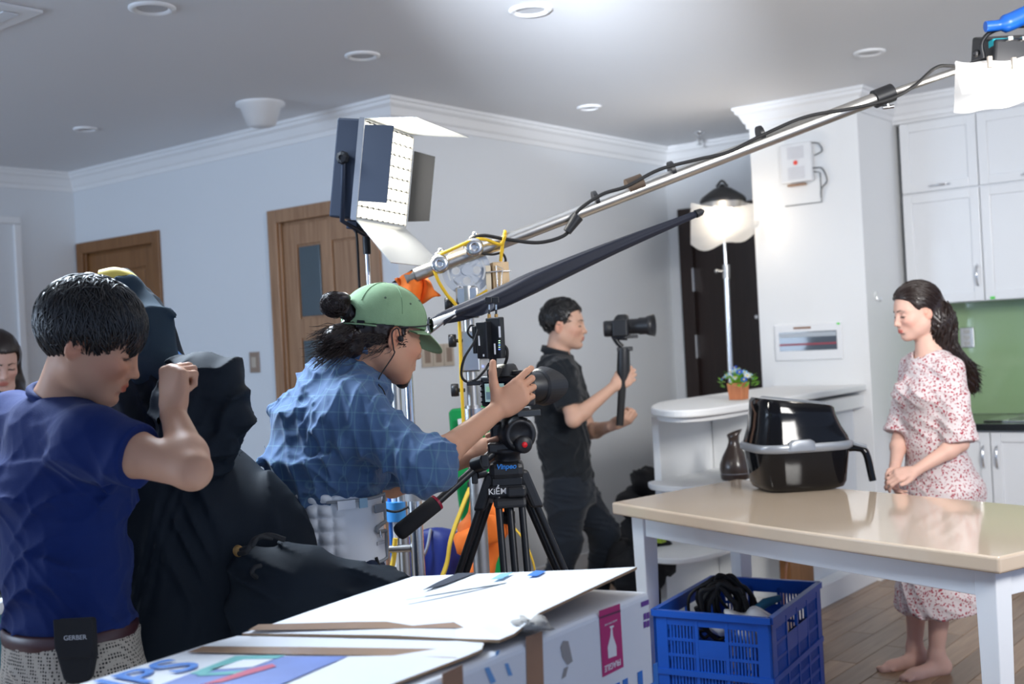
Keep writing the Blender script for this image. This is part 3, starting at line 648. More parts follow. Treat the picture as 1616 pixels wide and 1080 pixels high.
# LED panel with barn doors
Dp = 3.8; th = math.radians(20); tl_ = math.radians(9)
N0 = RT*math.cos(th)-FW*math.sin(th); S0 = RT*math.sin(th)+FW*math.cos(th)          # facing, sideways (away from camera)
Np = nrm(N0*math.cos(tl_)-UP*math.sin(tl_)); Up_ = nrm(UP*math.cos(tl_)+N0*math.sin(tl_)); Sp = S0
pc_ = W(604, 277, Dp)
led = thing('led_panel', pc_, 'large lit LED panel with open barn doors on the stand behind the green cap', 'film light')
hw, hh, dp = .18, .155, .085
def L3(n, s, u): return pc_+Np*n+Sp*s+Up_*u
MB().obox(L3(-dp/2, 0, 0), Np, Sp, Up_, dp/2, hw, hh).build('housing', M['bluegrey'], led, .006)
MB().obox(L3(.001, 0, 0), Np, Sp, Up_, .002, hw-.008, hh-.008).build('reflector_plate', M['blackm'], led)
lens = MB(); nx, ny = 9, 8
lm = mat('led_lens', (1, 1, .95), .3, emis=(1, .94, .78), estr=2.6)
for i in range(nx):
    for j in range(ny): lens.lathe([(.0175, 0), (.017, .007), (.011, .014), (0, .016)], L3(.003, -hw+.024+i*(2*hw-.048)/(nx-1), -hh+.024+j*(2*hh-.048)/(ny-1)), Np, 10)
tag(lens.build('led_lens', lm, led), 'glowing round LED lenses')
fr = MB()
for s_ in (-1, 1): fr.obox(L3(.004, s_*hw, 0), Np, Sp, Up_, .010, .004, hh)
for s_ in (-1, 1): fr.obox(L3(.004, 0, s_*hh), Np, Sp, Up_, .010, hw, .004)
fr.build('front_frame', M['steel'], led)
alu2 = mat('barn_door_inside', (.42, .43, .43), .35, .6)
def leaf_(name, e0, e1, out_, L, inset, m):
    e0, e1 = np.array(e0), np.array(e1); d = nrm(e1-e0); n_ = np.cross(d, out_)
    o = MB().plate([e0, e1, e1+out_*L-d*inset, e0+out_*L+d*inset], n_, .0025).build(name, m, led); return o
leaf_('barn_door', L3(.012, -hw, hh+.004), L3(.012, hw, hh+.004), nrm(Np*.93+Up_*.03-Sp*.0), .19, -.03, alu2)
leaf_('barn_door', L3(.012, hw, -hh-.004), L3(.012, -hw, -hh-.004), nrm(Np*.74-Up_*.62), .19, -.03, alu2)
leaf_('barn_door', L3(.016, -hw-.004, -hh+.055), L3(.016, -hw-.004, hh-.018), nrm(Np*.90-Sp*.10), .105, 0, M['bluegrey'])
leaf_('barn_door', L3(.016, hw+.004, hh-.05), L3(.016, hw+.004, -hh+.02), nrm(Np*.45+Sp*.35), .075, .01, M['rubber'])
kn = L3(-.045, -hw-.012, .03)
MB().lathe([(.0, -.006), (.02, -.006), (.022, .004), (.018, .014), (.008, .016), (.008, .012)], kn, -Sp, 8, False).build('knob', M['blackm'], led)
MB().tube([L3(-.045, -hw-.008, .03), L3(-.03, -hw-.01, -hh-.01), L3(-.03, -.04, -hh-.04), L3(-.03, hw+.01, -hh-.01), L3(-.045, hw+.008, .03)], .008, 8).build('yoke', M['bluegrey'], led)
MB().obox(L3(-.06, -.02, -hh-.015), Np, Sp, Up_, .02, .05, .014).build('power_unit', M['bluegrey'], led, .003)
ar = area('led_light', L3(.03, 0, 0), L3(1, 0, 0), .24, 12, (1, .97, .90), .28)
st = thing('light_stand', (*W(616, 420, Dp)[:2], 0), 'thin black and chrome stand holding up the LED panel', 'light stand')
q0 = L3(-.03, -.02, -hh-.045); ql = lambda z: A_(q0[0], q0[1], z)
MB().tube([ql(q0[2]-.002), ql(q0[2]-.06)], .013, 10).build('spigot', M['blackm'], st)
MB().tube([ql(q0[2]-.06), ql(1.25)], .0075, 8).build('upper_tube', M['chrome'], st); MB().tube([ql(1.27), ql(.5)], .014, 12).build('lower_tube', M['chrome'], st)
MB().lathe([(.022, -.03), (.022, .03)], ql(1.27), (0, 0, 1), 12).build('collar', M['alu'], st)
for a in (.5, 2.6, 4.7): MB().tube([ql(.62), (q0[0]+.38*math.cos(a), q0[1]+.38*math.sin(a), .01)], .009, 8).build('leg', M['alu'], st)
MB().tube(spline([L3(-.06, -.05, -hh-.03), L3(-.02, -.10, -hh-.06), ql(1.6)-RT*.03, ql(1.4)-RT*.02, ql(1.1)-RT*.03], 6), .004, 6).build('power_cord', M['rubber'], st)

# ------------------------------------------------------------------ boom crane
Dk = lambda x: 3.72+(x-700)*.00026
C3 = lambda x, y, d=0: W(x, y, Dk(x)+d)
crn = thing('boom_crane', (*C3(738, 480)[:2], 0), 'long aluminium boom arm rising to the right on a wheeled post, roped in yellow', 'camera crane')
MB().tube([C3(655, 435), C3(1392, 152)], .0215, 16).build('boom_pipe', M['alu'], crn)
MB().tube([C3(1392, 152), C3(1548, 98)], .0125, 12).build('extension_pipe', M['alu'], crn)
MB().tube([C3(1380, 157), C3(1408, 146)], .031, 14).build('end_clamp', M['blackm'], crn)
MB().tube([C3(1397, 156), C3(1402, 170)], .007, 6).tube([C3(1393, 170), C3(1410, 168)], .007, 6).build('clamp_bolt', M['steel'], crn)
MB().tube([C3(990, 297), C3(1014, 288)], .030, 14).build('joint_collar', mat('rusty_clamp', (.10, .07, .05), .6, .5), crn)
MB().tube([C3(1006, 292), C3(1010, 304)], .008, 6).build('joint_bolt', M['blackm'], crn)
MB().tube([C3(640, 441), C3(690, 421)], .016, 12).build('tail_pipe', mat('worn_steel', (.26, .26, .25), .5, .6), crn)
wc = C3(736, 427, .02); wn = nrm(-FW+RT*.1)
# perforated quadrant plate
wu = nrm(np.cross(wn, UP)); wv = nrm(np.cross(wu, wn)); mb = MB(); n_ = 48
def pl_(a, r, d): return wc+(wu*math.cos(a)+wv*math.sin(a))*r+wn*d
def ring_(mb, ctr, r0, r1, d0, d1, n_=24):
    vs = []; 
    for k in range(n_):
        a = 2*math.pi*k/n_; dd = wu*math.cos(a)+wv*math.sin(a)
        for r, d in ((r0, d0), (r1, d0), (r1, d1), (r0, d1)): vs.append(ctr+dd*r+wn*d)
    mb.add(vs, [(k*4+j, k*4+(j+1) % 4, ((k+1) % n_)*4+(j+1) % 4, ((k+1) % n_)*4+j) for k in range(n_) for j in range(4)])
ring_(mb, wc, .062, .078, -.004, .004, 48); ring_(mb, wc, .050, .056, -.003, .003, 40)
for k in range(4):
    a = .8+k*math.pi/2; mb.plate([pl_(a-.32, .012, -.003), pl_(a-.24, .063, -.003), pl_(a+.24, .063, -.003), pl_(a+.32, .012, -.003)], wn, .006)
for k in range(4):
    a = .8+math.pi/4+k*math.pi/2; ring_(mb, wc+(wu*math.cos(a)+wv*math.sin(a))*.034, .013, .020, -.003, .003, 18)
ring_(mb, wc, .0, .016, -.008, .008, 16)
mb.build('index_wheel', mat('zinc_plate', (.62, .64, .66), .35, .7), crn)
for (x, y) in ((694, 417), (748, 391)):
    MB().lathe([(.026, -.016), (.030, -.01), (.030, .012), (.020, .018), (.008, .018), (.008, .01)], C3(x, y, -.035), wn, 16).build('pipe_clamp', M['steel'], crn)
    MB().tube([C3(x-6, y-14, -.02), C3(x+2, y-20, -.02)], .006, 6).ball(C3(x+2, y-21, -.02), .01).build('wing_bolt', M['steel'], crn)
pst = lambda y: A_(*C3(737+(y-450)*.0, 460, .02)[:2], C3(737, y, .02)[2])
MB().tube([pst(452), pst(500)], .026, 14).build('pivot_head', M['alu'], crn)
MB().obox(pst(478), RT, FW, UP, .036, .024, .05).build('head_block', M['steel'], crn, .006)
MB().tube([pst(500), pst(640)], .0175, 14).build('post', M['alu'], crn)
MB().obox(pst(555), RT, FW, UP, .03, .024, .065).build('post_clamp', M['steel'], crn, .005)
MB().tube([pst(640), A_(*pst(640)[:2], .12)], .026, 14).build('lower_post', M['alu'], crn)
MB().tube([pst(645), pst(668)], .034, 14).build('post_collar', M['steel'], crn)
for (x, y) in ((712, 480), (718, 538), (722, 616)):
    MB().tube([C3(x+12, y), C3(x-4, y)], .006, 8).lathe([(.0, -.012), (.02, -.012), (.021, 0), (.02, .012), (.0, .012)], C3(x-4, y), RT, 12).build('knob', M['blackp'], crn)
for a in (.3, 2.4, 4.5):
    p_ = pst(640); MB().tube([(p_[0], p_[1], .55), (p_[0]+.45*math.cos(a), p_[1]+.45*math.sin(a), .04)], .013, 8).build('leg', M['alu'], crn)
# rope and cables on the boom
rp = thing('yellow_rope', C3(690, 420, -.04), 'yellow rope lashed along the tail of the boom and hanging beside its post', 'rope')
MB().tube(spline([C3(797, 372, -.05), C3(790, 386, -.04), C3(765, 378, -.035), C3(745, 380, -.045), C3(715, 393, -.045), C3(692, 404, -.04), C3(684, 415, -.04), C3(690, 440, -.04), C3(705, 465, -.03), C3(722, 488, -.03), C3(726, 540, -.035), C3(728, 600, -.035), C3(731, 660, -.03), C3(733, 720, -.03)], 6), .0055, 7).build('rope', M['yellow'], rp)
MB().tube(spline([C3(790, 412, -.03), C3(793, 386, -.035), C3(797, 366, -.02), C3(796, 374, .05), C3(792, 400, .03), C3(790, 412, .02)], 6), .0055, 7).build('loop', M['yellow'], rp)
MB().tube(spline([C3(742, 482, -.04), C3(752, 470, -.02), C3(770, 458, -.01)], 6), .005, 7).build('loose_end', M['yellow'], rp)
cbl = thing('boom_cable', C3(1000, 293, -.03), 'black cable twisting along the boom pipe to the hanging light', 'cable')
pts = [C3(742, 402, -.03), C3(735, 385, -.04), C3(760, 372, -.03), C3(800, 378, -.04), C3(850, 383, -.03), C3(890, 372, -.03), C3(905, 352, -.03), C3(912, 333, -.035), C3(950, 307, -.04), C3(990, 294, -.04), C3(1040, 268, -.03), C3(1100, 252, -.03), C3(1150, 240, -.03), C3(1200, 215, -.03), C3(1270, 185, -.035), C3(1340, 172, -.03), C3(1400, 158, -.04), C3(1440, 138, -.03), C3(1475, 108, -.02), C3(1500, 104, -.02), C3(1540, 110, -.02)]
MB().tube(spline(pts, 7), .006, 7).build('cable', M['rubber'], cbl)
MB().tube([C3(895, 366, -.035), C3(912, 342, -.035)], [.014, .02], 10).build('connector', M['blackp'], cbl)
for x, y in ((940, 315), (1060, 268), (1200, 212)): MB().tube([C3(x-3, y+1), C3(x+3, y-1)], .0285, 12).build('tape', M['blackp'], cbl)
MB().tube(spline([C3(745, 398, -.03), C3(775, 402, -.02), C3(792, 400, -.02), C3(798, 412, -.01), C3(790, 418, 0)], 6), .004, 6).build('end_lead', M['rubber'], cbl)
wb = C3(789, 440, .0)
t = thing('wood_block', wb, 'pale wooden block wired to the rope under the boom', 'wood block')
MB().obox(wb, RT+FW*.25, FW-RT*.25, UP, .026, .022, .052).build('block', wood('pine', (.62, .42, .22), (.75, .55, .33), .6), t, .002)
MB().obox(wb-RT*.036+A_(0, 0, -.012), RT, FW, UP, .008, .02, .055).build('batten', wood('pine_light', (.78, .66, .48), (.85, .75, .58), .6), t, .001)
MB().tube([wb-RT*.044-FW*.03+UP*.02, wb-FW*.036+UP*.022+RT*.0, wb+RT*.036-FW*.02+UP*.022], .0025, 6).tube([wb-FW*.034+UP*.04-RT*.01, wb-FW*.034-UP*.03-RT*.008], .002, 6).tube([wb-FW*.034+UP*.04-RT*.01, wb-FW*.034+UP*.03+RT*.01, wb-FW*.034-UP*.03+RT*.002], .002, 6).build('wire', M['steel'], t)

# light hanging from the boom end
Db = 3.9; B3 = lambda x, y, d=0: W(x, y, Db+d)
bl = thing('boom_light', B3(1590, 90), 'bright film light wrapped in diffusion paper at the end of the boom', 'film light')
bc = B3(1592, 92); bn = nrm(-UP*.55-FW*.55-RT*.55)
MB().obox(B3(1600, 80, .02), RT, FW+UP*.3, UP-FW*.3, .105, .10, .045).build('housing', M['blackm'], bl, .008)
for s_ in (0, 1, 2): MB().obox(B3(1585+s_*22, 66, -.06), RT, FW, UP, .008, .05, .006).build('cooling_fin', M['steel'], bl, .001)
MB().tube(spline([B3(1552, 92, -.02), B3(1550, 66, -.02), B3(1572, 47, -.02), B3(1625, 42, -.02), B3(1640, 70, -.02)], 5), .0075, 8).build('yoke', M['blackm'], bl)
MB().obox(B3(1604, 118, .0), RT, FW+UP*.3, UP-FW*.3, .075, .07, .035).build('lamp_face', glow, bl)
MB().tube([B3(1532, 102), B3(1560, 96)], .010, 10).ball(B3(1540, 84), .013).build('mount', M['blackm'], bl)
def sh3(u, v):
    return B3(1508+u*150-3*v, 96-6*u+8*math.sin(u*5)*.4+v*(82-14*u)+2*math.sin(u*14), -.19-.02*math.sin(u*7+v*4)+.05*v)
sheet(sh3, 24, 12).build('diffusion_sheet', paper, bl)
def sh4(u, v): return B3(1506+u*100+12*v, 98+v*52-26*u*v+4*u, -.22+.02*math.sin(u*5+v*6))
sheet(sh4, 16, 10).build('diffusion_sheet', paper, bl)
for x, y in ((1600, 100), (1562, 98)): MB().obox(B3(x, y, -.24), RT, FW, UP, .007, .006, .018).build('clothes_peg', M['plate2'], bl, .001)
bp = mat('blue_plastic', (.01, .12, .55), .35)
MB().tube(spline([B3(1555, 42, -.05), B3(1585, 38, -.05), B3(1622, 22, -.05)], 5), [.018]*5+[.03]*6, 10).build('blue_wrap', bp, bl)
MB().obox(B3(1580, 68, -.05), RT, FW, UP, .035, .02, .012).build('teal_terminal', mat('teal_plastic', (.0, .35, .42), .35), bl, .003)
point('boom_lamp', B3(1604, 135, -.10), 5, (1, .96, .9), .05)

# closed black umbrella clamped to the crane
t = thing('closed_umbrella', W(720, 505, 3.55), 'long closed black photo umbrella slanting up to the right under the boom', 'umbrella')
Du = lambda x: 3.5+(x-690)*.0006
U3 = lambda x, y, d=0: W(x, y, Du(x)+d)
prof_ = [(684, 507, .010), (700, 502, .018), (735, 492, .025), (790, 471, .031), (840, 447, .031), (900, 420, .026), (960, 394, .021), (1020, 369, .016), (1070, 349, .012), (1098, 338, .010)]
mb = MB(); pts = spline([U3(x, y) for x, y, _ in prof_], 5); rr = np.interp(np.linspace(0, 9, len(pts)), range(10), [r for *_, r in prof_]); nn = 20
t_ = nrm(pts[-1]-pts[0]); a1 = nrm(np.cross(t_, FW)); a2 = np.cross(t_, a1); vs = []
for i, p in enumerate(pts):
    for k in range(nn):
        q = 2*math.pi*k/nn; r = rr[i]*(1+.16*math.sin(5*q+i*.12)); vs.append(p+(a1*math.cos(q)+a2*math.sin(q)*.8)*r)
mb.add(vs, [(i*nn+k, i*nn+(k+1) % nn, (i+1)*nn+(k+1) % nn, (i+1)*nn+k) for i in range(len(pts)-1) for k in range(nn)]+[tuple(range(nn)), tuple(range((len(pts)-1)*nn, len(pts)*nn))], True)
M['nylon'] = mat('navy_nylon', (.010, .013, .026), .65, sheen=.05, spec=.3, bump=.3, bscale=60)
mb.build('canopy', M['nylon'], t)
MB().tube([U3(652, 549, .0), U3(668, 540)], .011, 12).build('handle', M['steel'], t)
MB().tube([U3(664, 536), U3(720, 492, -.03)], .006, 10).build('shaft', M['chrome'], t)
MB().tube([U3(678, 512, -.03), U3(718, 496, -.035)], [.012, .009], 10).build('runner', M['white'], t)
sheet(lambda u, v: U3(700+u*80, 503-u*30+v*12-6*math.sin(u*6)*v, -.035-.012*math.sin(u*5+v*3)), 12, 4).build('loose_flap', M['nylon'], t)
MB().lathe([(.014, 0), (.012, .02), (.004, .03)], U3(1098, 338), t_, 10).build('tip', M['blackp'], t)
# orange sandbag on the tail of the boom
# ------------------------------------------------------------------ sandbag, floor bags behind the tripod
def blob(name_parts): pass
t = thing('orange_sandbag', C3(655, 460), 'orange cloth sandbag hanging from the low end of the boom above the green cap', 'sandbag')
def flag(u, v):
    x = 622+u*38+v*(18+u*18)+4*math.sin(v*5); y = 440-u*12+v*(46-4*u)+3*math.sin(u*9+v*3)
    return C3(x, y, .02+.022*math.sin(u*8+v*4))
o = sheet(flag, 20, 14).build('cloth', M['orange'], t); md = o.modifiers.new('s', 'SOLIDIFY'); md.thickness = .012
MB().plate([C3(618, 446, .03), C3(656, 422, .03), C3(658, 432, .03), C3(632, 447, .03)], FW, .02).build('strap', M['nylon'], t)
M['bluecloth'] = mat('blue_bag_nylon', (.004, .02, .21), .45, sheen=.2, bump=.5, bscale=25)
M['yweb'] = mat('yellow_webbing', (.75, .48, .04), .7)
D7 = 4.15
t = thing('reflector_bag', (*W(685, 880, D7)[:2], .1), 'round royal blue nylon reflector bag leaning behind the crane legs', 'bag')
c = W(690, 888, D7); mb = MB().ball((0, 0, 0), (.145, .05, .125), 32, 16)
mb.v = [(x*(1+.05*math.sin(9*z/.1)), y*(1+.3*math.sin(x*40)), z) for x, y, z in mb.v]
mb.xf(np.array([RT, FW, UP]).T, c).build('bag', M['bluecloth'], t)
MB().tube(spline([c-RT*.015+UP*.122-FW*.02, c-RT*.03+UP*.06-FW*.058, c-RT*.06-FW*.056, c-RT*.08-UP*.09-FW*.03], 5), .006, 6).build('piping', mat('grey_piping', (.3, .32, .36), .6), t)
t = thing('sandbag', (*W(760, 860, 3.9)[:2], .1), 'folded orange sandbags with yellow straps draped behind the tripod legs', 'sandbag')
def pillow(a, b_, w_, th, m, par, name, seed=0):
    a, b_ = np.array(a), np.array(b_); d = nrm(b_-a); s_ = nrm(np.cross(d, FW)); L = np.linalg.norm(b_-a); R_ = np.array([d, FW, s_]).T
    mb = MB(); rr = random.Random(seed); vs = []; n, k = 14, 16
    ph = [rr.uniform(0, 6) for _ in range(4)]
    for i in range(n+1):
        u = i/n; e = (1-abs(2*u-1)**5)**.5*.97+.03
        for j in range(k):
            q = 2*math.pi*j/k; w = 1+.10*math.sin(u*9+ph[0])+.06*math.sin(3*q+u*14+ph[1])
            x = math.copysign(abs(math.cos(q))**.6, math.cos(q))*w_*w*e; y = math.sin(q)*th*w*(.5+.5*e)
            vs.append(a+d*L*u+s_*x+FW*y)
    mb.add(vs, [(i*k+j, i*k+(j+1) % k, (i+1)*k+(j+1) % k, (i+1)*k+j) for i in range(n) for j in range(k)]+[tuple(range(k)), tuple(range(n*k, n*k+k))], True)
    return mb.build(name, m, par)
X7 = lambda x, y, d=0: W(x, y, 3.9+d)
pillow(X7(742, 790), X7(808, 824), .045, .04, M['orange'], t, 'bag', 1)
pillow(X7(798, 815), X7(722, 872), .052, .045, M['orange'], t, 'bag', 2)
pillow(X7(785, 830, .1), X7(748, 925, .1), .045, .04, M['orange'], t, 'bag', 3)
pillow(X7(760, 800, .02), X7(728, 850, .02), .03, .035, mat('dark_orange_cloth', (.75, .17, .03), .75), t, 'bag', 4)  # one bag in a slightly darker orange
MB().tube(spline([X7(742, 770, -.06), X7(730, 800, -.08), X7(712, 850, -.08), X7(705, 890, -.06), X7(692, 925, -.05)], 6), .013, 6, flat=.3).build('strap', M['yweb'], t)
MB().tube(spline([X7(800, 822, -.05), X7(825, 850, -.06), X7(842, 890, -.05), X7(846, 930, 0)], 6), .008, 6, flat=.4).build('strap', M['yweb'], t)
t = thing('folding_chair', (*W(720, 800, 4.5)[:2], 0), 'folded green chair leaning behind the crane post', 'chair')
gm = mat('green_plastic', (.0, .30, .07), .4)
X8 = lambda x, y, d=0: W(x, y, 4.5+d)
o = MB().plate([X8(708, 652), X8(712, 646), X8(765, 640), X8(768, 648), X8(775, 700), X8(818, 1120), X8(768, 1124), X8(712, 710)], FW, .025).build('seat_shell', gm, t, .008)
MB().plate([X8(722, 662, -.03), X8(742, 658, -.03), X8(748, 700, -.03), X8(728, 712, -.03)], FW, .006).build('paper', M['white'], t)
MB().tube(spline([X8(712, 706, -.03), X8(728, 698, -.05), X8(745, 706, -.05), X8(760, 697, -.04)], 5), .01, 7).tube(spline([X8(714, 690, -.03), X8(735, 680, -.05), X8(757, 690, -.04)], 5), .008, 7).build('rag', mat('grey_rag', (.30, .28, .26), .9), t)
MB().tube([X8(745, 760, -.05), X8(762, 900, -.05)], .02, 8).tube([X8(758, 740, -.05), X8(770, 840, -.05)], .016, 8).build('frame_leg', M['blackp'], t)
# chrome stand and bundle behind the cameraman
D9 = 3.55; X9 = lambda x, y, d=0: W(x, y, D9+d)
t = thing('roller_stand', (*X9(650, 850)[:2], 0), 'thick chrome stand with grey collar rising behind the cameraman', 'light stand')
qx = X9(655, 800); zb = lambda y: A_(qx[0], qx[1], X9(655, y)[2])
MB().tube([zb(540), zb(742)], .0135, 14).build('inner_tube', M['chrome'], t)
MB().tube([zb(742), A_(qx[0], qx[1], .06)], .021, 14).build('outer_tube', M['chrome'], t)
MB().tube([zb(748), zb(790)], .029, 16).build('collar', mat('grey_collar', (.30, .31, .33), .45, .2), t)
MB().tube([zb(752)+RT*.02, zb(752)+RT*.055], .008, 8).lathe([(0, -.012), (.016, -.01), (.018, 0), (.016, .01), (0, .012)], zb(750)+RT*.062, RT, 10).build('knob', M['alu'], t)
MB().tube([zb(865)-RT*.02, zb(865)-RT*.085], .012, 8).build('brace', M['alu'], t)
for a in (.1, 2.2, 4.3): MB().tube([(qx[0], qx[1], .55), (qx[0]+.4*math.cos(a), qx[1]+.4*math.sin(a), .02)], .012, 8).build('leg', M['alu'], t)
t = thing('tube_bundle', (*X9(625, 850, .12)[:2], 0), 'upright steel tube with taped blue and white rods by the wooden door', 'rods')
for k, (dx, r, m) in enumerate(((0, .0165, M['alu']), (-.025, .009, M['white']), (-.038, .007, mat('blue_rod', (.02, .15, .55), .4)))):
    p_ = X9(624, 600, .12)+RT*dx; MB().tube([A_(p_[0], p_[1], 1.42 if k == 0 else 1.12), A_(p_[0], p_[1], .0)], r, 10).build('rod', m, t)
p_ = X9(624, 600, .12); zz = X9(624, 800)[2]
MB().tube([A_(p_[0], p_[1], zz)-RT*.02, A_(p_[0], p_[1], zz-.06)-RT*.02], .034, 10).build('tape', mat('blue_tape', (.05, .3, .7), .4), t)
MB().tube(spline([X9(634, 730), X9(612, 770), X9(604, 800), X9(625, 808), X9(650, 798)], 5), .004, 6).build('cord', M['rubber'], t)
MB().tube(spline([X9(624, 850), X9(620, 890), X9(610, 920)], 5), .008, 6).build('yellow_strap', M['yweb'], t)

# dark bags by the bar
M['blackcl'] = mat('black_fabric', (.008, .008, .010), .85, bump=.5, bscale=40)
def lumps(name, label, cat, balls, m, gloc):
    t = thing(name, gloc, label, cat)
    mb = MB()
    for k, (c, r) in enumerate(balls):
        q = crumple((0, 0, 0), r, k+11, 18, 12, .14); q.xf(np.array([RT, FW, UP]).T, c); mb.add(q.v, q.f, True)
    mb.build('bag', m, t); return t
D10 = 6.0; X10 = lambda x, y, d=0: W(x, y, D10+d)
t = lumps('black_backpack', 'soft black bag piled against the wall left of the bar shelves', 'bag', [(X10(1022, 765), (.085, .1, .09)), (X10(1000, 795), (.09, .1, .08)), (X10(1030, 800), (.1, .12, .1)), (X10(1020, 860, .05), (.13, .14, .2)), (W(1020, 925, 6.0), (.14, .14, .13))], M['blackcl'], (*X10(1015, 900)[:2], 0))
t = lumps('equipment_bag', 'large black equipment bag on the floor beneath the left end of the table', 'bag', [(W(1028, 880, 5.6), (.11, .12, .13)), (W(1000, 905, 5.6), (.12, .12, .11)), (W(985, 890, 5.7), (.1, .1, .12)), (W(1035, 860, 5.7), (.06, .1, .09))], M['blackcl'], (*W(1010, 930, 5.6)[:2], 0))
MB().box((-.02, -.02, -.01), (.02, .02, .01)).xf(np.eye(3), W(1042, 853, 5.5)).build('tag', mat('lime_tag', (.3, .4, .02), .6), t)

# ------------------------------------------------------------------ tripod, fluid head, camera with transmitter
DT = 3.06; T3 = lambda x, y, d=0: W(x, y, DT+d)
tx = T3(803, 760)
def TZp(x, y, d=0): return T3(x, y, d)
tri = thing('tripod', (tx[0], tx[1], 0), 'black video tripod with twin-tube legs carrying the main camera', 'tripod')
bt_ = T3(800, 725); bb = T3(802, 786)
mbt = MB()
ax_ = CU; R3 = np.array([CR, nrm(np.cross(UP, CR)), UP]).T
tc = T3(800, 752); Rt = np.array([RT, FW, UP]).T
MB().obox(tc+UP*.018, RT, FW, UP, .045, .045, .022).build('bowl', M['blackp'], tri, .014)
MB().obox(tc-UP*.036, RT, FW, UP, .050, .045, .019).build('crown', M['blackp'], tri, .012)
MB().obox(tc-UP*.01, RT, FW, UP, .040, .040, .012).build('crown_neck', M['blackm'], tri, .004)
MB().lathe([(.0, -.014), (.036, -.014), (.036, .014), (.0, .014)], tc-UP*.039-FW*.047+RT*.022, FW, 20).build('x', M['blackp'], tri) if False else MB().obox(tc-UP*.036-FW*.048+RT*.022, RT, FW, UP, .024, .008, .014).build('leg_catch', M['blackp'], tri, .006)
MB().tube([tc-UP*.05, tc-UP*.105], .012, 12).lathe([(0, -.02), (.016, -.018), (.016, .012), (0, .014)], tc-UP*.105, UP, 12).build('bowl_clamp', M['blackp'], tri)
text_mesh('Vinpeo', .018, tc+UP*.030-FW*.0465, RT, UP, mat('blue_print', (.03, .25, .75), .4), 'brand_print', tri, bold=.0005, shear=.2)
text_mesh('KiỂM', .021, tc-UP*.033-FW*.0465-RT*.026, RT, UP, mat('white_ink', (.85, .85, .85), .5), 'ink_name', tri, bold=.0003)
legs = [(-1, .25, .46), (.12, -1, .34), (.93, .30, .44)]
for k, (a, b_, sp_) in enumerate(legs):
    d = nrm(RT*a+FW*b_); s_ = np.cross(UP, d); top = tc-UP*.02+d*(.045 if k != 1 else .026); foot = A_(tc[0], tc[1], 0.02)+d*sp_
    ldir = nrm(foot-top); sw = .030 if k != 1 else .030
    lg = MB().obox(top+ldir*(.015 if k != 1 else .045), d, s_, ldir, .016, sw+.012, .055 if k != 1 else .014).build('leg', M['blackp'], tri, .008)
    for o in (-1, 1):
        for oo in ((-.0, ) if k != 1 else (0, )):
            p = MB().tube([top+s_*o*sw+ldir*.03, top+s_*o*sw+ldir*.66], .0095, 10).build('upper_tube', M['blackm'], lg); p.location = (0, 0, 0)
    p = MB().tube([top+ldir*.05-d*.012, top+ldir*.66-d*.012], .010, 10).build('middle_tube', M['blackm'], lg); p.location = (0, 0, 0)
    p = MB().obox(top+ldir*.67, d, s_, ldir, .016, sw+.014, .03).build('leg_lock', M['blackp'], lg, .004); p.location = (0, 0, 0)
    p = MB().tube([top+ldir*.68, foot], .013, 10).ball(foot, (.022, .022, .02)).build('lower_tube', M['blackm'], lg); p.location = (0, 0, 0)
MB().tube([T3(765, 745, -.03), T3(752, 748, -.04)], .014, 10).obox(T3(749, 750, -.04), RT, FW, UP, .008, .01, .022).build('side_lock', M['blackp'], tri, .003)
hd_ = thing('fluid_head', T3(800, 722), 'black fluid tripod head with red dot and long foam pan handle', 'tripod head')
MB().lathe([(.034, 0), (.034, .016), (.045, .02), (.048, .032), (.03, .036), (.03, .05)], T3(801, 727), UP, 24).build('base', M['blackp'], hd_)
MB().obox(T3(797, 705, 0), RT, FW, UP, .045, .04, .014).build('pan_block', M['blackp'], hd_, .006)
ha = nrm(RT*.707+FW*.707); hs_ = nrm(RT*.707-FW*.707)
dc = T3(816, 685, -.02); dn = nrm(-FW*.9+RT*.25)
MB().lathe([(.0, -.05), (.040, -.05), (.046, -.04), (.046, .02), (.040, .034), (.030, .038), (.030, .036), (.0, .036)], dc, dn, 32).build('drum', M['blackp'], hd_)
dk = T3(819, 700, -.02); MB().lathe([(.0, .020), (.022, .020), (.023, .046), (.017, .052), (.0, .052)], dk, dn, 24).build('drag_knob', M['blackp'], hd_)
MB().lathe([(.0, .0525), (.0075, .0525), (.0075, .054), (.0, .054)], dk, dn, 20).build('red_dot', mat('red_badge', (.8, .01, .02), .4), hd_)
MB().obox(T3(793, 680, .03), RT, FW, UP, .032, .035, .026).build('tilt_block', M['blackm'], hd_, .008)
MB().obox(T3(800, 652, .01), ha, hs_, UP, .060, .026, .009).build('sliding_plate', M['blackm'], hd_, .003)
MB().obox(T3(835, 652, -.035), nrm(RT+FW*.2), FW, UP, .030, .02, .008).build('plate_clamp', mat('dark_grey_metal', (.06, .065, .07), .4, .5), hd_, .002)
MB().obox(T3(760, 660, -.02), nrm(RT*.9+UP*.5), FW, UP, .016, .02, .02).build('plate_lock', M['blackp'], hd_, .006)
text_mesh('503', .009, T3(836, 661, -.06), RT, UP, bpy.data.materials['white_ink'], 'model_print', hd_)
h0, h1, h2, h3 = T3(800, 695, 0), T3(752, 737, -.05), T3(690, 793, -.12), T3(626, 844, -.17)
MB().tube([h0, h1], .012, 12).tube([h1-(h1-h0)*.1, h2], .0105, 12).build('pan_bar', M['blackm'], hd_)
MB().tube([T3(755, 735, -.05)-RT*.01, T3(765, 730, -.07)], .02, 12).obox(T3(765, 728, -.075), RT, FW, UP, .010, .006, .016).build('handle_rosette', M['blackp'], hd_, .003)
MB().tube([h2+(h1-h2)*.01, h2+(h3-h2)*.04], .021, 16).build('red_ring', mat('dark_red', (.35, .01, .04), .4), hd_)
d_ = h3-h2
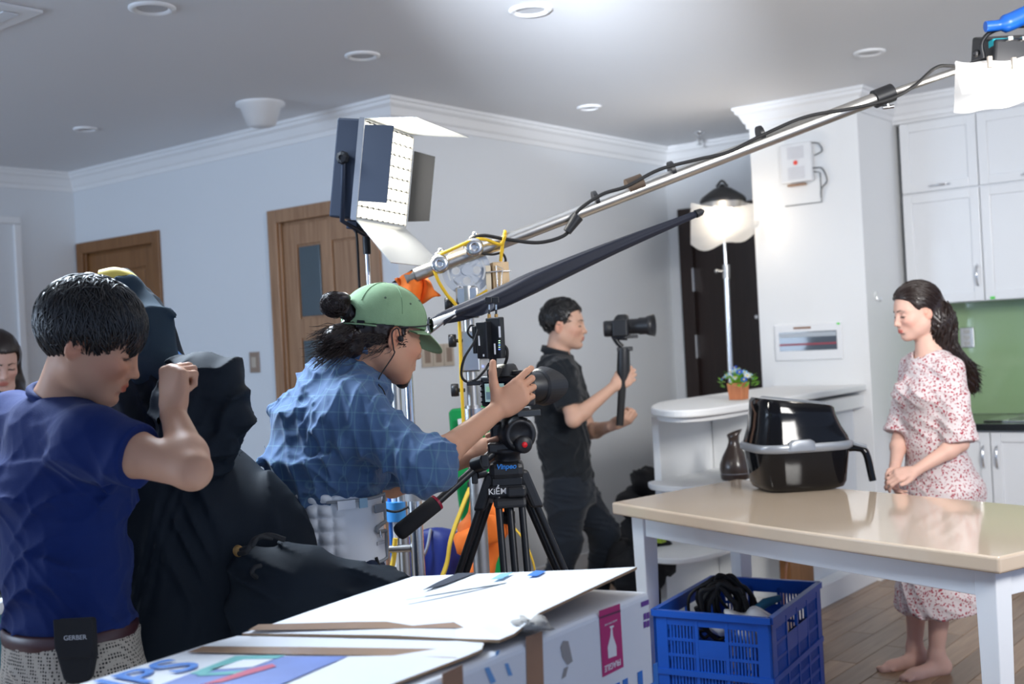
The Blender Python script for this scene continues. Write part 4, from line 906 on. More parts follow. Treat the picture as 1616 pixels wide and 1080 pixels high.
MB().tube([h2+d_*t_ for t_ in (.035, .045, .3, .9, .96, .99, 1.0)], [.017, .0215, .0215, .0215, .019, .013, .004], 18).build('foam_grip', mat('black_foam', (.012, .012, .014), .9, bump=.3, bscale=700), hd_)

camth = thing('dslr_camera', T3(792, 642), 'black camera with lit rear screen and hooded lens held by the man in the cap', 'camera')
cc = T3(796, 613, .02)
cz = nrm(UP); cy_ = ha; cx_ = hs_                   # cx_: camera's right side, seen from behind
def CB(x, y, z): return cc+cx_*x+cy_*y+cz*z
RCb = np.array([cx_, cy_, cz]).T
mb = MB().prism([(-.068, -.022), (-.072, -.014), (-.072, .022), (-.055, .03), (.04, .03), (.052, .045), (.07, .045), (.076, .03), (.076, -.010), (.068, -.022)], -.048, .034)
mb.xf(RCb, cc).build('body', M['blackp'], camth, .006, seg=3)
sq_loft([(-.0, .0, .045, .034, .033, 0), (0, .004, .036, .03, .045, 0), (0, .008, .025, .024, .060, 0), (0, .010, .018, .018, .064, 0)], 28, 3).xf(RCb, cc).build('prism_hump', M['blackp'], camth)
MB().obox(CB(-.002, -.03, .042), cx_, cy_, cz, .020, .012, .013).build('eyecup', M['rubber'], camth, .004)
MB().obox(CB(-.002, -.0425, .042), cx_, cy_, cz, .012, .001, .008).build('viewfinder', M['gloss'], camth)
MB().lathe([(.016, 0), (.018, .001), (.018, .010), (.016, .012), (0, .012)], CB(.055, .0, .034), cz, 20).lathe([(.012, 0), (.012, .008), (0, .009)], CB(.058, .032, .034), cz, 14).build('mode_dial', M['blackm'], camth)
MB().obox(CB(-.012, -.0228, -.010), cx_, cy_, cz, .042, .002, .029).build('screen_bezel', M['gloss'], camth, .001)
scr = mat('camera_screen', (.3, .45, .45), .3); nt = scr.node_tree; b = nt.nodes['Principled BSDF']
MB().obox(CB(-.012, -.0252, -.010), cx_, cy_, cz, .036, .0004, .024).build('screen', mat('screen_glow', (.10, .16, .17), .3, emis=(.38, .55, .56), estr=.55), camth)
for (x, z, w_, h_, c_) in ((-.012, -.001, .030, .007, (.25, .45, .28)), (-.014, -.012, .007, .013, (.62, .62, .62)), (-.013, .004, .004, .004, (.15, .1, .1)), (-.034, -.018, .010, .010, (.12, .18, .22)), (.008, -.02, .012, .008, (.35, .45, .5))):
    MB().obox(CB(x, -.0258, z-.0), cx_, cy_, cz, w_, .0002, h_).build('screen_image', mat('live_image', c_, .4, emis=c_, estr=.35), camth)
for k in range(5): MB().lathe([(.0035, 0), (.0035, .002), (0, .003)], CB(-.064, -.0225, .022-k*.014), -cy_, 10).build('button', M['blackm'], camth)
MB().lathe([(.034, 0), (.036, .01), (.039, .02), (.039, .05), (.041, .052), (.041, .095), (.0435, .10), (.0435, .108), (.040, .112)], CB(-.004, .03, -.004), cy_, 36).build('lens', M['blackp'], camth)
mb = MB(); n_ = 40; vs = []
for k in range(n_):
    q = 2*math.pi*k/n_; Lh = .040+.022*math.cos(2*q)
    for r, l in ((.0435, .098), (.049, .104), (.054, .104+Lh), (.0525, .104+Lh), (.045, .108)):
        vs.append(CB(-.004+r*math.cos(q), .03+l, -.004+r*math.sin(q)))
mb.add(vs, [(k*5+j, k*5+(j+1) % 5, ((k+1) % n_)*5+(j+1) % 5, ((k+1) % n_)*5+j) for k in range(n_) for j in range(5)]).build('lens_hood', M['blackp'], camth)
MB().lathe([(.0, .0), (.036, .004), (.04, 0)], CB(-.004, .125, -.004), cy_, 28).build('front_glass', M['gloss'], camth)
tr = thing('video_transmitter', T3(776, 566), 'black wireless video transmitter with two antennas mounted over the camera', 'transmitter')
tt = T3(775, 534, .0)
txr = nrm(RT*.85-FW*.5); tyr = nrm(FW*.85+RT*.5)
MB().obox(tt-UP*.0+RT*.012, txr, tyr, UP, .022, .012, .054).build('housing', M['blackp'], tr, .003)
MB().obox(tt-RT*.016-UP*.004-FW*.006, txr, tyr, UP, .016, .018, .048).build('battery', M['blackm'], tr, .003)
MB().obox(tt-RT*.037-UP*.002+FW*.004, txr, tyr, UP, .006, .014, .036).build('connector_plate', M['blackp'], tr, .002)
MB().tube([T3(778, 563, .0), T3(778, 586, .01)], .010, 12).build('shoe_mount', M['blackm'], tr)
for x in (772, 783):
    a = MB().tube([T3(x, 503, 0), T3(x, 496, 0)], .0048, 10).build('antenna_base', M['yellow'] if False else mat('brass', (.6, .35, .12), .35, .8), tr)
    MB().tube([T3(x, 496), T3(x, 489)], .003, 10).build('antenna_stem', M['blackp'], tr); MB().tube([T3(x, 489), T3(x, 481)], .0022, 8).build('antenna_pin', M['chrome'], tr)
    MB().obox(T3(x-1, 474), RT, FW, UP, .009, .006, .008).build('antenna', M['blackp'], tr, .002)
for (x, y, w_, h_) in ((788.5, 524, .0028, .0145), (756, 538, .002, .013), (781, 551, .002, .014), (766, 561, .0065, .003)):
    MB().obox(T3(x, y, -.024), RT, FW, UP, w_, .001, h_).build('label', M['white'], tr)
for k, c_ in enumerate(((.5, .8, .5), (.5, .8, .5), (.2, .4, 1), (.5, .8, .5), (.2, .3, 1))):
    MB().obox(T3(788, 538+k*3.4, -.024), RT, FW, UP, .0022, .001, .0012).build('indicator', mat('indicator_led', c_, .4, emis=c_, estr=1.5), tr)
MB().tube(spline([T3(752, 517), T3(743, 514), T3(738, 524), T3(745, 533), T3(756, 535)], 6), .0028, 8).build('power_cable', M['rubber'], tr)
MB().tube(spline([T3(755, 520, -.03), T3(748, 540, -.03), T3(733, 565, -.04), T3(728, 590, -.04), T3(735, 602, -.04), T3(750, 600, -.05), T3(764, 586, -.03), T3(772, 574, -.01)], 6), .0034, 8).build('video_cable', M['rubber'], tr)
MB().tube(spline([T3(795, 545, 0), T3(800, 552, 0), T3(800, 565, 0), T3(795, 580, .02)], 6), .004, 8).build('video_cable', M['rubber'], tr)
MB().obox(T3(748, 605, -.05), nrm(RT-UP*.0), FW, UP, .018, .006, .006).build('cable_plug', M['blackp'], tr, .002)

# ------------------------------------------------------------------ gimbal camera (held by the man in black)
DG = 5.5; G3 = lambda x, y, d=0: W(x, y, DG+d)
gm_ = thing('gimbal', G3(985, 600), 'black handheld gimbal stick gripped in both hands', 'gimbal')
MB().tube([G3(983, 592), G3(978, 672)], [.019, .0175], 14).build('handle', M['rubber'], gm_)
MB().tube([G3(984, 550), G3(984, 584), G3(983, 600)], [.028, .032, .02], 18).build('motor_head', M['blackp'], gm_)
MB().obox(G3(986, 551), RT, FW, UP, .036, .02, .010).build('tilt_cap', M['blackp'], gm_, .004)
MB().tube(spline([G3(982, 548), G3(974, 540), G3(967, 528), G3(963, 520)], 5), .013, 10).build('arm', M['blackp'], gm_)
MB().lathe([(0, -.03), (.035, -.03), (.038, -.02), (.038, .02), (.035, .03), (0, .03)], G3(963, 519), RT, 20).build('roll_motor', M['blackp'], gm_)
MB().obox(G3(986, 532), RT, FW, UP, .06, .02, .008).build('camera_plate', M['blackm'], gm_, .002)
MB().tube(spline([G3(966, 526), G3(975, 533), G3(990, 534)], 4), .01, 8).build('lower_arm', M['blackp'], gm_)
gc = thing('mirrorless_camera', G3(985, 530), 'black camera with a wide lens riding on the gimbal', 'camera')
ga = nrm(RT*.93-FW*.30); gs = nrm(np.cross(ga, UP)); gcc = G3(981, 515)
RG = np.array([gs, ga, UP]).T
MB().prism([(-.065, -.03), (-.068, .02), (-.04, .032), (.04, .032), (.055, .045), (.07, .04), (.068, -.03)], -.048, .03).xf(RG, gcc).build('body', M['blackp'], gc, .006)
sq_loft([(0, 0, .04, .035, .03, 0), (0, .004, .03, .03, .046, 0), (0, .006, .02, .02, .055, 0)], 24, 3).xf(RG, gcc).build('prism_hump', M['blackp'], gc)
MB().lathe([(.034, .0), (.036, .02), (.036, .05), (.040, .055), (.040, .085), (.045, .095), (.052, .125), (.049, .124), (.04, .10), (0, .098)], gcc+ga*.03-UP*.004, ga, 32).build('lens', M['blackp'], gc)

# ------------------------------------------------------------------ cardboard boxes in the foreground
BXZ = .93
M['card'] = mat('white_carton', (.82, .84, .87), .5, var=.04, vscale=5)
M['kraft'] = mat('brown_cardboard', (.36, .23, .13), .75, var=.15, vscale=12)
M['tape'] = mat('brown_tape', (.50, .33, .22), .22, coat=.4, var=.12, vscale=25)
M['bprint'] = mat('blue_carton_print', (.02, .20, .66), .5)
T_ = lambda x, y, z=BXZ: HIT(x, y, 2, z)
fr_ = T_(1026, 929)[:2]; nr_ = T_(700, 1064)[:2]
ed = nrm(nr_-fr_); ew = A_(ed[1], -ed[0])           # towards us, and to the left
if ew@RT[:2] > 0: ew = -ew
def BP(l, w_, z): return A_(*(fr_+ed*l+ew*w_), z)   # length towards us, width leftwards
def SD(x, y, off=.0006):                               # pixel -> point on the side face of the carton
    d = ray(x, y); n = A_(*(-ew), 0); q = A_(*fr_, 0); return CP+d*(((q-CP)@n)/(d@n))+n*off
bx = thing('carton', (*BP(.55, .25, 0)[:2], 0), 'large worn white cardboard carton with brown tape, blue lettering and a magenta fragile label', 'box')
foot = [BP(l, w_, 0)[:2] for l, w_ in ((0, 0), (.085, .515), (1.25, .475), (1.25, 0))]
MB().prism([tuple(p) for p in foot], 0, .925).build('walls', M['card'], bx, .012, seg=3)
def TP(x, y, z): return HIT(x, y, 2, z)
ff = [TP(1005, 895, .974), TP(930, 899, .962), TP(800, 904, .946), TP(652, 910, .934), TP(560, 940, .934), TP(430, 985, .936), TP(382, 1000, .936), TP(480, 1001, .938), TP(620, 1003, .94), TP(720, 1008, .938), TP(788, 1010, .944), TP(812, 1000, .945), TP(850, 968, .955), TP(930, 930, .966)]
def flapmesh(pts, th):
    bm = bmesh.new(); vs = [bm.verts.new(V(p)) for p in pts]; f = bm.faces.new(vs); bmesh.ops.triangulate(bm, faces=[f])
    return bm, th
def flap(pts, name, m, th=.005):
    c = sum(pts)/len(pts); n = len(pts); vs = [np.array(p) for p in pts]+[c]+[np.array(p)-A_(0, 0, th) for p in pts]+[c-A_(0, 0, th)]
    fs = [(i, (i+1) % n, n) for i in range(n)]+[(n+1+(i+1) % n, n+1+i, 2*n+1) for i in range(n)]+[(i, n+1+i, n+1+(i+1) % n, (i+1) % n) for i in range(n)]
    mb = MB(); mb.add(vs, fs[:n]); 
    mb = MB(); o = len(vs)
    for i, f in enumerate(fs): mb.f.append(list(f)); mb.mi.append(0 if i < n else 1); mb.sm.append(False)
    mb.v = [tuple(map(float, v)) for v in vs]
    return mb.build(name, [m, M['kraft']], bx)
f1 = flap(ff, 'top_flap', M['card'])
nf = [TP(374, 1004, .932), TP(480, 1004, .933), TP(620, 1006, .934), TP(720, 1009, .934), TP(764, 1014, .936), TP(760, 1025, .938), TP(735, 1036, .936), TP(690, 1053, .934), TP(600, 1087, .934), TP(440, 1150, .932), TP(-100, 1160, .932), TP(120, 1082, .932), TP(240, 1045, .932), TP(330, 1016, .932)]
f2 = flap(nf, 'top_flap', M['card'])
def pr(pts, z, name, m, par=bx, lift=.0012): 
    P_ = [TP(x, y, z)+A_(0, 0, lift) for x, y in pts]; o = MB().plate(P_, (0, 0, 1), .0005).build(name, m, par); return o
pr([(408, 988), (560, 984), (700, 983), (838, 983), (826, 993), (640, 994), (392, 997)], .9395, 'tape_strip', M['tape'], lift=.002)
pr([(320, 1022), (480, 1023), (690, 1026), (748, 1030), (720, 1041), (640, 1037), (480, 1035), (296, 1031)], .934, 'tape_strip', M['tape'])
pr([(752, 906.5), (735, 913), (700, 926), (668, 934), (690, 922), (722, 907.5)], .941, 'black_bar_print', mat('dark_print', (.04, .05, .07), .5), lift=.003)
pr([(862, 905), (848, 913), (832, 912), (845, 904)], .953, 'blue_print', M['bprint'], lift=.004)
pr([(810, 907), (792, 917), (775, 918), (790, 909)], .948, 'pale_blue_print', mat('pale_print', (.25, .55, .75), .5), lift=.004)
for k in range(6): pr([(640+k*30, 950-k*5), (740+k*30, 934-k*5), (741+k*30, 935-k*5), (642+k*30, 951-k*5)], .945, 'fine_print', mat('faint_print', (.60, .66, .72), .6), lift=.004)
pic = [(372, 1038), (548, 1038), (430, 1088), (230, 1092)]
pr(pic, .9335, 'picture_print', mat('picture_blue', (.16, .24, .58), .4, var=.35, vscale=9), lift=.0014)
teal = mat('picture_teal', (.12, .48, .46), .4); pink = mat('picture_red', (.62, .08, .16), .4)
pr([(372, 1038), (450, 1037), (438, 1042), (382, 1044), (318, 1068), (300, 1066)], .9335, 'picture_frame_print', teal, lift=.0022)
pr([(384, 1044), (432, 1043), (398, 1056), (330, 1060)], .9335, 'picture_white_print', M['card'], lift=.0022)  # white part of the printed picture
pr([(318, 1066), (400, 1060), (395, 1066), (310, 1070)], .9335, 'picture_frame_print', teal, lift=.0024)
pr([(430, 1051), (436, 1055), (350, 1080), (318, 1084), (392, 1060)], .9335, 'picture_red_print', pink, lift=.0026)
pr([(500, 1052), (540, 1062), (400, 1100), (380, 1095)], .9335, 'grey_line_print', mat('grey_print', (.5, .55, .6), .5), lift=.0011) if False else None
text_mesh('PHILIPS', .125, TP(300, 1046, .934)+A_(*(ed*.0), 0)+A_(0, 0, .002), A_(*(-ed), 0), A_(*ew, 0), M['bprint'], 'brand_lettering', bx, .0003, align='RIGHT', bold=.0006)
# side face
mg = mat('magenta_label', (.52, .015, .17), .45); wh = mat('label_white', (.85, .83, .85), .5)
def sp(pts, name, m, off=.0008): return MB().plate([SD(x, y, off) for x, y in pts], A_(*(-ew), 0), .0004).build(name, m, bx)
sp([(944.5, 964.6), (977.5, 952.9), (983.3, 1052.8), (950.4, 1069.3)], 'fragile_label', mg)
sp([(945.5, 974), (978, 962.5), (978.3, 966), (945.7, 977)], 'label_band', mat('label_dark', (.15, .02, .08), .5), .0014)
sp([(961, 989), (967, 987), (967.6, 989.5), (965, 991), (966, 1003), (971.5, 1020), (972, 1035), (959, 1039.5), (957.8, 1022), (962, 1005), (963, 992), (961.5, 992)], 'glass_symbol', wh, .0014)
fo_ = (SD(966, 1050, .0014))
text_mesh('FRAGILE', .0155, fo_, A_(*ed, 0), -UP, wh, 'fragile_lettering', bx, .0003, bold=.0003, shear=0).scale = (1, 1, 1)
for (x, y, s_) in ((963, 983, 'HANDLE WITH CARE'),): text_mesh(s_, .0045, SD(x, y, .0014), A_(*ed, 0), -UP, wh, 'small_lettering', bx, .0003)
pu = mat('purple_print', (.14, .04, .30), .5)
sp([(1011, 951), (1023, 946.5), (1023.5, 954), (1011.6, 958.5)], 'purple_print', pu)
for a in ((1015, 969), (1020, 967.5)):
    for dy in (0, 13): sp([(a[0], a[1]+dy), (a[0]+4, a[1]+dy-1.5), (a[0]+4.4, a[1]+dy+8), (a[0]+.5, a[1]+dy+10)], 'purple_print', pu)
sp([(829, 1006), (855, 996), (858, 1100), (831, 1100)], 'tape_strip', mat('old_tape', (.36, .20, .12), .35, var=.2, vscale=20))
sp([(697, 1064), (729, 1049), (731, 1100), (699, 1100)], 'tape_strip', bpy.data.materials['old_tape'])
sp([(888, 1012), (896, 1012), (900, 1030), (903, 1044), (895, 1050), (887, 1038), (884, 1022)], 'dirt_mark', mat('dirt', (.34, .32, .31), .8))
sp([(890, 1055), (896, 1052), (892, 1068), (886, 1072)], 'dirt_mark', bpy.data.materials['dirt'])
lb = mat('light_blue_print', (.16, .38, .72), .5)
for pts in ([(764, 1055), (771, 1053), (782, 1076), (774, 1080)], [(796, 1048), (801, 1047), (808, 1066), (802, 1067)], [(782, 1028), (788, 1026), (786, 1033), (781, 1036)]): sp(pts, 'blue_side_print', lb)
text_mesh('PHILIPS', .115, SD(1040, 1075, .0012), A_(*ed, 0), -UP, M['bprint'], 'brand_lettering', bx, .0004, align='LEFT', bold=.003)
# torn paper at the flap corner
crumple(TP(838, 985, .945), (.035, .03, .010), 9, amp=.35).build('torn_cardboard', mat('torn_paper', (.45, .42, .38), .9, var=.4, vscale=40), bx)

# ------------------------------------------------------------------ far left: white table and teal armchair
DS = 3.6
t = thing('side_table', (*W(-40, 960, 2.9)[:2], 0), 'corner of a white table at the bottom left edge', 'table')
p0 = HIT(24, 938, 2, .74)
rt2, fw2 = RT, FW
MB().obox(A_(*(p0[:2]-RT[:2]*.4+FW[:2]*.0), .72), RT, FW, UP, .40, .30, .02).build('tabletop', M['tleg'], t, .005)
for a in (.02, -.74): 
    for b_ in (-.26, .26): MB().obox(A_(*(p0[:2]+RT[:2]*(a-.04)+FW[:2]*b_), .35), RT, FW, UP, .025, .025, .349).build('leg', M['tleg'], t, .003)
t = thing('gadget', HIT(12, 920, 2, .75), 'black tangled gadget lying on the white table corner', 'gadget')
crumple(A_(*(p0[:2]-RT[:2]*.06), .762), (.06, .05, .018), 3, amp=.3).build('body', M['blackp'], t)
t = thing('armchair', (*W(-20, 850, 3.9)[:2], 0), 'teal armchair at the left edge with a seated woman', 'armchair')
q = W(-25, 850, 4.3); tm = mat('teal_fabric', (.05, .17, .20), .8, bump=.8, bscale=120, var=.3, vscale=90)
MB().obox(A_(q[0], q[1], .25), RT, FW, UP, .30, .35, .20).build('seat', tm, t, .04)
MB().obox(A_(q[0], q[1], .45)-RT*.34, RT, FW, UP, .07, .38, .45).build('backrest', tm, t, .04)
MB().obox(A_(q[0], q[1], .33)-FW*.30, RT, FW, UP, .33, .07, .33).build('armrest', tm, t, .04)

# ------------------------------------------------------------------ people: implicit surfaces meshed with surface nets
def _h(v): return np.asarray(v, np.float32)
def E_(c, r, R=None, k=.015, op='u', inv=None): return dict(t='e', c=_h(c), r=_h(r), R=None if R is None else _h(R), k=k, op=op, b=float(max(r)))
def C_(a, b_, r1, r2=None, k=.015, op='u'): return dict(t='c', a=_h(a), b=_h(b_), r1=r1, r2=r1 if r2 is None else r2, k=k, op=op)
def F_(a, b_, s, w1, w2, k=.03, op='u', cap=.03):      # elliptic cone: s = side axis, w = (half width, half depth)
    a, b_ = np.array(a, float), np.array(b_, float); ax = nrm(b_-a); s = nrm(np.array(s, float)-ax*(np.array(s)@ax)); o = np.cross(ax, s)
    return dict(t='f', a=_h(a), b=_h(b_), s=_h(s), o=_h(o), ax=_h(ax), L=float(np.linalg.norm(b_-a)), w1=w1, w2=w2, k=k, op=op, cap=cap)
def H_(p, n, k=.004): return dict(t='h', p=_h(p), n=_h(n), k=k, op='i')      # keep the side where (x-p).n < 0
def G_(items, k=.012, op='u'): return dict(t='g', items=items, k=k, op=op)
def FN(fn, k=.01, op='u'): return dict(t='fn', fn=fn, k=k, op=op)
def d_prim(q, P):
    t = q['t']
    if t == 'e':
        p = P-q['c']
        if q['R'] is not None: p = p@q['R']
        r = q['r']; k0 = np.sqrt(((p/r)**2).sum(-1)); k1 = np.sqrt(((p/(r*r))**2).sum(-1))+1e-6
        return k0*(k0-1)/k1
    if t == 'c':
        ba = q['b']-q['a']; pa = P-q['a']; h = np.clip(pa@ba/max(float(ba@ba), 1e-9), 0, 1)
        return np.sqrt(((pa-h[..., None]*ba)**2).sum(-1))-(q['r1']+(q['r2']-q['r1'])*h)
    if t == 'f':
        pa = P-q['a']; z = pa@q['ax']; h = np.clip(z/q['L'], 0, 1)
        w = q['w1'][0]+(q['w2'][0]-q['w1'][0])*h; d = q['w1'][1]+(q['w2'][1]-q['w1'][1])*h
        ex = (z-h*q['L'])/q['cap']; x = pa@q['s']; y = pa@q['o']
        k0 = np.sqrt((x/w)**2+(y/d)**2+ex**2)+1e-6
        k1 = np.sqrt((x/w**2)**2+(y/d**2)**2+(ex/q['cap'])**2)+1e-6
        return k0*(k0-1)/k1
    if t == 'h': return (P-q['p'])@q['n']
    if t == 'g': return d_all(q['items'], P)
    return q['fn'](P).astype(np.float32)
def comb(cur, d, q):
    k = q['k']; op = q['op']
    if op == 'u': h = np.maximum(k-np.abs(cur-d), 0)/k; return np.minimum(cur, d)-h*h*k*.25
    if op == 's': d = -d
    h = np.maximum(k-np.abs(cur-d), 0)/k; return np.maximum(cur, d)+h*h*k*.25
def d_all(prims, P):
    cur = np.full(P.shape[:-1], 1., np.float32)
    for q in prims: cur = comb(cur, d_prim(q, P), q)
    return cur
def d_blocks(prims, Cn, P, s):
    cur = np.full(P.shape[:-1], 1., np.float32)
    for q in prims:
        if q['op'] == 'i': cur = comb(cur, d_prim(q, P), q); continue
        dc = d_prim(q, Cn); m = dc < s*1.35+q['k']+.015
        if not m.any(): continue
        cur[m] = comb(cur[m], d_blocks(q['items'], Cn[m], P[m], s) if q['t'] == 'g' else d_prim(q, P[m]), q)
    return cur
def mesh_sdf(prims, lo, hi, res, disp=None):
    B = 8; s = B*res; lo = np.array(lo, np.float32)
    nb = np.ceil((np.array(hi)-lo)/s).astype(int)
    I = np.stack(np.meshgrid(*[np.arange(n) for n in nb], indexing='ij'), -1).reshape(-1, 3)
    Cn = (lo+(I+.5)*s).astype(np.float32); d = d_all(prims, Cn); act = np.abs(d) < s*1.15+.02; I = I[act]; Cn = Cn[act]
    loc = np.stack(np.meshgrid(*[np.arange(B+1)]*3, indexing='ij'), -1).reshape(-1, 3)
    VS = []; IDX = []; SG = []; Nn = nb*B+1
    def gid(ijk): return (ijk[..., 0].astype(np.int64)*Nn[1]+ijk[..., 1])*Nn[2]+ijk[..., 2]
    verts = []; vid = []; edges = [[], [], []]
    for c0 in range(0, len(I), 1500):
        Ib = I[c0:c0+1500]; P = (lo+(Ib[:, None, :]*B+loc)*res).astype(np.float32)
        D = d_blocks(prims, Cn[c0:c0+1500], P, s)
        if disp is not None: D = D+disp(P)
        n = len(Ib); D = D.reshape(n, B+1, B+1, B+1); ins = D < 0
        acc = np.zeros((n, B, B, B, 3), np.float32); cnt = np.zeros((n, B, B, B), np.float32)
        for ax in range(3):
            o1, o2 = [a for a in range(3) if a != ax]
            for u in (0, 1):
                for v in (0, 1):
                    sl0 = [slice(None)]*4; sl0[1+ax] = slice(0, B); sl0[1+o1] = slice(u, B+u); sl0[1+o2] = slice(v, B+v)
                    sl1 = list(sl0); sl1[1+ax] = slice(1, B+1)
                    a, b_ = D[tuple(sl0)], D[tuple(sl1)]; cr = (a < 0) != (b_ < 0)
                    t = np.where(cr, a/(a-b_+1e-12), 0); acc[..., ax] += t; acc[..., o1] += cr*u; acc[..., o2] += cr*v; cnt += cr
            # owned edges along ax
            sl0 = [slice(None)]+[slice(0, B)]*3; sl1 = list(sl0); sl1[1+ax] = slice(1, B+1)
            a, b_ = ins[tuple(sl0)], ins[tuple(sl1)]; w_ = np.argwhere(a != b_)
            if len(w_): edges[ax].append((Ib[w_[:, 0]]*B+w_[:, 1:], a[a != b_]))
        w_ = np.argwhere(cnt > 0); off = acc[cnt > 0]/cnt[cnt > 0][:, None]; g = Ib[w_[:, 0]]*B+w_[:, 1:]
        verts.append(lo+(g+off)*res); vid.append(gid(g))
    verts = np.concatenate(verts); vid = np.concatenate(vid); o = np.argsort(vid); verts = verts[o]; vid = vid[o]
    Q = []
    for ax in range(3):
        if not edges[ax]: continue
        g = np.concatenate([e[0] for e in edges[ax]]); sg = np.concatenate([e[1] for e in edges[ax]])
        o1, o2 = (ax+1) % 3, (ax+2) % 3; e1 = np.zeros(3, int); e1[o1] = 1; e2 = np.zeros(3, int); e2[o2] = 1
        ids = np.stack([gid(g-e1-e2), gid(g-e2), gid(g), gid(g-e1)], 1); j = np.searchsorted(vid, ids); j = np.minimum(j, len(vid)-1)
        ok = (vid[j] == ids).all(1); j = j[ok]; sg = sg[ok]; j[~sg] = j[~sg][:, ::-1]; Q.append(j)
    return verts, np.concatenate(Q)
def to_obj(name, vq, m, parent, col=None, smooth=0):
    v, q = vq; me = bpy.data.meshes.new(name); me.vertices.add(len(v)); me.vertices.foreach_set('co', v.astype(np.float32).ravel())
    me.loops.add(q.size); me.loops.foreach_set('vertex_index', q.ravel().astype(np.int32)); me.polygons.add(len(q))
    me.polygons.foreach_set('loop_start', np.arange(0, q.size, 4, dtype=np.int32)); me.polygons.foreach_set('loop_total', np.full(len(q), 4, np.int32))
    me.update(calc_edges=True); me.polygons.foreach_set('use_smooth', np.ones(len(q), bool)); me.materials.append(m)
    if col is not None:
        ca = me.color_attributes.new('tint', 'FLOAT_COLOR', 'POINT'); c = np.ones((len(v), 4), np.float32); c[:, :3] = col; ca.data.foreach_set('color', c.ravel())
    o = bpy.data.objects.new(name, me); COL.objects.link(o)
    if parent is not None: setpar(o, parent)
    return o
def bounds(prims, pad=.03):
    lo = np.full(3, 9.); hi = np.full(3, -9.)
    for q in prims:
        if q['op'] != 'u': continue
        if q['t'] == 'e': L = [(q['c'], q['b'])]
        elif q['t'] == 'c': L = [(q['a'], q['r1']), (q['b'], q['r2'])]
        elif q['t'] == 'f': L = [(q['a'], max(*q['w1'], q['cap'])), (q['b'], max(*q['w2'], q['cap']))]
        elif q['t'] == 'g': a, b_ = bounds(q['items'], 0); lo = np.minimum(lo, a); hi = np.maximum(hi, b_); continue
        elif 'bb' in q: L = q['bb']
        else: continue
        for c, r in L: lo = np.minimum(lo, c-r); hi = np.maximum(hi, c+r)
    return lo-pad, hi+pad
def sdf(name, prims, res, m, parent, disp=None, col=None):
    lo, hi = bounds(prims); v, q = mesh_sdf(prims, lo, hi, res, disp)
    return to_obj(name, (v, q), m, parent, None if col is None else col(v))
def waves(dirs, amp, seed=0):
    r = np.random.default_rng(seed); D = [(_h(nrm(d))*f, a*amp, r.uniform(0, 6), _h(r.normal(size=3))*f*.28, _h(r.normal(size=3))*f*.5) for d, f, a in dirs]
    def fn(P):
        o = np.zeros(P.shape[:-1], np.float32)
        for k, a, ph, k2, k3 in D:
            s = np.sin(P@k+ph+2.2*np.sin(P@k2+ph*2)); o += a*(1-np.abs(s))**1.5*(.5+.5*np.sin(P@k3))
        return -o
    return fn
def skin_mat(name, c, rough=.52):
    m = mat(name, c, rough, bump=.12, bscale=500, sss=.12, spec=.3); nt = m.node_tree; b = nt.nodes['Principled BSDF']
    a = nt.nodes.new('ShaderNodeVertexColor'); a.layer_name = 'tint'; mx = nt.nodes.new('ShaderNodeMix'); mx.data_type = 'RGBA'; mx.blend_type = 'MULTIPLY'; mx.inputs[0].default_value = 1
    mx.inputs[6].default_value = (*c, 1); nt.links.new(a.outputs[0], mx.inputs[7]); nt.links.new(mx.outputs[2], b.inputs['Base Color']); return m
def cloth_mat(name, c, rough=.85, bump=.35, bs=420, sheen=.15): return mat(name, c, rough, bump=bump, bscale=bs, sheen=sheen, spec=.25)
hair_m = mat('black_hair', (.008, .007, .007), .32, spec=.7)
hair_b = mat('dark_brown_hair', (.018, .009, .007), .36, spec=.6)
eye_w = mat('eye_white', (.62, .6, .58), .25); eye_d = mat('dark_iris', (.01, .006, .005), .15)

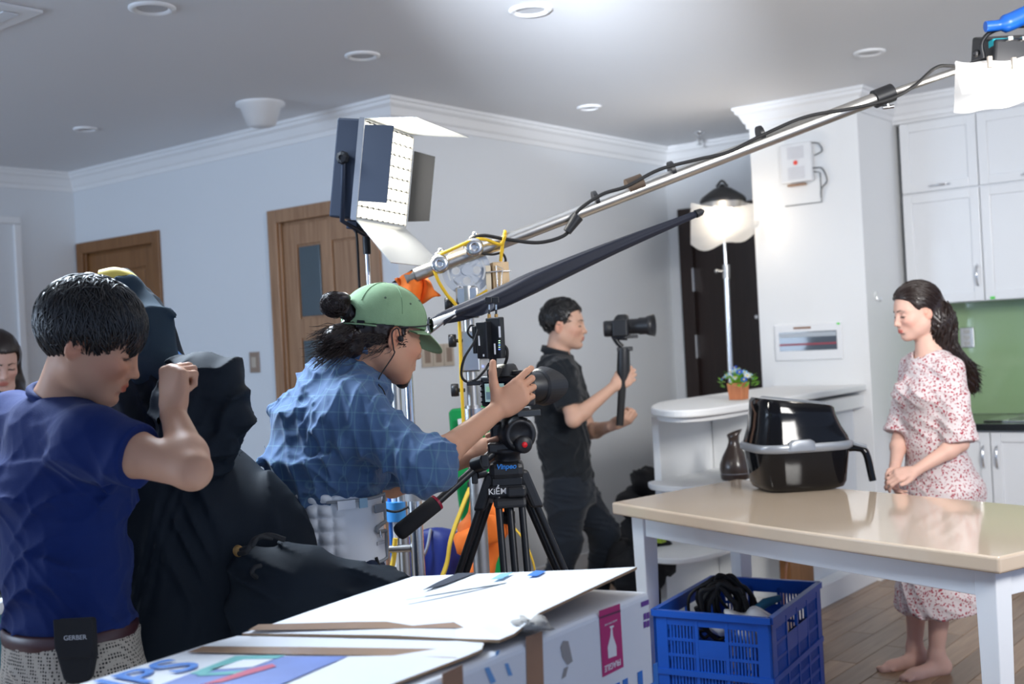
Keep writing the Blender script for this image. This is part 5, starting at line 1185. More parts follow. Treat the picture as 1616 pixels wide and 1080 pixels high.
def frame_(fwd, up=UP):
    f = nrm(fwd); l = nrm(np.cross(up, f)); return np.array([f, l, np.cross(f, l)]).T
class Head:
    def __init__(s, O, fwd, up=UP, sc=1., fem=False):
        s.O = np.array(O, float); s.R = frame_(fwd, up); s.s = sc; s.fem = fem
    def w(s, *p): return s.O+s.R@(np.array(p, float)*s.s)
    def loc(s, P): return ((P-_h(s.O))@_h(s.R))/s.s
    def e(s, c, r, k=.015, op='u', rot=None):
        R = s.R if rot is None else s.R@np.array(rot); return E_(s.w(*c), np.array(r)*s.s, R, k*s.s, op)
    def c(s, a, b_, r1, r2=None, k=.012, op='u'): return C_(s.w(*a), s.w(*b_), r1*s.s, (r1 if r2 is None else r2)*s.s, k*s.s, op)
    def prims(s):
        f = s.fem; L = []
        L += [s.e((-.012, 0, .040), (.098, .077, .086), .02), s.e((.030, 0, .012), (.064, .064, .088), .02), s.e((.036, 0, -.045), (.054, .052 if f else .056, .062), .03)]
        L += [s.e((.010, y*.045, -.035), (.05, .022, .05), .03) for y in (-1, 1)]
        L += [s.c((-.002, y*.056, -.05), (.056, y*.022, -.092), .016, .014, .03) for y in (-1, 1)]
        L += [s.e((.070, 0, -.096), (.018, .020, .016), .025)]
        L += [s.c((.080, y*.012, .024), (.064, y*.048, .022), .010, .009, .018) for y in (-1, 1)]
        L += [s.e((.062, y*.040, -.022), (.026, .022, .018), .022) for y in (-1, 1)]           # cheekbones
        L += [s.e((.094, y*.031, .003), (.017, .018, .012), .014, 's') for y in (-1, 1)]      # sockets
        L += [s.e((.0765, y*.032, .001), (.0125, .0155, .0105), .004) for y in (-1, 1)]          # lids
        L += [s.c((.088, 0, .012), (.104, 0, -.026), .0068, .0078, .014), s.e((.1055, 0, -.033), (.0115, .011, .009), .008)]
        L += [s.e((.096, y*.0115, -.036), (.010, .0075, .0075), .006) for y in (-1, 1)]
        L += [s.e((.101, y*.006, -.0425), (.005, .003, .003), .003, 's') for y in (-1, 1)]
        L += [s.e((.076, 0, -.062), (.020, .028, .020), .016)]
        L += [s.c((.0925, -.012, -.0605), (.0945, 0, -.0585), .0045, .0055, .005), s.c((.0945, 0, -.0585), (.0925, .012, -.0605), .0055, .0045, .005)]
        L += [s.c((.0905, -.013, -.0705), (.0905, .013, -.0705), .0062, k=.006)]
        L += [s.c((.098, -.02, -.0655), (.098, .02, -.0655), .0018, k=.004, op='s')]
        L += [s.c((.088, -.012, -.081), (.088, .012, -.081), .004, k=.010, op='s')]
        for y in (-1, 1):
            R0 = Matrix.Rotation(math.radians(12), 3, 'Y') @ Matrix.Rotation(math.radians(-22*y), 3, 'Z')
            R0 = np.array(R0)
            L += [s.e((-.012, y*.078, -.004), (.019, .0085, .032), .006, rot=R0), s.e((-.008, y*.087, .000), (.010, .006, .018), .004, 's', rot=R0), s.e((-.002, y*.083, -.004), (.005, .006, .007), .003, rot=R0)]
        return L
    def tints(s, v, stub=0, lip=(.85, .48, .48), brow=1.):
        p = s.loc(v.astype(np.float32)); n = np.ones((len(v), 3), np.float32)
        def blob(c, r, col, soft=.35):
            d = np.sqrt((((p-_h(c))/_h(r))**2).sum(-1)); w_ = np.clip((1+soft-d)/soft, 0, 1)[:, None]; nonlocal n; n = n*(1-w_)+_h(col)*w_*n
        blob((.095, 0, -.0655), (.012, .020, .0105), lip, .25)
        for y in (-1, 1):
            for j in range(4): blob((.082-j*.0052-(.0 if j < 2 else .003), y*(.014+j*.0105), .0235+(.003, .005, .0045, .001)[j]), (.012, .0090, .0042), (.12, .09, .08), .5)
            blob((.088, y*.033, -.0035), (.013, .0150, .0024), (.08, .05, .05), .6)
            blob((.062, y*.045, -.03), (.03, .025, .02), (1.03, .92, .91), 1.)
            blob((-.012, y*.085, 0), (.018, .02, .03), (1.06, .88, .84), .4)
        if stub:
            blob((.079, 0, -.100), (.022, .020, .016), (.12, .1, .1), .5)
            blob((.094, 0, -.052), (.008, .022, .0035), (.3, .24, .22), .8)
        return n
    def surf(s, y, z, lx=.13, dy=0):
        P = np.array([s.w(lx-t*.0005, y+dy*t*.0005, z) for t in range(160)], np.float32); d = d_all(s._pr, P); i = int(np.argmax(d < 0)); return P[i].astype(float)
    def eyes(s, parent, look=-.3, brow_m=None):
        s._pr = s.prims(); bw = 1. if not s.fem else .8
        for y in (-1, 1):
            pb_ = [s.surf(y*(.013+.0058*j), .0215+(.0005, .003, .0048, .0055, .0048, .0025, -.001)[j])+s.R[:, 0]*.0006 for j in range(7)]
            MB().tube(spline(pb_, 3), [.0012]+[.0026*bw*s.s*(1-.045*k) for k in range(17)]+[.0006], 6, upv=s.R[:, 0]).build('eyebrow', hair_m, parent)
            pe = [s.surf(y*(.0165+.0048*j), -.0020+(-.0015, .0012, .0020, .0018, .0004, -.0022, -.004)[j])+s.R[:, 0]*.0008 for j in range(7)]
            MB().tube(spline(pe, 3), [.0007]+[.0014*s.s]*17+[.0006], 5, upv=s.R[:, 0]).build('eyelashes', hair_m, parent)
        for y in (-1, 1):
            c = s.w(.0768, y*.0315, .0015); o = MB().ball(c, .0098*s.s, 14, 10).build('eye', eye_w, parent)
            d = s.R@nrm(A_(1, y*-.02, look)); MB().lathe([(.0, .0098*s.s), (.0035*s.s, .0095*s.s), (.0052*s.s, .0084*s.s)], c+d*.0006, d, 12).build('iris', eye_d, o).location = (0, 0, 0)
def hand(Wp, pd, pn, curls, side=1, s=1., thumb=None, spread=.06):
    """Wp wrist, pd towards the fingers, pn out of the back of the hand; side=+1: thumb lies along cross(pd, pn)"""
    pd = nrm(pd); pn = nrm(np.array(pn)-pd*(np.array(pn)@pd)); ts = np.cross(pd, pn)*side; L = []
    lens = ((.044, .026, .021), (.048, .030, .022), (.044, .028, .021), (.034, .021, .019)); rad = (.0092, .0094, .0088, .0078)
    offs = (.030, .010, -.010, -.028); adv = (.086, .089, .084, .076)
    pal = [C_(Wp-pd*.01, Wp+pd*.015*s, .022*s, .023*s, .01)]
    for i in range(4):
        m_ = Wp+pd*adv[i]*s+ts*offs[i]*s*.92; pal.append(C_(Wp+pd*.022*s+ts*offs[i]*.55*s-pn*.002, m_-pn*.002*s, .0155*s, .0115*s, .014))
    pal.append(E_(Wp+pd*.045*s-pn*.004*s, A_(.042, .036, .013)*s, np.array([pd, ts, pn]).T, .015)); L += pal
    for i in range(4):
        p = Wp+pd*adv[i]*s+ts*offs[i]*s*.92; d = nrm(pd+ts*spread*(1.5-i)); a = 0; r = rad[i]*s
        for j in range(3):
            a += math.radians(curls[i][j]); dd = d*math.cos(a)-pn*math.sin(a); q = p+dd*lens[i][j]*s
            L.append(C_(p, q, r*(1.05-.08*j), r*(.97-.1*j), .0035 if j == 0 else .003)); p = q
    th = thumb or ((.5, .8, .1), (.75, .6, -.1), (.9, .35, -.2))
    p = Wp+pd*.018*s+ts*.020*s-pn*.004*s; rr = (.015, .0125, .0105, .0088)
    for j, (a, b_, c) in enumerate(th):
        d = nrm(pd*a+ts*b_+pn*c); q = p+d*(.042, .033, .027)[j]*s; L.append(C_(p, q, rr[j]*s, rr[j+1]*s, .010 if j == 0 else .004)); p = q
    return L
def limb(a, b_, r0, rm, r1, t=.3, k=.02):
    a, b_ = np.array(a, float), np.array(b_, float); m_ = a+(b_-a)*t; return [C_(a, m_, r0, rm, k), C_(m_, b_, rm, r1, k)]
def body_prims(S_, g=1., arms=True):
    """S_: dict with pel, wai, che, nek, hd (Head), side vector sv, sho, elb, wri, hip, kne, ank (pairs: left, right), toe directions"""
    sv = S_['sv']; L = []
    L += [F_(S_['pel'], S_['wai'], sv, (.125*g, .085*g), (.115*g, .078*g), .04), F_(S_['wai'], S_['che'], sv, (.115*g, .078*g), (.135*g, .090*g), .04), F_(S_['che'], S_['nek'], sv, (.135*g, .090*g), (.066*g, .050*g), .04)]
    hd = S_['hd']; L += [C_(np.array(S_['nek'])-UP*.02, hd.w(-.022, 0, -.045), .062*g, .054*g*hd.s, .03)]
    for i in (0, 1):
        L += [C_(np.array(S_['nek'])*.7+np.array(S_['che'])*.3, S_['sho'][i], .048*g, .045*g, .03)]
        L += limb(S_['sho'][i], S_['elb'][i], .045*g, .044*g, .034*g, .4) + limb(S_['elb'][i], S_['wri'][i], .035*g, .038*g, .0245*g, .25)
        if 'hip' in S_:
            L += limb(S_['hip'][i], S_['kne'][i], .075*g, .072*g, .052*g, .3, .03)+limb(S_['kne'][i], S_['ank'][i], .052*g, .055*g, .034*g, .3)
            an = np.array(S_['ank'][i]); td = nrm(S_['toe'][i]) if 'toe' in S_ else nrm(A_(RT[0], RT[1], 0))
            L += [C_(an-UP*.0, an-td*.03-UP*.045, .034, .030, .02), C_(an-td*.02-UP*.05, an+td*.12-UP*.062, .034, .026, .03), C_(an+td*.11-UP*.064, an+td*.165-UP*.068, .026, .018, .02)]
    return L+hd.prims()
def strands(hd, n, cen, rad, keep, flow, length, parent, m, r0=.0022, seg=6, lift=.004, seed=1, name='hair_strands', jit=.15, wav=0):
    r = np.random.default_rng(seed); mb = MB(); c = np.array(cen); R = np.array(rad); done = 0; tries = 0
    while done < n and tries < n*12:
        tries += 1; u = r.normal(size=3); u /= np.linalg.norm(u); p = c+u*R
        if not keep(p): continue
        L = length*(.7+.5*r.random()); pts = []; q = p.copy(); dj = r.normal(size=3)*jit; li = lift*(.2+r.random())
        ok = True
        for i in range(seg+1):
            nr_ = nrm((q-c)/(R*R)); pts.append(hd.w(*(q+nr_*(li*math.sin(math.pi*min(1, .15+i/seg*.8))))))
            f = np.array(flow(q), float)+dj; f = f-nr_*(f@nr_); f = nrm(f)
            if wav: f = nrm(f+np.cross(nr_, f)*wav*math.sin(i*1.7+dj[0]*30))
            q = q+f*L/seg; w_ = (q-c)/R; q = c+(w_/max(np.linalg.norm(w_), 1e-6))*R*(1+.0)
        rs = [r0*hd.s*(1-.85*(i/seg)**1.5) for i in range(seg+1)]
        mb.tube(pts, rs, 4, upv=nrm(pts[0]-hd.O)); done += 1
    return tag(mb.build(name, m, parent), kind='stuff')
def hairline_fn(hd, c, r, pts, k=.006, noise=.0):
    xs = np.array([p[0] for p in pts]); zs = np.array([p[1] for p in pts]); c = _h(c); r = _h(r)
    def fn(P):
        p = hd.loc(P); e = (p-c)/r; k0 = np.sqrt((e**2).sum(-1)); k1 = np.sqrt((((p-c)/(r*r))**2).sum(-1))+1e-6; d1 = k0*(k0-1)/k1
        d2 = np.interp(p[..., 0], xs, zs)-p[..., 2]
        if noise: d1 = d1+noise*np.sin(p[..., 0]*160+p[..., 2]*60)*np.sin(p[..., 1]*190+p[..., 2]*40)
        h = np.maximum(k-np.abs(d1-d2), 0)/k; return (np.maximum(d1, d2)+h*h*k*.25)*hd.s
    q = FN(fn, .006); q['bb'] = [(hd.w(*c), float(max(r))*hd.s)]; return q
def J(x, y, D): return W(x, y, D)

# ---------------------------------------------------------------- man in the navy T-shirt
def navy_man():
    D = 2.36
    fwd = RT*.95+FW*.12-UP*.36
    hd = Head(J(143, 546, D+.07), fwd, UP+RT*.0, .97)
    v = nrm(RT*.72+FW*.69); sv = np.cross(UP, v)            # facing, left side
    nek = J(96, 632, D+.10); che = J(95, 765, D+.10); wai = J(105, 900, D+.07); pel = J(112, 1010, D+.06)
    shR = J(146, 698, D-.06); shL = J(22, 668, D+.26); elR = J(303, 743, D-.15); wrR = J(273, 652, D+.00)
    elL = J(150, 790, D+.42); wrL = J(260, 700, D+.50)
    hips = (pel+sv*.085-UP*.04, pel-sv*.085-UP*.04); kn = tuple(h-UP*.40+v*.03 for h in hips); an = tuple(k-UP*.36-v*.03 for k in kn)
    an = tuple(A_(a[0], a[1], .085) for a in an)
    S_ = dict(sv=sv, nek=nek, che=che, wai=wai, pel=pel, sho=(shL, shR), elb=(elL, elR), wri=(wrL, wrR), hd=hd, hip=hips, kne=kn, ank=an, toe=(v, v))
    root = thing('person', (pel[0], pel[1], 0), 'young man with thick black hair in a navy T-shirt pulling at a large black cloth', 'person')
    P = body_prims(S_, 1.0)
    P += hand(wrR, nrm(UP*.95+RT*.02+FW*.1), nrm(-FW*.72-RT*.5), ((75, 95, 50), (80, 95, 50), (82, 95, 50), (85, 95, 50)), -1, 1., ((.75, .45, -.5), (.85, .0, -.7), (.5, -.4, -.8)))
    P += hand(wrL, nrm(RT*.5+UP*.6), nrm(FW), ((75, 95, 50),)*4, 1, 1.)
    sk = skin_mat('tan_skin', (.56, .31, .20))
    sdf('body', P, .0042, sk, root, col=lambda v_: hd.tints(v_, 0))
    hd.eyes(root, -.7)
    # hair
    c, r = (-.014, 0, .046), (.113, .092, .100)
    line = [(-.13, -.062), (-.07, -.066), (-.035, -.052), (-.028, .012), (.012, .022), (.018, -.020), (.030, -.024), (.036, .012), (.050, .044), (.075, .040), (.095, .030), (.12, .035)]
    hr = sdf('hair', [hairline_fn(hd, c, r, line, noise=.0016)], .0035, hair_m, root)
    xs = [p[0] for p in line]; zs = [p[1] for p in line]
    keep = lambda p: p[2] > np.interp(p[0], xs, zs)+.018
    crown_ = A_(-.055, 0, .12)
    def flow(q): d = q-crown_; return A_(d[0]*1.0+.012, d[1]*1.1, d[2]-.055)
    strands(hd, 3000, c, A_(*r)*1.0, keep, flow, .072, hr, hair_m, .0019, 7, .006, 3, jit=.05)
    # T-shirt
    t_ = .016
    T = [F_(pel+UP*.01, wai, sv, (.150, .118), (.140, .112), .05), F_(wai, che, sv, (.140, .112), (.166, .125), .05), F_(che, nek-UP*.035, sv, (.166, .122), (.092, .070), .06)]
    for s_, e_ in ((shL, elL), (shR, elR)):
        d = nrm(e_-s_); T.append(C_(nek*.6+che*.4, s_, .075, .066, .06)); cut = s_+d*.115
        T.append(G_([C_(s_, cut+d*.06, .064, .060, .02), H_(cut, d)], .035))
    hem = pel+UP*.028; T.append(H_(hem, -UP, .006))
    T += [C_(nek-UP*.0+v*.006, hd.w(-.02, 0, -.05)+UP*.03, .062, .060, .006, 's')]
    ws = waves([(sv*.3+UP*1-v*.3, 46, 1.1), (UP+sv*.7, 33, 1.2), (v+UP*.6, 60, .5), (sv-UP*.5, 80, .35)], .0085, 5)
    nv = cloth_mat('navy_cotton', (.003, .016, .105), .85, sheen=.05)
    sh = sdf('t_shirt', T, .0042, nv, root, disp=lambda P_: ws(P_)*np.clip((nek[2]-.02-P_[..., 2])*7+.25, .2, 1))
    na = nrm(nrm(hd.w(-.022, 0, -.045)-nek)+UP*.6); nc = nek+na*.012; n1 = nrm(np.cross(na, v)); n2 = np.cross(na, n1); ccl = []
    for k in range(28):
        a = 2*math.pi*k/28; ccl.append(nc+n1*.063*math.cos(a)+n2*.063*math.sin(a))
    MB().tube(ccl, .009, 8, closed=True, flat=1.0).build('collar', nv, sh).location = (0, 0, 0)
    # trousers, belt, pouch
    tm_ = mat('checked_trousers', (.36, .31, .26), .85); nt = tm_.node_tree; b = nt.nodes['Principled BSDF']
    tc = nt.nodes.new('ShaderNodeTexCoord'); vo = nt.nodes.new('ShaderNodeTexVoronoi'); vo.inputs['Scale'].default_value = 150; vo.inputs['Randomness'].default_value = .15
    rp = nt.nodes.new('ShaderNodeValToRGB'); rp.color_ramp.elements[0].position = .30; rp.color_ramp.elements[1].position = .42
    rp.color_ramp.elements[0].color = (.03, .025, .022, 1); rp.color_ramp.elements[1].color = (.40, .35, .29, 1)
    nt.links.new(tc.outputs['Object'], vo.inputs['Vector']); nt.links.new(vo.outputs[0], rp.inputs[0]); nt.links.new(rp.outputs[0], b.inputs['Base Color'])
    Q = [F_(pel-UP*.10, pel+UP*.05, sv, (.170, .130), (.158, .126), .04)]
    for i in (0, 1): Q += limb(hips[i]-UP*.02, kn[i], .098, .092, .075, .3, .03)+[C_(kn[i], an[i], .074, .062, .03)]
    Q.append(H_(pel+UP*.020, UP, .004)); Q.append(H_(A_(0, 0, .10), -UP, .004))
    ww = waves([(UP+sv*.5, 40, 1), (UP-sv*.8+v*.5, 50, .6)], .006, 8)
    tr = sdf('trousers', Q, .006, tm_, root, disp=ww)
    rg = []
    for k in range(40):
        a = 2*math.pi*k/40; rg.append(pel+UP*.022+sv*.158*math.cos(a)+v*.124*math.sin(a))
    mb = MB(); mb.tube(rg, .018, 8, closed=True, flat=.3, upv=v); mb.build('belt', mat('oxblood_leather', (.05, .015, .018), .4), root)
    pc = J(122, 1018, D-.12); po = MB().prism([(-.026, -.062), (-.018, -.072), (.018, -.072), (.026, -.062), (.036, -.02), (.036, .05), (-.036, .05), (-.036, -.02)], -.014, .014)
    rx = RT; Rp = np.array([rx, UP, np.cross(rx, UP)]).T; po.xf(Rp, pc); pou = po.build('belt_pouch', M['blackcl'], root, .006)
    MB().prism([(-.037, .0), (-.030, -.022), (.030, -.022), (.037, .0), (.037, .054), (-.037, .054)], .0145, .019).xf(Rp, pc).build('flap', M['blackcl'], pou, .003).location = (0, 0, 0)
    text_mesh('GERBER', .0125, pc+UP*.018-FW*.0196+RT*.004, RT, UP, mat('pouch_print', (.5, .5, .52), .5), 'print', pou, .0003).location = (0, 0, 0)
    for o in pou.children: o.location = (0, 0, 0)
    MB().tube(spline([pel+UP*.02+RT*.115-FW*.07, pel-UP*.01+RT*.125-FW*.07, pel-UP*.05+RT*.14-FW*.065, pel-UP*.07+RT*.14-FW*.06], 5), .005, 6).build('lanyard', mat('tan_cord', (.35, .28, .22), .8), root)
    for i in (0, 1):
        a = an[i]; MB().ball(A_(a[0], a[1], .05)+v*.05, (.13, .048, .05), 20, 12, np.array([v, sv, UP]).T).build('shoe', M['blackcl'], root)
    return S_
NAVY = navy_man()

# ---------------------------------------------------------------- cameraman in the green cap
def cameraman():
    D = 2.95
    fwd = RT*.80+FW*.55-UP*.20
    hd = Head(J(606, 533, D+.07), fwd, UP, .99)
    v = nrm(RT*.86+FW*.5); sv = np.cross(UP, v)
    nek = J(556, 577, D+.07); che = J(526, 675, D+.06); wai = J(518, 768, D+.05); pel = J(528, 886, D+.05)
    shR = J(558, 648, D-.07); shL = J(565, 640, D+.27); elR = J(672, 738, D-.17); wrR = J(780, 652, D+.02)
    elL = J(618, 765, D+.24); wrL = J(738, 722, D+.16)
    hips = (pel+sv*.085-UP*.03, pel-sv*.085-UP*.03); kn = tuple(h-UP*.40+v*.06 for h in hips); an = tuple(A_(*(k-v*.08)[:2], .085) for k in kn)
    S_ = dict(sv=sv, nek=nek, che=che, wai=wai, pel=pel, sho=(shL, shR), elb=(elL, elR), wri=(wrL, wrR), hd=hd, hip=hips, kne=kn, ank=an, toe=(v, v))
    root = thing('person', (pel[0], pel[1], 0), 'cameraman in a green cap, blue plaid shirt and white back brace', 'person')
    P = body_prims(S_, .97)
    P += hand(wrR+nrm(wrR-elR)*.01, nrm(RT*.80+UP*.58+FW*.1), nrm(-FW*.95-RT*.05+UP*.1), ((14, 42, 22), (36, 78, 45), (42, 80, 45), (48, 80, 45)), -1, .98, ((.45, .85, .12), (.55, .85, .05), (.65, .75, -.05)), .06)
    P += hand(wrL, nrm(RT*.9+UP*.2), nrm(-UP*.4+FW), ((60, 80, 40),)*4, 1, 1.)
    sk = skin_mat('warm_tan_skin', (.60, .32, .205))
    sdf('body', P, .0038, sk, root, col=lambda v_: hd.tints(v_, 1))
    hd.eyes(root, -.4)
    nl = skin_mat('fingernail', (.75, .5, .45), .3)
    # beard tuft
    gb = sdf('beard', [hd.e((.070, 0, -.109), (.018, .016, .016), .006), hd.e((.080, 0, -.098), (.010, .011, .012), .006)], .003, hair_m, root, disp=waves([(UP, 300, 1)], .001, 2))
    # hair under cap
    c, r = (-.014, 0, .030), (.098, .080, .086)
    line = [(-.14, -.070), (-.06, -.074), (-.03, -.05), (-.026, .012), (.006, .024), (.014, -.005), (.03, -.012), (.05, .03), (.12, .05)]
    hr = sdf('hair', [hairline_fn(hd, c, r, line, noise=.002), hd.e((-.112, 0, -.015), (.036, .048, .034), .02), hd.e((-.140, .0, -.022), (.028, .040, .022), .02), hd.e((-.095, 0, -.045), (.033, .043, .025), .02)], .004, hair_b, root, disp=waves([(UP+RT, 130, 1), (FW, 160, .8)], .004, 6))
    bun = sdf('hair_bun', [hd.e((-.150, .0, .064), (.032, .027, .028), .01), hd.e((-.162, .008, .048), (.024, .022, .018), .006), hd.e((-.138, -.012, .080), (.022, .018, .014), .006), hd.c((-.13, 0, .054), (-.10, 0, .046), .020, .026)], .003, hair_b, root, disp=waves([(hd.R[:, 2]+hd.R[:, 0], 260, 1)], .0022, 9))
    MB().tube([hd.w(-.122, 0, .052), hd.w(-.114, 0, .050)], .024, 14).build('hair_tie', M['blackcl'], root)
    r_ = np.random.default_rng(6); mb = MB()
    for k in range(200):
        n0 = nrm(r_.normal(size=3)+A_(0, 1.2, 0)); u0 = nrm(np.cross(n0, r_.normal(size=3))); v0 = np.cross(n0, u0); a0 = r_.uniform(0, 6.28); q_ = r_.uniform(.98, 1.12)
        mb.tube([hd.w(*(A_(-.152, 0, .060)+(u0*math.cos(a0+i*.35)+v0*math.sin(a0+i*.35))*A_(.031, .026, .028)*q_*(1+.02*i))) for i in range(9)], [.0016*(1-.09*i) for i in range(9)], 3)
    tag(mb.build('bun_strands', hair_b, bun), kind='stuff').location = (0, 0, 0)
    r_ = np.random.default_rng(4); mb = MB()
    for k in range(420):
        a = r_.uniform(-1, 1); z = r_.uniform(-.065, .012); x = -.098-.02*(1-a*a)-r_.uniform(0, .02)
        p = A_(x, a*.05, z); d = A_(-1, a*.5, r_.uniform(-.8, .15)); pts = []
        L_ = r_.uniform(.035, .085); ph = r_.uniform(0, 6); cu = r_.uniform(.2, .9)
        for i in range(7): pts.append(hd.w(*p)); d = nrm(d+A_(.02*math.sin(ph+i), .35*cu*math.cos(ph+i*1.6), .55*cu*math.sin(ph+i*1.6)-.10)); p = p+d*L_/6
        mb.tube(pts, [.0013*(1-.12*i) for i in range(7)], 3)
    for k in range(260):
        x = r_.uniform(-.09, .035); y = r_.choice([-1, 1])*(.074-.2*max(0, abs(x+.02)-.04)); p = A_(x, y, r_.uniform(-.03, .022)+(.0 if x > -.03 else -.02)); d = A_(-.8, .1*np.sign(y), -.5); pts = []; L_ = r_.uniform(.02, .05); ph = r_.uniform(0, 6)
        if x > .0: L_ *= .5
        for i in range(6): pts.append(hd.w(*p)); d = nrm(d+A_(0, .2*math.cos(ph+i*1.6), .5*math.sin(ph+i*1.6))); p = p+d*L_/5
        mb.tube(pts, [.0012*(1-.13*i) for i in range(6)], 3)
    tag(mb.build('curls', hair_b, hr), kind='stuff')
    for ch in hr.children: ch.location = (0, 0, 0)
    # cap
    cm = mat('green_cap_cotton', (.24, .38, .21), .85, bump=.4, bscale=500, var=.14, vscale=24)
    c, r = (-.006, 0, .046), (.116, .095, .096)
    def capfn(P_):
        p = hd.loc(P_); e = (p-_h(c))/_h(r); k0 = np.sqrt((e**2).sum(-1)); k1 = np.sqrt((((p-_h(c))/_h(A_(*r)**2))**2).sum(-1))+1e-6
        d1 = k0*(k0-1)/k1; d2 = (.026+.12*p[..., 0]*.6)-p[..., 2]
        d3 = .026-np.sqrt((p[..., 0]+.120)**2+(p[..., 2]-.044)**2+(p[..., 1]*.6)**2)      # rear opening
        ang = np.arctan2(p[..., 1], p[..., 0]-.0); se = np.minimum(np.abs(np.sin(ang*3)), .06)/.06; d1 = d1+.0012*(1-se)
        return np.maximum(np.maximum(d1, d2), np.maximum(d3, -(d1+.006)))*hd.s
    q = FN(capfn); q['bb'] = [(hd.w(*c), .12)]
    cap = sdf('cap', [q], .003, cm, root)
    MB().lathe([(.008, 0), (.007, .003), (0, .005)], hd.w(-.006, 0, .139), hd.R[:, 2], 14).build('button', cm, cap).location = (0, 0, 0)
    mb = MB(); nu, nv_ = 18, 8; vs = []
    for sgn in (1, -1):
        for i in range(nu+1):
            a = (i/nu-.5)*2.5; 
            for j in range(nv_+1):
                t = j/nv_; rx = .098+t*.078*math.cos(a*.62)**.7; x = rx*math.cos(a)-.004; y = (.082+t*.012)*math.sin(a)*1.02
                z = .036+.0*t-.034*(y/.085)**2*.55-.62*max(0, x-.090)**1.0+sgn*.0016
                vs.append(hd.w(x, y, z))
    k = nv_+1; n1 = (nu+1)*k; fs = []
    for i in range(nu):
        for j in range(nv_): fs += [(i*k+j, (i+1)*k+j, (i+1)*k+j+1, i*k+j+1), (n1+i*k+j+1, n1+(i+1)*k+j+1, n1+(i+1)*k+j, n1+i*k+j)]
    for i in range(nu): fs.append((i*k+nv_, (i+1)*k+nv_, n1+(i+1)*k+nv_, n1+i*k+nv_)); fs.append((i*k, n1+i*k, n1+(i+1)*k, (i+1)*k))
    mb.add(vs, fs, True).build('visor', cm, cap).location = (0, 0, 0)
    for pp in ((.02, -.082, .088), (-.05, -.075, .092), (.06, -.055, .105)):
        MB().lathe([(.0032, .0), (.0026, .0018), (.0012, .0018), (.001, 0)], hd.w(*pp)+hd.R@A_(0, -.0, .0), hd.R@nrm(A_(pp[0]*.5, pp[1], .05)), 10).build('eyelet', mat('dark_eyelet', (.05, .09, .05), .6), cap).location = (0, 0, 0)
    for a in (0, 60, 120, 180, 240, 300):
        ca, sa = math.cos(math.radians(a+30)), math.sin(math.radians(a+30)); pts = []
        for i in range(13):
            th_ = math.radians(4+i*6.6); q_ = A_(-.006+.1166*math.sin(th_)*ca, .0956*math.sin(th_)*sa, .046+.0966*math.cos(th_))
            if q_[2] > .032 and not (q_[0] < -.09 and q_[2] < .075): pts.append(hd.w(*q_))
        MB().tube(pts, .0012, 5).build('seam', cm, cap)
    stp = [hd.w(-.120+.0*abs(a), .094*math.sin(a*1.1)*.95, .018) if False else hd.w(-.006-.113*math.cos(a), .093*math.sin(a), .016) for a in np.linspace(-1.0, 1.0, 13)]
    MB().tube(stp, .0085, 8, flat=.3, upv=hd.R[:, 2]).build('strap', cm, cap).location = (0, 0, 0)
    bk = hd.w(-.006-.115*math.cos(-.62), .094*math.sin(-.62), .016); MB().obox(bk, hd.R@nrm(A_(.58, -.8, 0)), hd.R@nrm(A_(.8, .58, 0)), hd.R[:, 2], .010, .003, .010).build('buckle', M['gloss'], cap, .001).location = (0, 0, 0)
    for ch in cap.children: ch.location = (0, 0, 0)
    # earphone
    ep = thing_part = MB().ball(hd.w(.0, -.090, -.006), .008, 10, 8).tube(spline([hd.w(.0, -.092, -.008), hd.w(-.014, -.094, .018), hd.w(-.026, -.090, .004), hd.w(-.016, -.090, -.035), hd.w(-.012, -.086, -.05), J(597, 600, D-.04), J(606, 618, D-.05), J(615, 650, D-.05)], 5), .0018, 5).build('earphone', M['rubber'], root)
    # sunglasses hooked on the cap front
    sg = MB().tube(spline([hd.w(-.01, -.093, .022), hd.w(.04, -.090, .032), hd.w(.09, -.066, .045)], 6), .0018, 6)
    sg.tube(spline([hd.w(.09, -.066, .045), hd.w(.118, -.030, .055), hd.w(.122, 0, .056), hd.w(.118, .030, .055)], 6), .0018, 6); sg.build('sunglasses_frame', M['blackm'], root)
    for y in (-.030, .030):
        MB().lathe([(.0, 0), (.020, .001), (.021, -.002), (0, -.003)], hd.w(.124-abs(y)*.25, y, .052), hd.R@nrm(A_(1, y*6, .25)), 20).build('sunglasses_lens', M['gloss'], root)
    # plaid shirt
    pm_ = cloth_mat('blue_plaid', (.06, .14, .33), .8, .3, 500); nt = pm_.node_tree; b = nt.nodes['Principled BSDF']
    tc = nt.nodes.new('ShaderNodeTexCoord'); prev = None
    base = nt.nodes.new('ShaderNodeRGB'); base.outputs[0].default_value = (.068, .130, .255, 1); prev = base.outputs[0]
    for ax, rot in enumerate(((0, 0, 0), (0, math.radians(90), 0), (0, 0, math.radians(90)))):
        mp = nt.nodes.new('ShaderNodeMapping'); mp.inputs['Rotation'].default_value = (math.radians(8), rot[1]+math.radians(0), rot[2]-YAW*0+math.radians(-25)*(ax == 0)); wv = nt.nodes.new('ShaderNodeTexWave'); wv.bands_direction = 'X'; wv.wave_profile = 'SIN'
        wv.inputs['Scale'].default_value = 7.5; wv.inputs['Distortion'].default_value = .05; cr = nt.nodes.new('ShaderNodeValToRGB'); cr.color_ramp.elements[0].position = .975; cr.color_ramp.elements[1].position = .998
        cr.color_ramp.elements[0].color = (0, 0, 0, 1); cr.color_ramp.elements[1].color = (.5, .5, .5, 1)
        mx = nt.nodes.new('ShaderNodeMix'); mx.data_type = 'RGBA'; mx.inputs[7].default_value = (.13, .25, .33, 1)
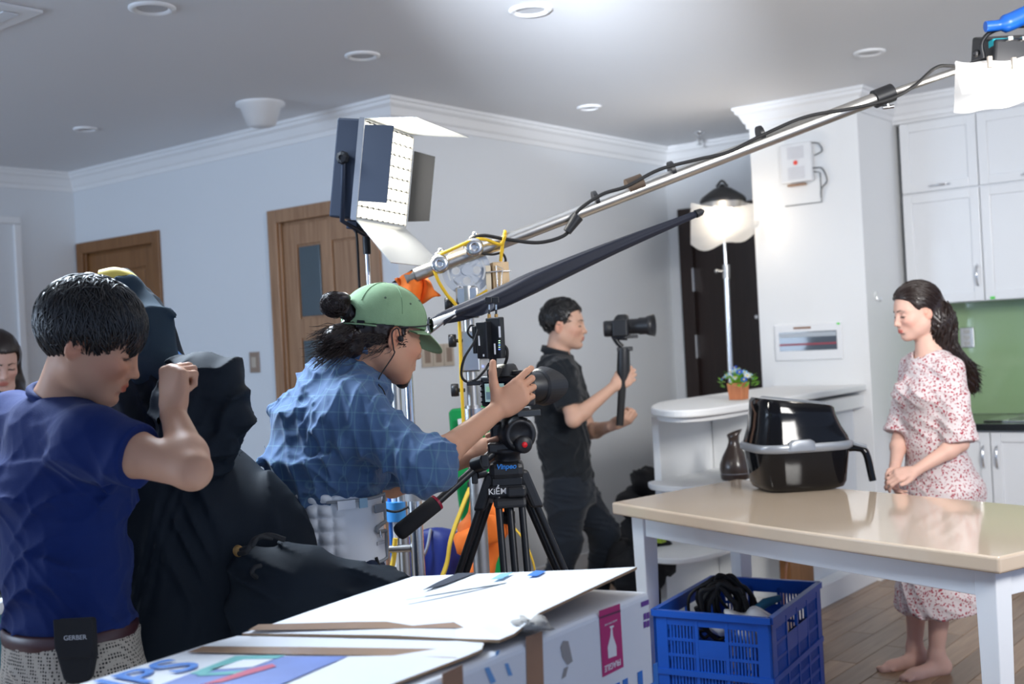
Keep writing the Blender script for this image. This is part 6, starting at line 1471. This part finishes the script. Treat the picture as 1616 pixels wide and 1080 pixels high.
        nt.links.new(tc.outputs['Object'], mp.inputs[0]); nt.links.new(mp.outputs[0], wv.inputs['Vector']); nt.links.new(wv.outputs[0], cr.inputs[0]); nt.links.new(cr.outputs[0], mx.inputs[0]); nt.links.new(prev, mx.inputs[6]); prev = mx.outputs[2]
    nt.links.new(prev, b.inputs['Base Color'])
    T = [F_(wai-UP*.03, wai+UP*.06, sv, (.145, .125), (.150, .135), .06), F_(wai+UP*.06, che, sv, (.150, .132), (.168, .128), .06), F_(che, nek-UP*.03, sv, (.168, .125), (.10, .075), .06)]
    T += [E_(J(500, 700, D+.08), (.078, .10, .12), None, .08)]
    for s_, e_, w_ in ((shL, elL, wrL), (shR, elR, wrR)):
        d = nrm(e_-s_); d2 = nrm(w_-e_); T.append(C_(nek*.55+che*.45, s_, .078, .068, .07)); cut = e_+d2*.055
        T.append(G_([C_(s_, e_, .069, .058, .03), C_(e_, cut+d2*.05, .057, .054, .03), H_(cut, d2)], .04))
    T.append(H_(wai-UP*.025, -UP, .01)); T += [C_(nek+v*.01, hd.w(-.02, 0, -.05)+UP*.02, .060, .060, .008, 's')]
    ws = waves([(nrm(elR-shR), 46, 1.0), (nrm(elR-shR)+UP*.8, 60, .7), (UP+v*.5, 40, 1.1), (UP-v*.8, 55, .7), (sv+UP, 70, .5)], .0095, 12)
    sh = sdf('shirt', T, .0042, pm_, root, disp=ws)
    # shirt collar and cuff
    for k_, (zo, r0) in enumerate(((.0, .066), )):
        mb = MB(); vs = []; n_ = 36
        for k in range(n_+1):
            a = -.85*math.pi+1.7*math.pi*k/n_; dr = -v*math.cos(a)+sv*math.sin(a)
            tilt = -v*.006+UP*.0
            for (rr, zz) in ((.063, -.012), (.066, .042), (.070, .047), (.082, .012), (.080, .006), (.070, .036), (.069, -.012)):
                vs.append(nek+dr*(rr+.004)+UP*(zz+.020+.034*math.cos(a))+v*(.006+zz*.35))
        mb.add(vs, [(i*7+j, (i+1)*7+j, (i+1)*7+j+1, i*7+j+1) for i in range(n_) for j in range(6)], True)
        mb.build('collar', pm_, sh)
    for (e_, w_) in ((elR, wrR),):
        d2 = nrm(w_-e_); MB().tube([e_+d2*.015, e_+d2*.022, e_+d2*.055, e_+d2*.062], [.058, .0605, .0585, .052], 24).build('cuff', pm_, sh)
    MB().tube(spline([J(468, 638, D-.03), J(500, 640, D-.065), J(536, 652, D-.09)], 5), .0018, 5).build('yoke_seam', mat('seam_blue', (.03, .06, .18), .8), sh)
    for ch in sh.children: ch.location = (0, 0, 0)
    # back brace
    wm = mat('white_brace', (.86, .88, .90), .4, coat=.1); bt = [F_(pel+UP*.005, wai+UP*.0, sv, (.158, .128), (.152, .128), .02, cap=.02)]
    up0, dn0 = wai-UP*.012, pel+UP*.0
    def brd(P_):
        z = (P_[..., 2]-dn0[2]); a = np.arctan2((P_-_h(pel))@_h(sv), (P_-_h(pel))@_h(v)); back = np.clip((np.abs(a)-1.72)*4, 0, 1)
        return (-.014*back*np.abs(np.sin(z*95))**.6*np.abs(np.sin(a*13))**.5-.0*back+.004*back).astype(np.float32)
    bt += [H_(up0, nrm(UP+v*.05), .006), H_(dn0, -UP, .006)]
    br = sdf('back_brace', bt, .0042, wm, root, disp=brd)
    gpi = mat('grey_piping_fabric', (.28, .30, .32), .7)
    def ring(z, a0, a1, r1=.160, r2=.131, n_=26): return [pel+UP*z+sv*r1*math.sin(a)+v*r2*math.cos(a) for a in np.linspace(a0, a1, n_)]
    Hh = up0[2]-dn0[2]
    zt_ = Hh-.01; a_f = -.62
    MB().tube(ring(zt_, -2.1, a_f), .004, 6).tube([p_ for p_ in (ring(zt_, a_f-.01, a_f)[1], ring(Hh*.55, a_f-.01, a_f)[1])], .004, 6).tube(spline([ring(Hh*.55, a_f-.01, a_f)[1], ring(Hh*.52, -1.05, a_f)[0], ring(Hh*.46, -1.05, a_f)[0], ring(Hh*.42, a_f-.01, a_f)[1]], 6), .005, 6).tube([ring(Hh*.42, a_f-.01, a_f)[1], ring(.01, a_f-.01, a_f)[1]], .004, 6).tube(ring(.008, -2.1, a_f), .004, 6).build('piping', gpi, br)
    a0 = -.98; c_ = ring(Hh*.78, a0, 0)[0]; nr2 = nrm(c_-(pel+UP*Hh*.78)); tg = np.cross(UP, nr2)
    MB().obox(c_+nr2*.002, tg, nr2, UP, .019, .003, .011).build('grey_patch', gpi, br, .004); 
    c_ = ring(Hh*.3, a0, 0)[0]; MB().obox(c_+nr2*.001, tg, nr2, UP, .014, .0015, .004).build('small_label', mat('pale_grey', (.55, .56, .58), .5), br, .001)
    c_ = ring(Hh-.018, -1.75, 0)[0]; nr3 = nrm(c_-(pel+UP*(Hh-.018))); MB().obox(c_+nr3*.004, np.cross(UP, nr3), nr3, UP, .022, .002, .011).build('care_label', M['card'], br)
    c_ = ring(Hh-.018, -1.42, 0)[0]; nr3 = nrm(c_-(pel+UP*(Hh-.018))); MB().obox(c_+nr3*.004, np.cross(UP, nr3), nr3, UP, .011, .002, .012).build('blue_label', mat('pale_blue_label', (.35, .55, .68), .5), br)
    c_ = ring(Hh*.42, -1.02, 0)[0]; MB().tube([c_+nrm(c_-pel)*.004+UP*.008, c_+nrm(c_-pel)*.006-UP*.010], .004, 6).build('zip_pull', M['steel'], br)
    c_ = ring(.01, -1.15, 0)[0]; MB().tube([c_+UP*.012, c_-UP*.012+RT*.006], .004, 6).build('tube_end', M['rubber'], br)
    for ch in br.children: ch.location = (0, 0, 0)
    jm = cloth_mat('dark_jeans', (.012, .024, .055), .85, .5, 600)
    Q = [F_(pel-UP*.12, pel-UP*.02, sv, (.160, .124), (.145, .112), .04)]
    for i in (0, 1): Q += limb(hips[i]-UP*.02, kn[i], .098, .090, .070, .3, .03)+[C_(kn[i], an[i], .07, .058, .03)]
    Q.append(H_(A_(0, 0, .09), -UP, .004))
    sdf('jeans', Q, .006, jm, root, disp=waves([(UP+sv*.5, 50, 1), (UP-v, 50, .8)], .006, 3))
    for i in (0, 1): MB().ball(A_(an[i][0], an[i][1], .05)+v*.05, (.13, .048, .05), 20, 12, np.array([v, sv, UP]).T).build('shoe', M['blackcl'], root)
cameraman()

# ---------------------------------------------------------------- man in the black polo with the gimbal
def gimbal_man():
    D = 5.62
    fwd = RT*.97-FW*.22-UP*.02
    hd = Head(J(890, 515, D+.06), fwd, UP, .98)
    v = nrm(RT*.92-FW*.2); sv = np.cross(UP, v)
    nek = J(878, 562, D+.05); che = J(880, 630, D+.05); wai = J(890, 700, D+.05); pel = J(898, 762, D+.05)
    shR = J(884, 590, D-.13); shL = J(893, 590, D+.22); elR = J(905, 663, D-.20); wrR = J(968, 611, D-.12)
    elL = J(932, 682, D+.18); wrL = J(966, 672, D-.02)
    hips = (pel+sv*.085-UP*.02, pel-sv*.085-UP*.02)
    kn = (J(955, 842, D+.12), J(893, 862, D-.02)); an = (J(940, 975, D+.15), J(862, 985, D-.05)); an = tuple(A_(a[0], a[1], .09) for a in an)
    S_ = dict(sv=sv, nek=nek, che=che, wai=wai, pel=pel, sho=(shL, shR), elb=(elL, elR), wri=(wrL, wrR), hd=hd, hip=hips, kne=kn, ank=an, toe=(v, v))
    root = thing('person', (pel[0], pel[1], 0), 'man in a black polo shirt and dark jeans stepping forward with a gimbal camera', 'person')
    P = body_prims(S_, .97)
    P += hand(wrR, nrm(RT*.8+UP*.45), nrm(-FW*.9+RT*.1), ((38, 80, 55),)*4, -1, 1., ((.8, .5, -.4), (.8, .1, -.7), (.4, -.1, -.9)))
    P += hand(wrL, nrm(RT*.75+UP*.35-FW*.5), nrm(RT*.5-FW*.9-UP*.3), ((45, 85, 60),)*4, 1, 1., ((.5, .6, -.5), (.7, .4, -.5), (.9, .0, -.3)))
    sk = skin_mat('fair_tan_skin', (.66, .40, .29))
    sdf('body', P, .0052, sk, root, col=lambda v_: hd.tints(v_, 0, (.85, .45, .45)))
    hd.eyes(root, 0)
    c, r = (-.014, 0, .046), (.106, .085, .094)
    line = [(-.13, -.055), (-.07, -.060), (-.035, -.045), (-.028, .015), (.010, .022), (.014, -.008), (.026, -.008), (.032, .035), (.050, .065), (.085, .080), (.12, .085)]
    hr = sdf('hair', [hairline_fn(hd, c, r, line, noise=.0012)], .0045, hair_m, root)
    xs = [p[0] for p in line]; zs = [p[1] for p in line]
    strands(hd, 500, c, A_(*r), lambda p: p[2] > np.interp(p[0], xs, zs)+.02, lambda q: A_(q[0]+.09, q[1]*1.1, q[2]-.09), .04, hr, hair_m, .003, 4, .006, 5, jit=.1)
    bm = cloth_mat('black_polo_cotton', (.010, .013, .017), .85)
    T = [F_(pel+UP*.02, wai, sv, (.150, .118), (.140, .112), .05), F_(wai, che, sv, (.142, .112), (.166, .128), .05), F_(che, nek-UP*.02, sv, (.166, .125), (.09, .07), .06)]
    for s_, e_ in ((shL, elL), (shR, elR)):
        d = nrm(e_-s_); T.append(C_(nek*.6+che*.4, s_, .072, .064, .06)); cut = s_+d*.165
        T.append(G_([C_(s_, cut+d*.06, .066, .064, .02), H_(cut, d)], .035))
    T.append(H_(pel-UP*.01, -UP, .008)); T += [C_(nek, hd.w(-.02, 0, -.05)+UP*.02, .058, .058, .008, 's')]
    sh = sdf('polo_shirt', T, .0055, bm, root, disp=waves([(UP+v*.7, 45, 1), (UP-v*.6, 55, .7), (v+sv*.4, 40, .7)], .009, 21))
    mb = MB(); vs = []; n_ = 30
    for k in range(n_+1):
        a = -.9*math.pi+1.8*math.pi*k/n_; dr = -v*math.cos(a)+sv*math.sin(a)
        for (rr, zz) in ((.062, -.01), (.063, .035), (.067, .038), (.076, .008), (.066, .0)): vs.append(nek+dr*rr+UP*(zz+.02*math.cos(a)))
    mb.add(vs, [(i*5+j, (i+1)*5+j, (i+1)*5+j+1, i*5+j+1) for i in range(n_) for j in range(4)], True).build('collar', bm, sh).location = (0, 0, 0)
    jm = cloth_mat('black_jeans', (.012, .017, .026), .85, .5, 500)
    Q = [F_(pel-UP*.09, pel+UP*.03, sv, (.155, .125), (.148, .115), .04)]
    for i in (0, 1): Q += limb(hips[i]-UP*.02, kn[i], .095, .088, .070, .3, .03)+[C_(kn[i], an[i], .070, .054, .03)]
    Q.append(H_(A_(0, 0, .075), -UP, .004))
    sdf('jeans', Q, .006, jm, root, disp=waves([(UP+v*.5, 60, 1), (UP-v, 50, .8), (sv+UP, 45, .6)], .007, 23))
    for i in (0, 1): MB().ball(A_(an[i][0], an[i][1], .05)+v*.05, (.13, .048, .05), 20, 12, np.array([v, sv, UP]).T).build('shoe', M['blackcl'], root)
gimbal_man()

# ---------------------------------------------------------------- presenter in the floral dress
def woman():
    D = 4.74
    fwd = -RT*.97-FW*.16-UP*.16
    hd = Head(J(1446, 494, D), fwd, UP, .90, True)
    v = nrm(-RT*.93-FW*.36); sv = np.cross(UP, v)
    nek = J(1468, 556, D+.0); che = J(1466, 618, D); wai = J(1476, 700, D); pel = J(1484, 775, D)
    shL = J(1498, 586, D-.10); shR = J(1443, 580, D+.15); elL = J(1516, 700, D-.15); wrL = J(1442, 745, D-.17)
    elR = J(1420, 695, D+.10); wrR = J(1412, 738, D-.06)
    hips = (pel+sv*.075-UP*.03, pel-sv*.075-UP*.03); an = (J(1478, 1040, D-.05), J(1445, 1050, D+.08)); an = tuple(A_(a[0], a[1], .075) for a in an)
    kn = tuple((h+a)/2+v*.02 for h, a in zip(hips, an))
    S_ = dict(sv=sv, nek=nek, che=che, wai=wai, pel=pel, sho=(shL, shR), elb=(elL, elR), wri=(wrL, wrR), hd=hd, hip=hips, kne=kn, ank=an, toe=(v, v))
    root = thing('person', (pel[0], pel[1], 0), 'barefoot woman with long dark hair in a red-flowered white dress behind the table', 'person')
    P = body_prims(S_, .84)
    P += hand(wrL, nrm(-RT*.92-UP*.10-FW*.2), nrm(UP*.7-FW*.7-RT*.1), ((35, 45, 30), (35, 48, 30), (38, 50, 30), (40, 50, 30)), -1, .86, ((.7, .6, .3), (.85, .4, .1), (.95, .2, 0)))
    P += hand(wrR, nrm(-RT*.25-UP*.75-FW*.45), nrm(-RT*.7+FW*.6), ((20, 30, 20), (22, 32, 20), (25, 35, 20), (30, 35, 20)), -1, .84, ((.6, .7, .2), (.8, .5, 0), (.9, .3, 0)))
    for i in (0, 1):
        a_ = A_(*an[i]); s_ = np.cross(UP, v)
        for j in range(5): P.append(C_(a_+v*(.150-abs(j-(1 if i else 3))*.006)+s_*(j-2)*.0125-UP*.066, a_+v*(.168-abs(j-(.5 if i else 3.5))*.008)+s_*(j-2)*.0135-UP*.068, .0085, .0078 if j not in ((0,) if i else (4,)) else .0105, .004))
    sk = skin_mat('fair_skin', (.72, .45, .36))
    sdf('body', P, .0045, sk, root, col=lambda v_: hd.tints(v_, 0, (.92, .42, .42)))
    hd.eyes(root, -.8)
    c, r = (-.014, 0, .044), (.112, .090, .100)
    line = [(-.13, -.10), (-.05, -.09), (-.030, -.03), (-.022, .018), (.015, .022), (.022, .012), (.040, .030), (.055, .062), (.085, .082), (.12, .088)]
    hp = [hairline_fn(hd, c, r, line, noise=.0012)]
    path = [hd.w(-.07, .0, -.01), hd.w(-.085, .02, -.06), J(1484, 545, D+.02), J(1502, 572, D+.04), J(1522, 585, D+.08), J(1530, 600, D+.09), J(1536, 615, D+.09)]
    rr = [.068, .064, .060, .054, .042, .032, .016]
    for i in range(6): hp.append(C_(path[i], path[i+1], rr[i], rr[i+1], .03))
    dh = nrm(path[4]-path[1])
    hr = sdf('hair', hp, .0045, hair_b, root, disp=lambda P_: (.0035*np.sin(P_@_h(np.cross(dh, FW))*330+3*np.sin(P_@_h(dh)*38))*np.clip((hd.O[2]-.01-P_[..., 2])*14, .15, 1)).astype(np.float32))
    r_ = np.random.default_rng(9); mb = MB(); sp_ = spline(path, 6)
    for k in range(420):
        o = r_.normal(size=3); o = o/np.linalg.norm(o); ph = r_.uniform(0, 6); pts = []; a0 = r_.integers(0, 14); a1 = r_.integers(24, len(sp_)+1); ext = r_.uniform(0, .04)
        for i in range(a0, a1, 2):
            t = i/(len(sp_)-1)*6; rad = np.interp(t, range(7), rr)*1.06
            d = nrm(sp_[min(i+1, len(sp_)-1)]-sp_[i-1]); q = o-d*(o@d); q = nrm(q*math.cos(i*.12)+np.cross(d, q)*math.sin(i*.12)); pts.append(sp_[i]+q*rad*(1+.10*math.sin(i*.7+ph)))
        pts.append(pts[-1]+nrm(pts[-1]-pts[-2])*ext+RT*r_.uniform(-.01, .02))
        if len(pts) > 3: mb.tube(pts, [.0022]*(len(pts)-1)+[.0006], 3)
    xs = [p[0] for p in line]; zs = [p[1] for p in line]
    tag(mb.build('waves', hair_b, hr), kind='stuff').location = (0, 0, 0)
    s2 = strands(hd, 900, c, A_(*r), lambda p: p[2] > np.interp(p[0], xs, zs)+.006, lambda q: A_(-1, .0, -.9 if q[0] < 0 else -.35), .07, hr, hair_b, .0022, 6, .003, 5, jit=.03); s2.location = (0, 0, 0)
    # dress
    dm = cloth_mat('floral_dress', (.8, .76, .76), .8, .2, 300); nt = dm.node_tree; b = nt.nodes['Principled BSDF']
    tc = nt.nodes.new('ShaderNodeTexCoord'); vo = nt.nodes.new('ShaderNodeTexVoronoi'); vo.inputs['Scale'].default_value = 98; nz = nt.nodes.new('ShaderNodeTexNoise'); nz.inputs['Scale'].default_value = 60
    ad = nt.nodes.new('ShaderNodeMix'); ad.data_type = 'RGBA'; ad.blend_type = 'LINEAR_LIGHT'; ad.inputs[0].default_value = .012
    rp = nt.nodes.new('ShaderNodeValToRGB'); e = rp.color_ramp.elements; e[0].position = .30; e[1].position = .42; e[0].color = (.36, .02, .045, 1); e[1].color = (.70, .62, .62, 1)
    nt.links.new(tc.outputs['Object'], ad.inputs[6]); nt.links.new(tc.outputs['Object'], nz.inputs['Vector']); nt.links.new(nz.outputs[1], ad.inputs[7]); nt.links.new(ad.outputs[2], vo.inputs['Vector'])
    nt.links.new(vo.outputs[0], rp.inputs[0]); nt.links.new(rp.outputs[0], b.inputs['Base Color'])
    hz = J(1450, 965, D); hem = A_(pel[0], pel[1], .25)+v*.03
    T = [F_(wai, che, sv, (.116, .092), (.138, .104), .05), F_(che, nek-UP*.015, sv, (.138, .100), (.085, .060), .05), F_(pel, wai, sv, (.165, .135), (.118, .095), .05), F_(hem, pel, sv, (.185, .165), (.165, .135), .04)]
    T += [E_(che+v*.068+sv*y*.058-UP*.012, (.046, .046, .050), None, .035) for y in (-1, 1)]
    T += [E_(pel-v*.05, (.12, .12, .11), None, .06)]
    for s_, e_, w_ in ((shL, elL, wrL), (shR, elR, wrR)):
        d = nrm(e_-s_); T.append(C_(nek*.6+che*.4, s_, .055, .052, .05)); cut = s_+d*.285
        T.append(G_([C_(s_, s_+d*.12, .054, .056, .02), C_(s_+d*.12, cut+d*.05, .054, .072, .02), H_(cut, d)], .03))
    T.append(H_(hem+UP*.0, nrm(-UP+RT*.18), .006)); T += [C_(nek+v*.018, hd.w(-.02, 0, -.05)+UP*.02, .056, .050, .006, 's')]
    wv_ = waves([(sv*.9+UP*.15, 42, 1), (v+UP*.1, 38, .8)], .007, 31); w2 = waves([(UP+sv*.5, 45, 1), (UP-v*.6, 55, .7)], .006, 32)
    z0 = wai[2]
    sdf('dress', T, .0048, dm, root, disp=lambda P_: w2(P_)+wv_(P_)*np.clip((z0-P_[..., 2])*2.2, 0, 1))
    t = nek+v*.06-UP*.03
    MB().tube(spline([nek+sv*.045+v*.02+UP*.01, nek+v*.062+sv*.02-UP*.022, nek+v*.062-sv*.02-UP*.022, nek-sv*.045+v*.02+UP*.01], 6), .0012, 5).build('necklace', mat('gold', (.8, .5, .2), .3, 1), root)
woman()

# ---------------------------------------------------------------- woman seated at the far left edge
def far_woman():
    D = 4.55
    fwd = RT*.55-FW*.62-UP*.35
    hd = Head(J(-4, 572, D), fwd, UP, .88, True)
    v = nrm(RT*.6-FW*.7); sv = np.cross(UP, v)
    nek = J(8, 622, D+.02); che = J(2, 700, D+.02); wai = J(-12, 770, D+.02); pel = J(-20, 835, D)
    shL = J(32, 640, D+.08); shR = J(-40, 640, D-.1); elL = J(36, 735, D+.02); wrL = J(6, 742, D-.22); elR = J(-60, 720, D-.1); wrR = J(-20, 750, D-.24)
    hips = (pel+sv*.08, pel-sv*.08); kn = tuple(h+v*.40+UP*.02 for h in hips); an = tuple(A_(*(k+v*.02)[:2], .08) for k in kn)
    S_ = dict(sv=sv, nek=nek, che=che, wai=wai, pel=pel, sho=(shL, shR), elb=(elL, elR), wri=(wrL, wrR), hd=hd, hip=hips, kne=kn, ank=an, toe=(v, v))
    root = thing('person', (pel[0], pel[1], 0), 'woman with long dark hair in a charcoal top seated at the far left edge', 'person')
    P = body_prims(S_, .86)+hand(wrL, nrm(v-UP*.2), UP, ((20, 35, 20),)*4, -1, .85)+hand(wrR, nrm(v-UP*.2), UP, ((20, 35, 20),)*4, 1, .85)
    sdf('body', P, .006, bpy.data.materials['fair_skin'], root, col=lambda v_: hd.tints(v_, 0, (.9, .5, .5)))
    hd.eyes(root, -.4)
    line = [(-.13, -.12), (-.05, -.11), (.0, -.10), (.02, -.02), (.045, .03), (.06, .07), (.12, .08)]
    hp = [hairline_fn(hd, (-.014, 0, .044), (.112, .092, .102), line)]
    for s_ in (-1, 1): hp += [C_(hd.w(-.03, .07*s_, .02), hd.w(-.035, .085*s_, -.12), .035, .035, .03), C_(hd.w(-.035, .085*s_, -.12), J(32 if s_ > 0 else -35, 655, D-.05), .045, .04, .03)]
    hp += [C_(hd.w(-.07, 0, .02), hd.w(-.08, 0, -.18), .07, .07, .03)]
    sdf('hair', hp, .006, hair_b, root, disp=waves([(sv, 160, 1)], .003, 4))
    tm2 = cloth_mat('charcoal_top', (.02, .023, .027), .85)
    T = [F_(wai-UP*.04, che, sv, (.13, .11), (.15, .115), .05), F_(che, nek-UP*.01, sv, (.15, .115), (.085, .065), .06)]
    for s_, e_ in ((shL, elL), (shR, elR)):
        d = nrm(e_-s_); T.append(C_(nek*.6+che*.4, s_, .062, .058, .05)); cut = s_+d*.22; T.append(G_([C_(s_, cut+d*.05, .060, .055, .02), H_(cut, d)], .03))
    T += [C_(nek, hd.w(-.02, 0, -.05), .054, .05, .006, 's')]
    sdf('top', T, .006, tm2, root, disp=waves([(UP+sv, 45, 1)], .007, 4))
    Q = [F_(pel-UP*.08, pel+UP*.06, sv, (.16, .13), (.14, .11), .04)]
    for i in (0, 1): Q += [C_(hips[i], kn[i], .09, .07, .03), C_(kn[i], an[i], .068, .055, .03)]
    sdf('trousers', Q, .007, tm, root)
far_woman()

# ---------------------------------------------------------------- big black cloth
def cloth():
    t = thing('black_cloth', (*W(300, 900, 2.75)[:2], 0), 'huge black cloth draped over a stand and gathered up between the two men', 'cloth')
    m = mat('black_drape', (.008, .013, .020), .75, bump=.25, bscale=600, spec=.25)
    X = lambda x, y, D: W(x, y, D)
    top = [C_(X(192, 452, 2.85), X(212, 520, 2.85), .035, .075, .06), C_(X(212, 520, 2.85), X(228, 640, 2.82), .080, .10, .06), C_(X(228, 640, 2.82), X(280, 820, 2.80), .11, .17, .08),
           C_(X(280, 820, 2.80), X(270, 1080, 2.82), .18, .28, .08), C_(X(300, 700, 2.82), X(388, 862, 2.80), .07, .105, .06), C_(X(388, 862, 2.80), X(420, 1080, 2.80), .15, .20, .1),
           C_(X(235, 900, 2.82), X(240, 1250, 2.84), .16, .22, .1)]
    w1 = waves([(RT+UP*.28, 26, 1.2), (RT*1+UP*.5, 41, .8), (RT-UP*.15, 60, .35)], .022, 41)
    up_m = mat('toplit_drape', (.034, .054, .074), .85, bump=.25, bscale=600, spec=.15)  # paler copy of the black drape: top light painted into its colour
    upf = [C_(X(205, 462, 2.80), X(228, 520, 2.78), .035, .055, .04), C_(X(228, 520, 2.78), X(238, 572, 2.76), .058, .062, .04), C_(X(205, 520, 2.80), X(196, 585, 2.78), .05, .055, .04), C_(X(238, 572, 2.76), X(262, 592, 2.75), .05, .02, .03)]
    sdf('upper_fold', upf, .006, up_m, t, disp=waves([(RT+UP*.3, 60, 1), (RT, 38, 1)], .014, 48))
    sdf('drape', top, .0075, m, t, disp=w1)
    low = [C_(X(398, 895, 2.62), X(480, 922, 2.60), .045, .070, .06), C_(X(480, 922, 2.60), X(590, 945, 2.62), .070, .050, .06), C_(X(590, 935, 2.62), X(640, 925, 2.62), .055, .022, .04), C_(X(590, 925, 2.66), X(612, 912, 2.66), .03, .022, .03),
           C_(X(430, 970, 2.62), X(470, 1100, 2.60), .09, .16, .08), C_(X(500, 985, 2.62), X(520, 1100, 2.60), .08, .14, .08)]
    a = nrm(X(640, 925, 2.6)-X(390, 870, 2.6)); w2 = waves([(np.cross(a, FW)+a*.2, 42, 1.0), (np.cross(a, FW)-a*.35, 64, .6)], .018, 44)
    sdf('lower_fold', low, .006, m, t, disp=w2)
    bun = [C_(X(296, 640, 2.66), X(318, 600, 2.66), .05, .055, .03), C_(X(318, 600, 2.66), X(342, 606, 2.66), .058, .052, .03), C_(X(342, 606, 2.66), X(352, 650, 2.66), .055, .05, .03), C_(X(300, 650, 2.66), X(335, 690, 2.66), .06, .05, .03),
           C_(X(352, 655, 2.64), X(372, 660, 2.64), .035, .036, .012), C_(X(360, 680, 2.63), X(374, 668, 2.64), .024, .03, .01), C_(X(330, 700, 2.62), X(362, 704, 2.62), .026, .022, .01), C_(X(315, 695, 2.62), X(330, 712, 2.62), .03, .02, .012),
           C_(X(290, 640, 2.66), X(300, 730, 2.7), .05, .08, .05)]
    w3 = waves([(UP-RT*.8, 44, 1.1), (UP+RT*.3, 62, .7), (RT-UP*.2, 50, .5)], .017, 46)
    sdf('gathered_fold', bun, .005, m, t, disp=w3)
    mb = MB(); mb.tube(spline([X(378, 874, 2.50), X(390, 870, 2.47), X(402, 852, 2.48), X(425, 845, 2.50), X(450, 852, 2.50)], 6), .006, 7).tube(spline([X(380, 868, 2.50), X(398, 862, 2.47), X(408, 848, 2.48), X(430, 850, 2.50)], 6), .005, 7)
    mb.tube(spline([X(405, 912, 2.49), X(398, 905, 2.47), X(402, 896, 2.47), X(412, 893, 2.48)], 6), .005, 7).build('drawstring', M['rubber'], t)
    MB().lathe([(.006, -.003), (.012, -.003), (.013, 0), (.012, .003), (.006, .003)], X(376, 870, 2.505), nrm(-FW-RT*.4), 16).build('eyelet', M['brass'] if 'brass' in M else bpy.data.materials['brass'], t)
    y = thing('yellow_clamp', X(195, 446, 2.84), 'yellow cap on top of the stand under the black cloth', 'cap')
    MB().tube(spline([X(160, 440, 2.80), X(185, 436, 2.80), X(205, 446, 2.80), X(216, 466, 2.81)], 6), .022, 10).build('cap', mat('yellow_cloth', (.85, .65, .12), .6), y)
    MB().tube(spline([X(268, 560, 2.8), X(284, 575, 2.8), X(290, 585, 2.8)], 4), .02, 8).build('blue_lining', mat('blue_lining', (.02, .15, .45), .6), t)
cloth()
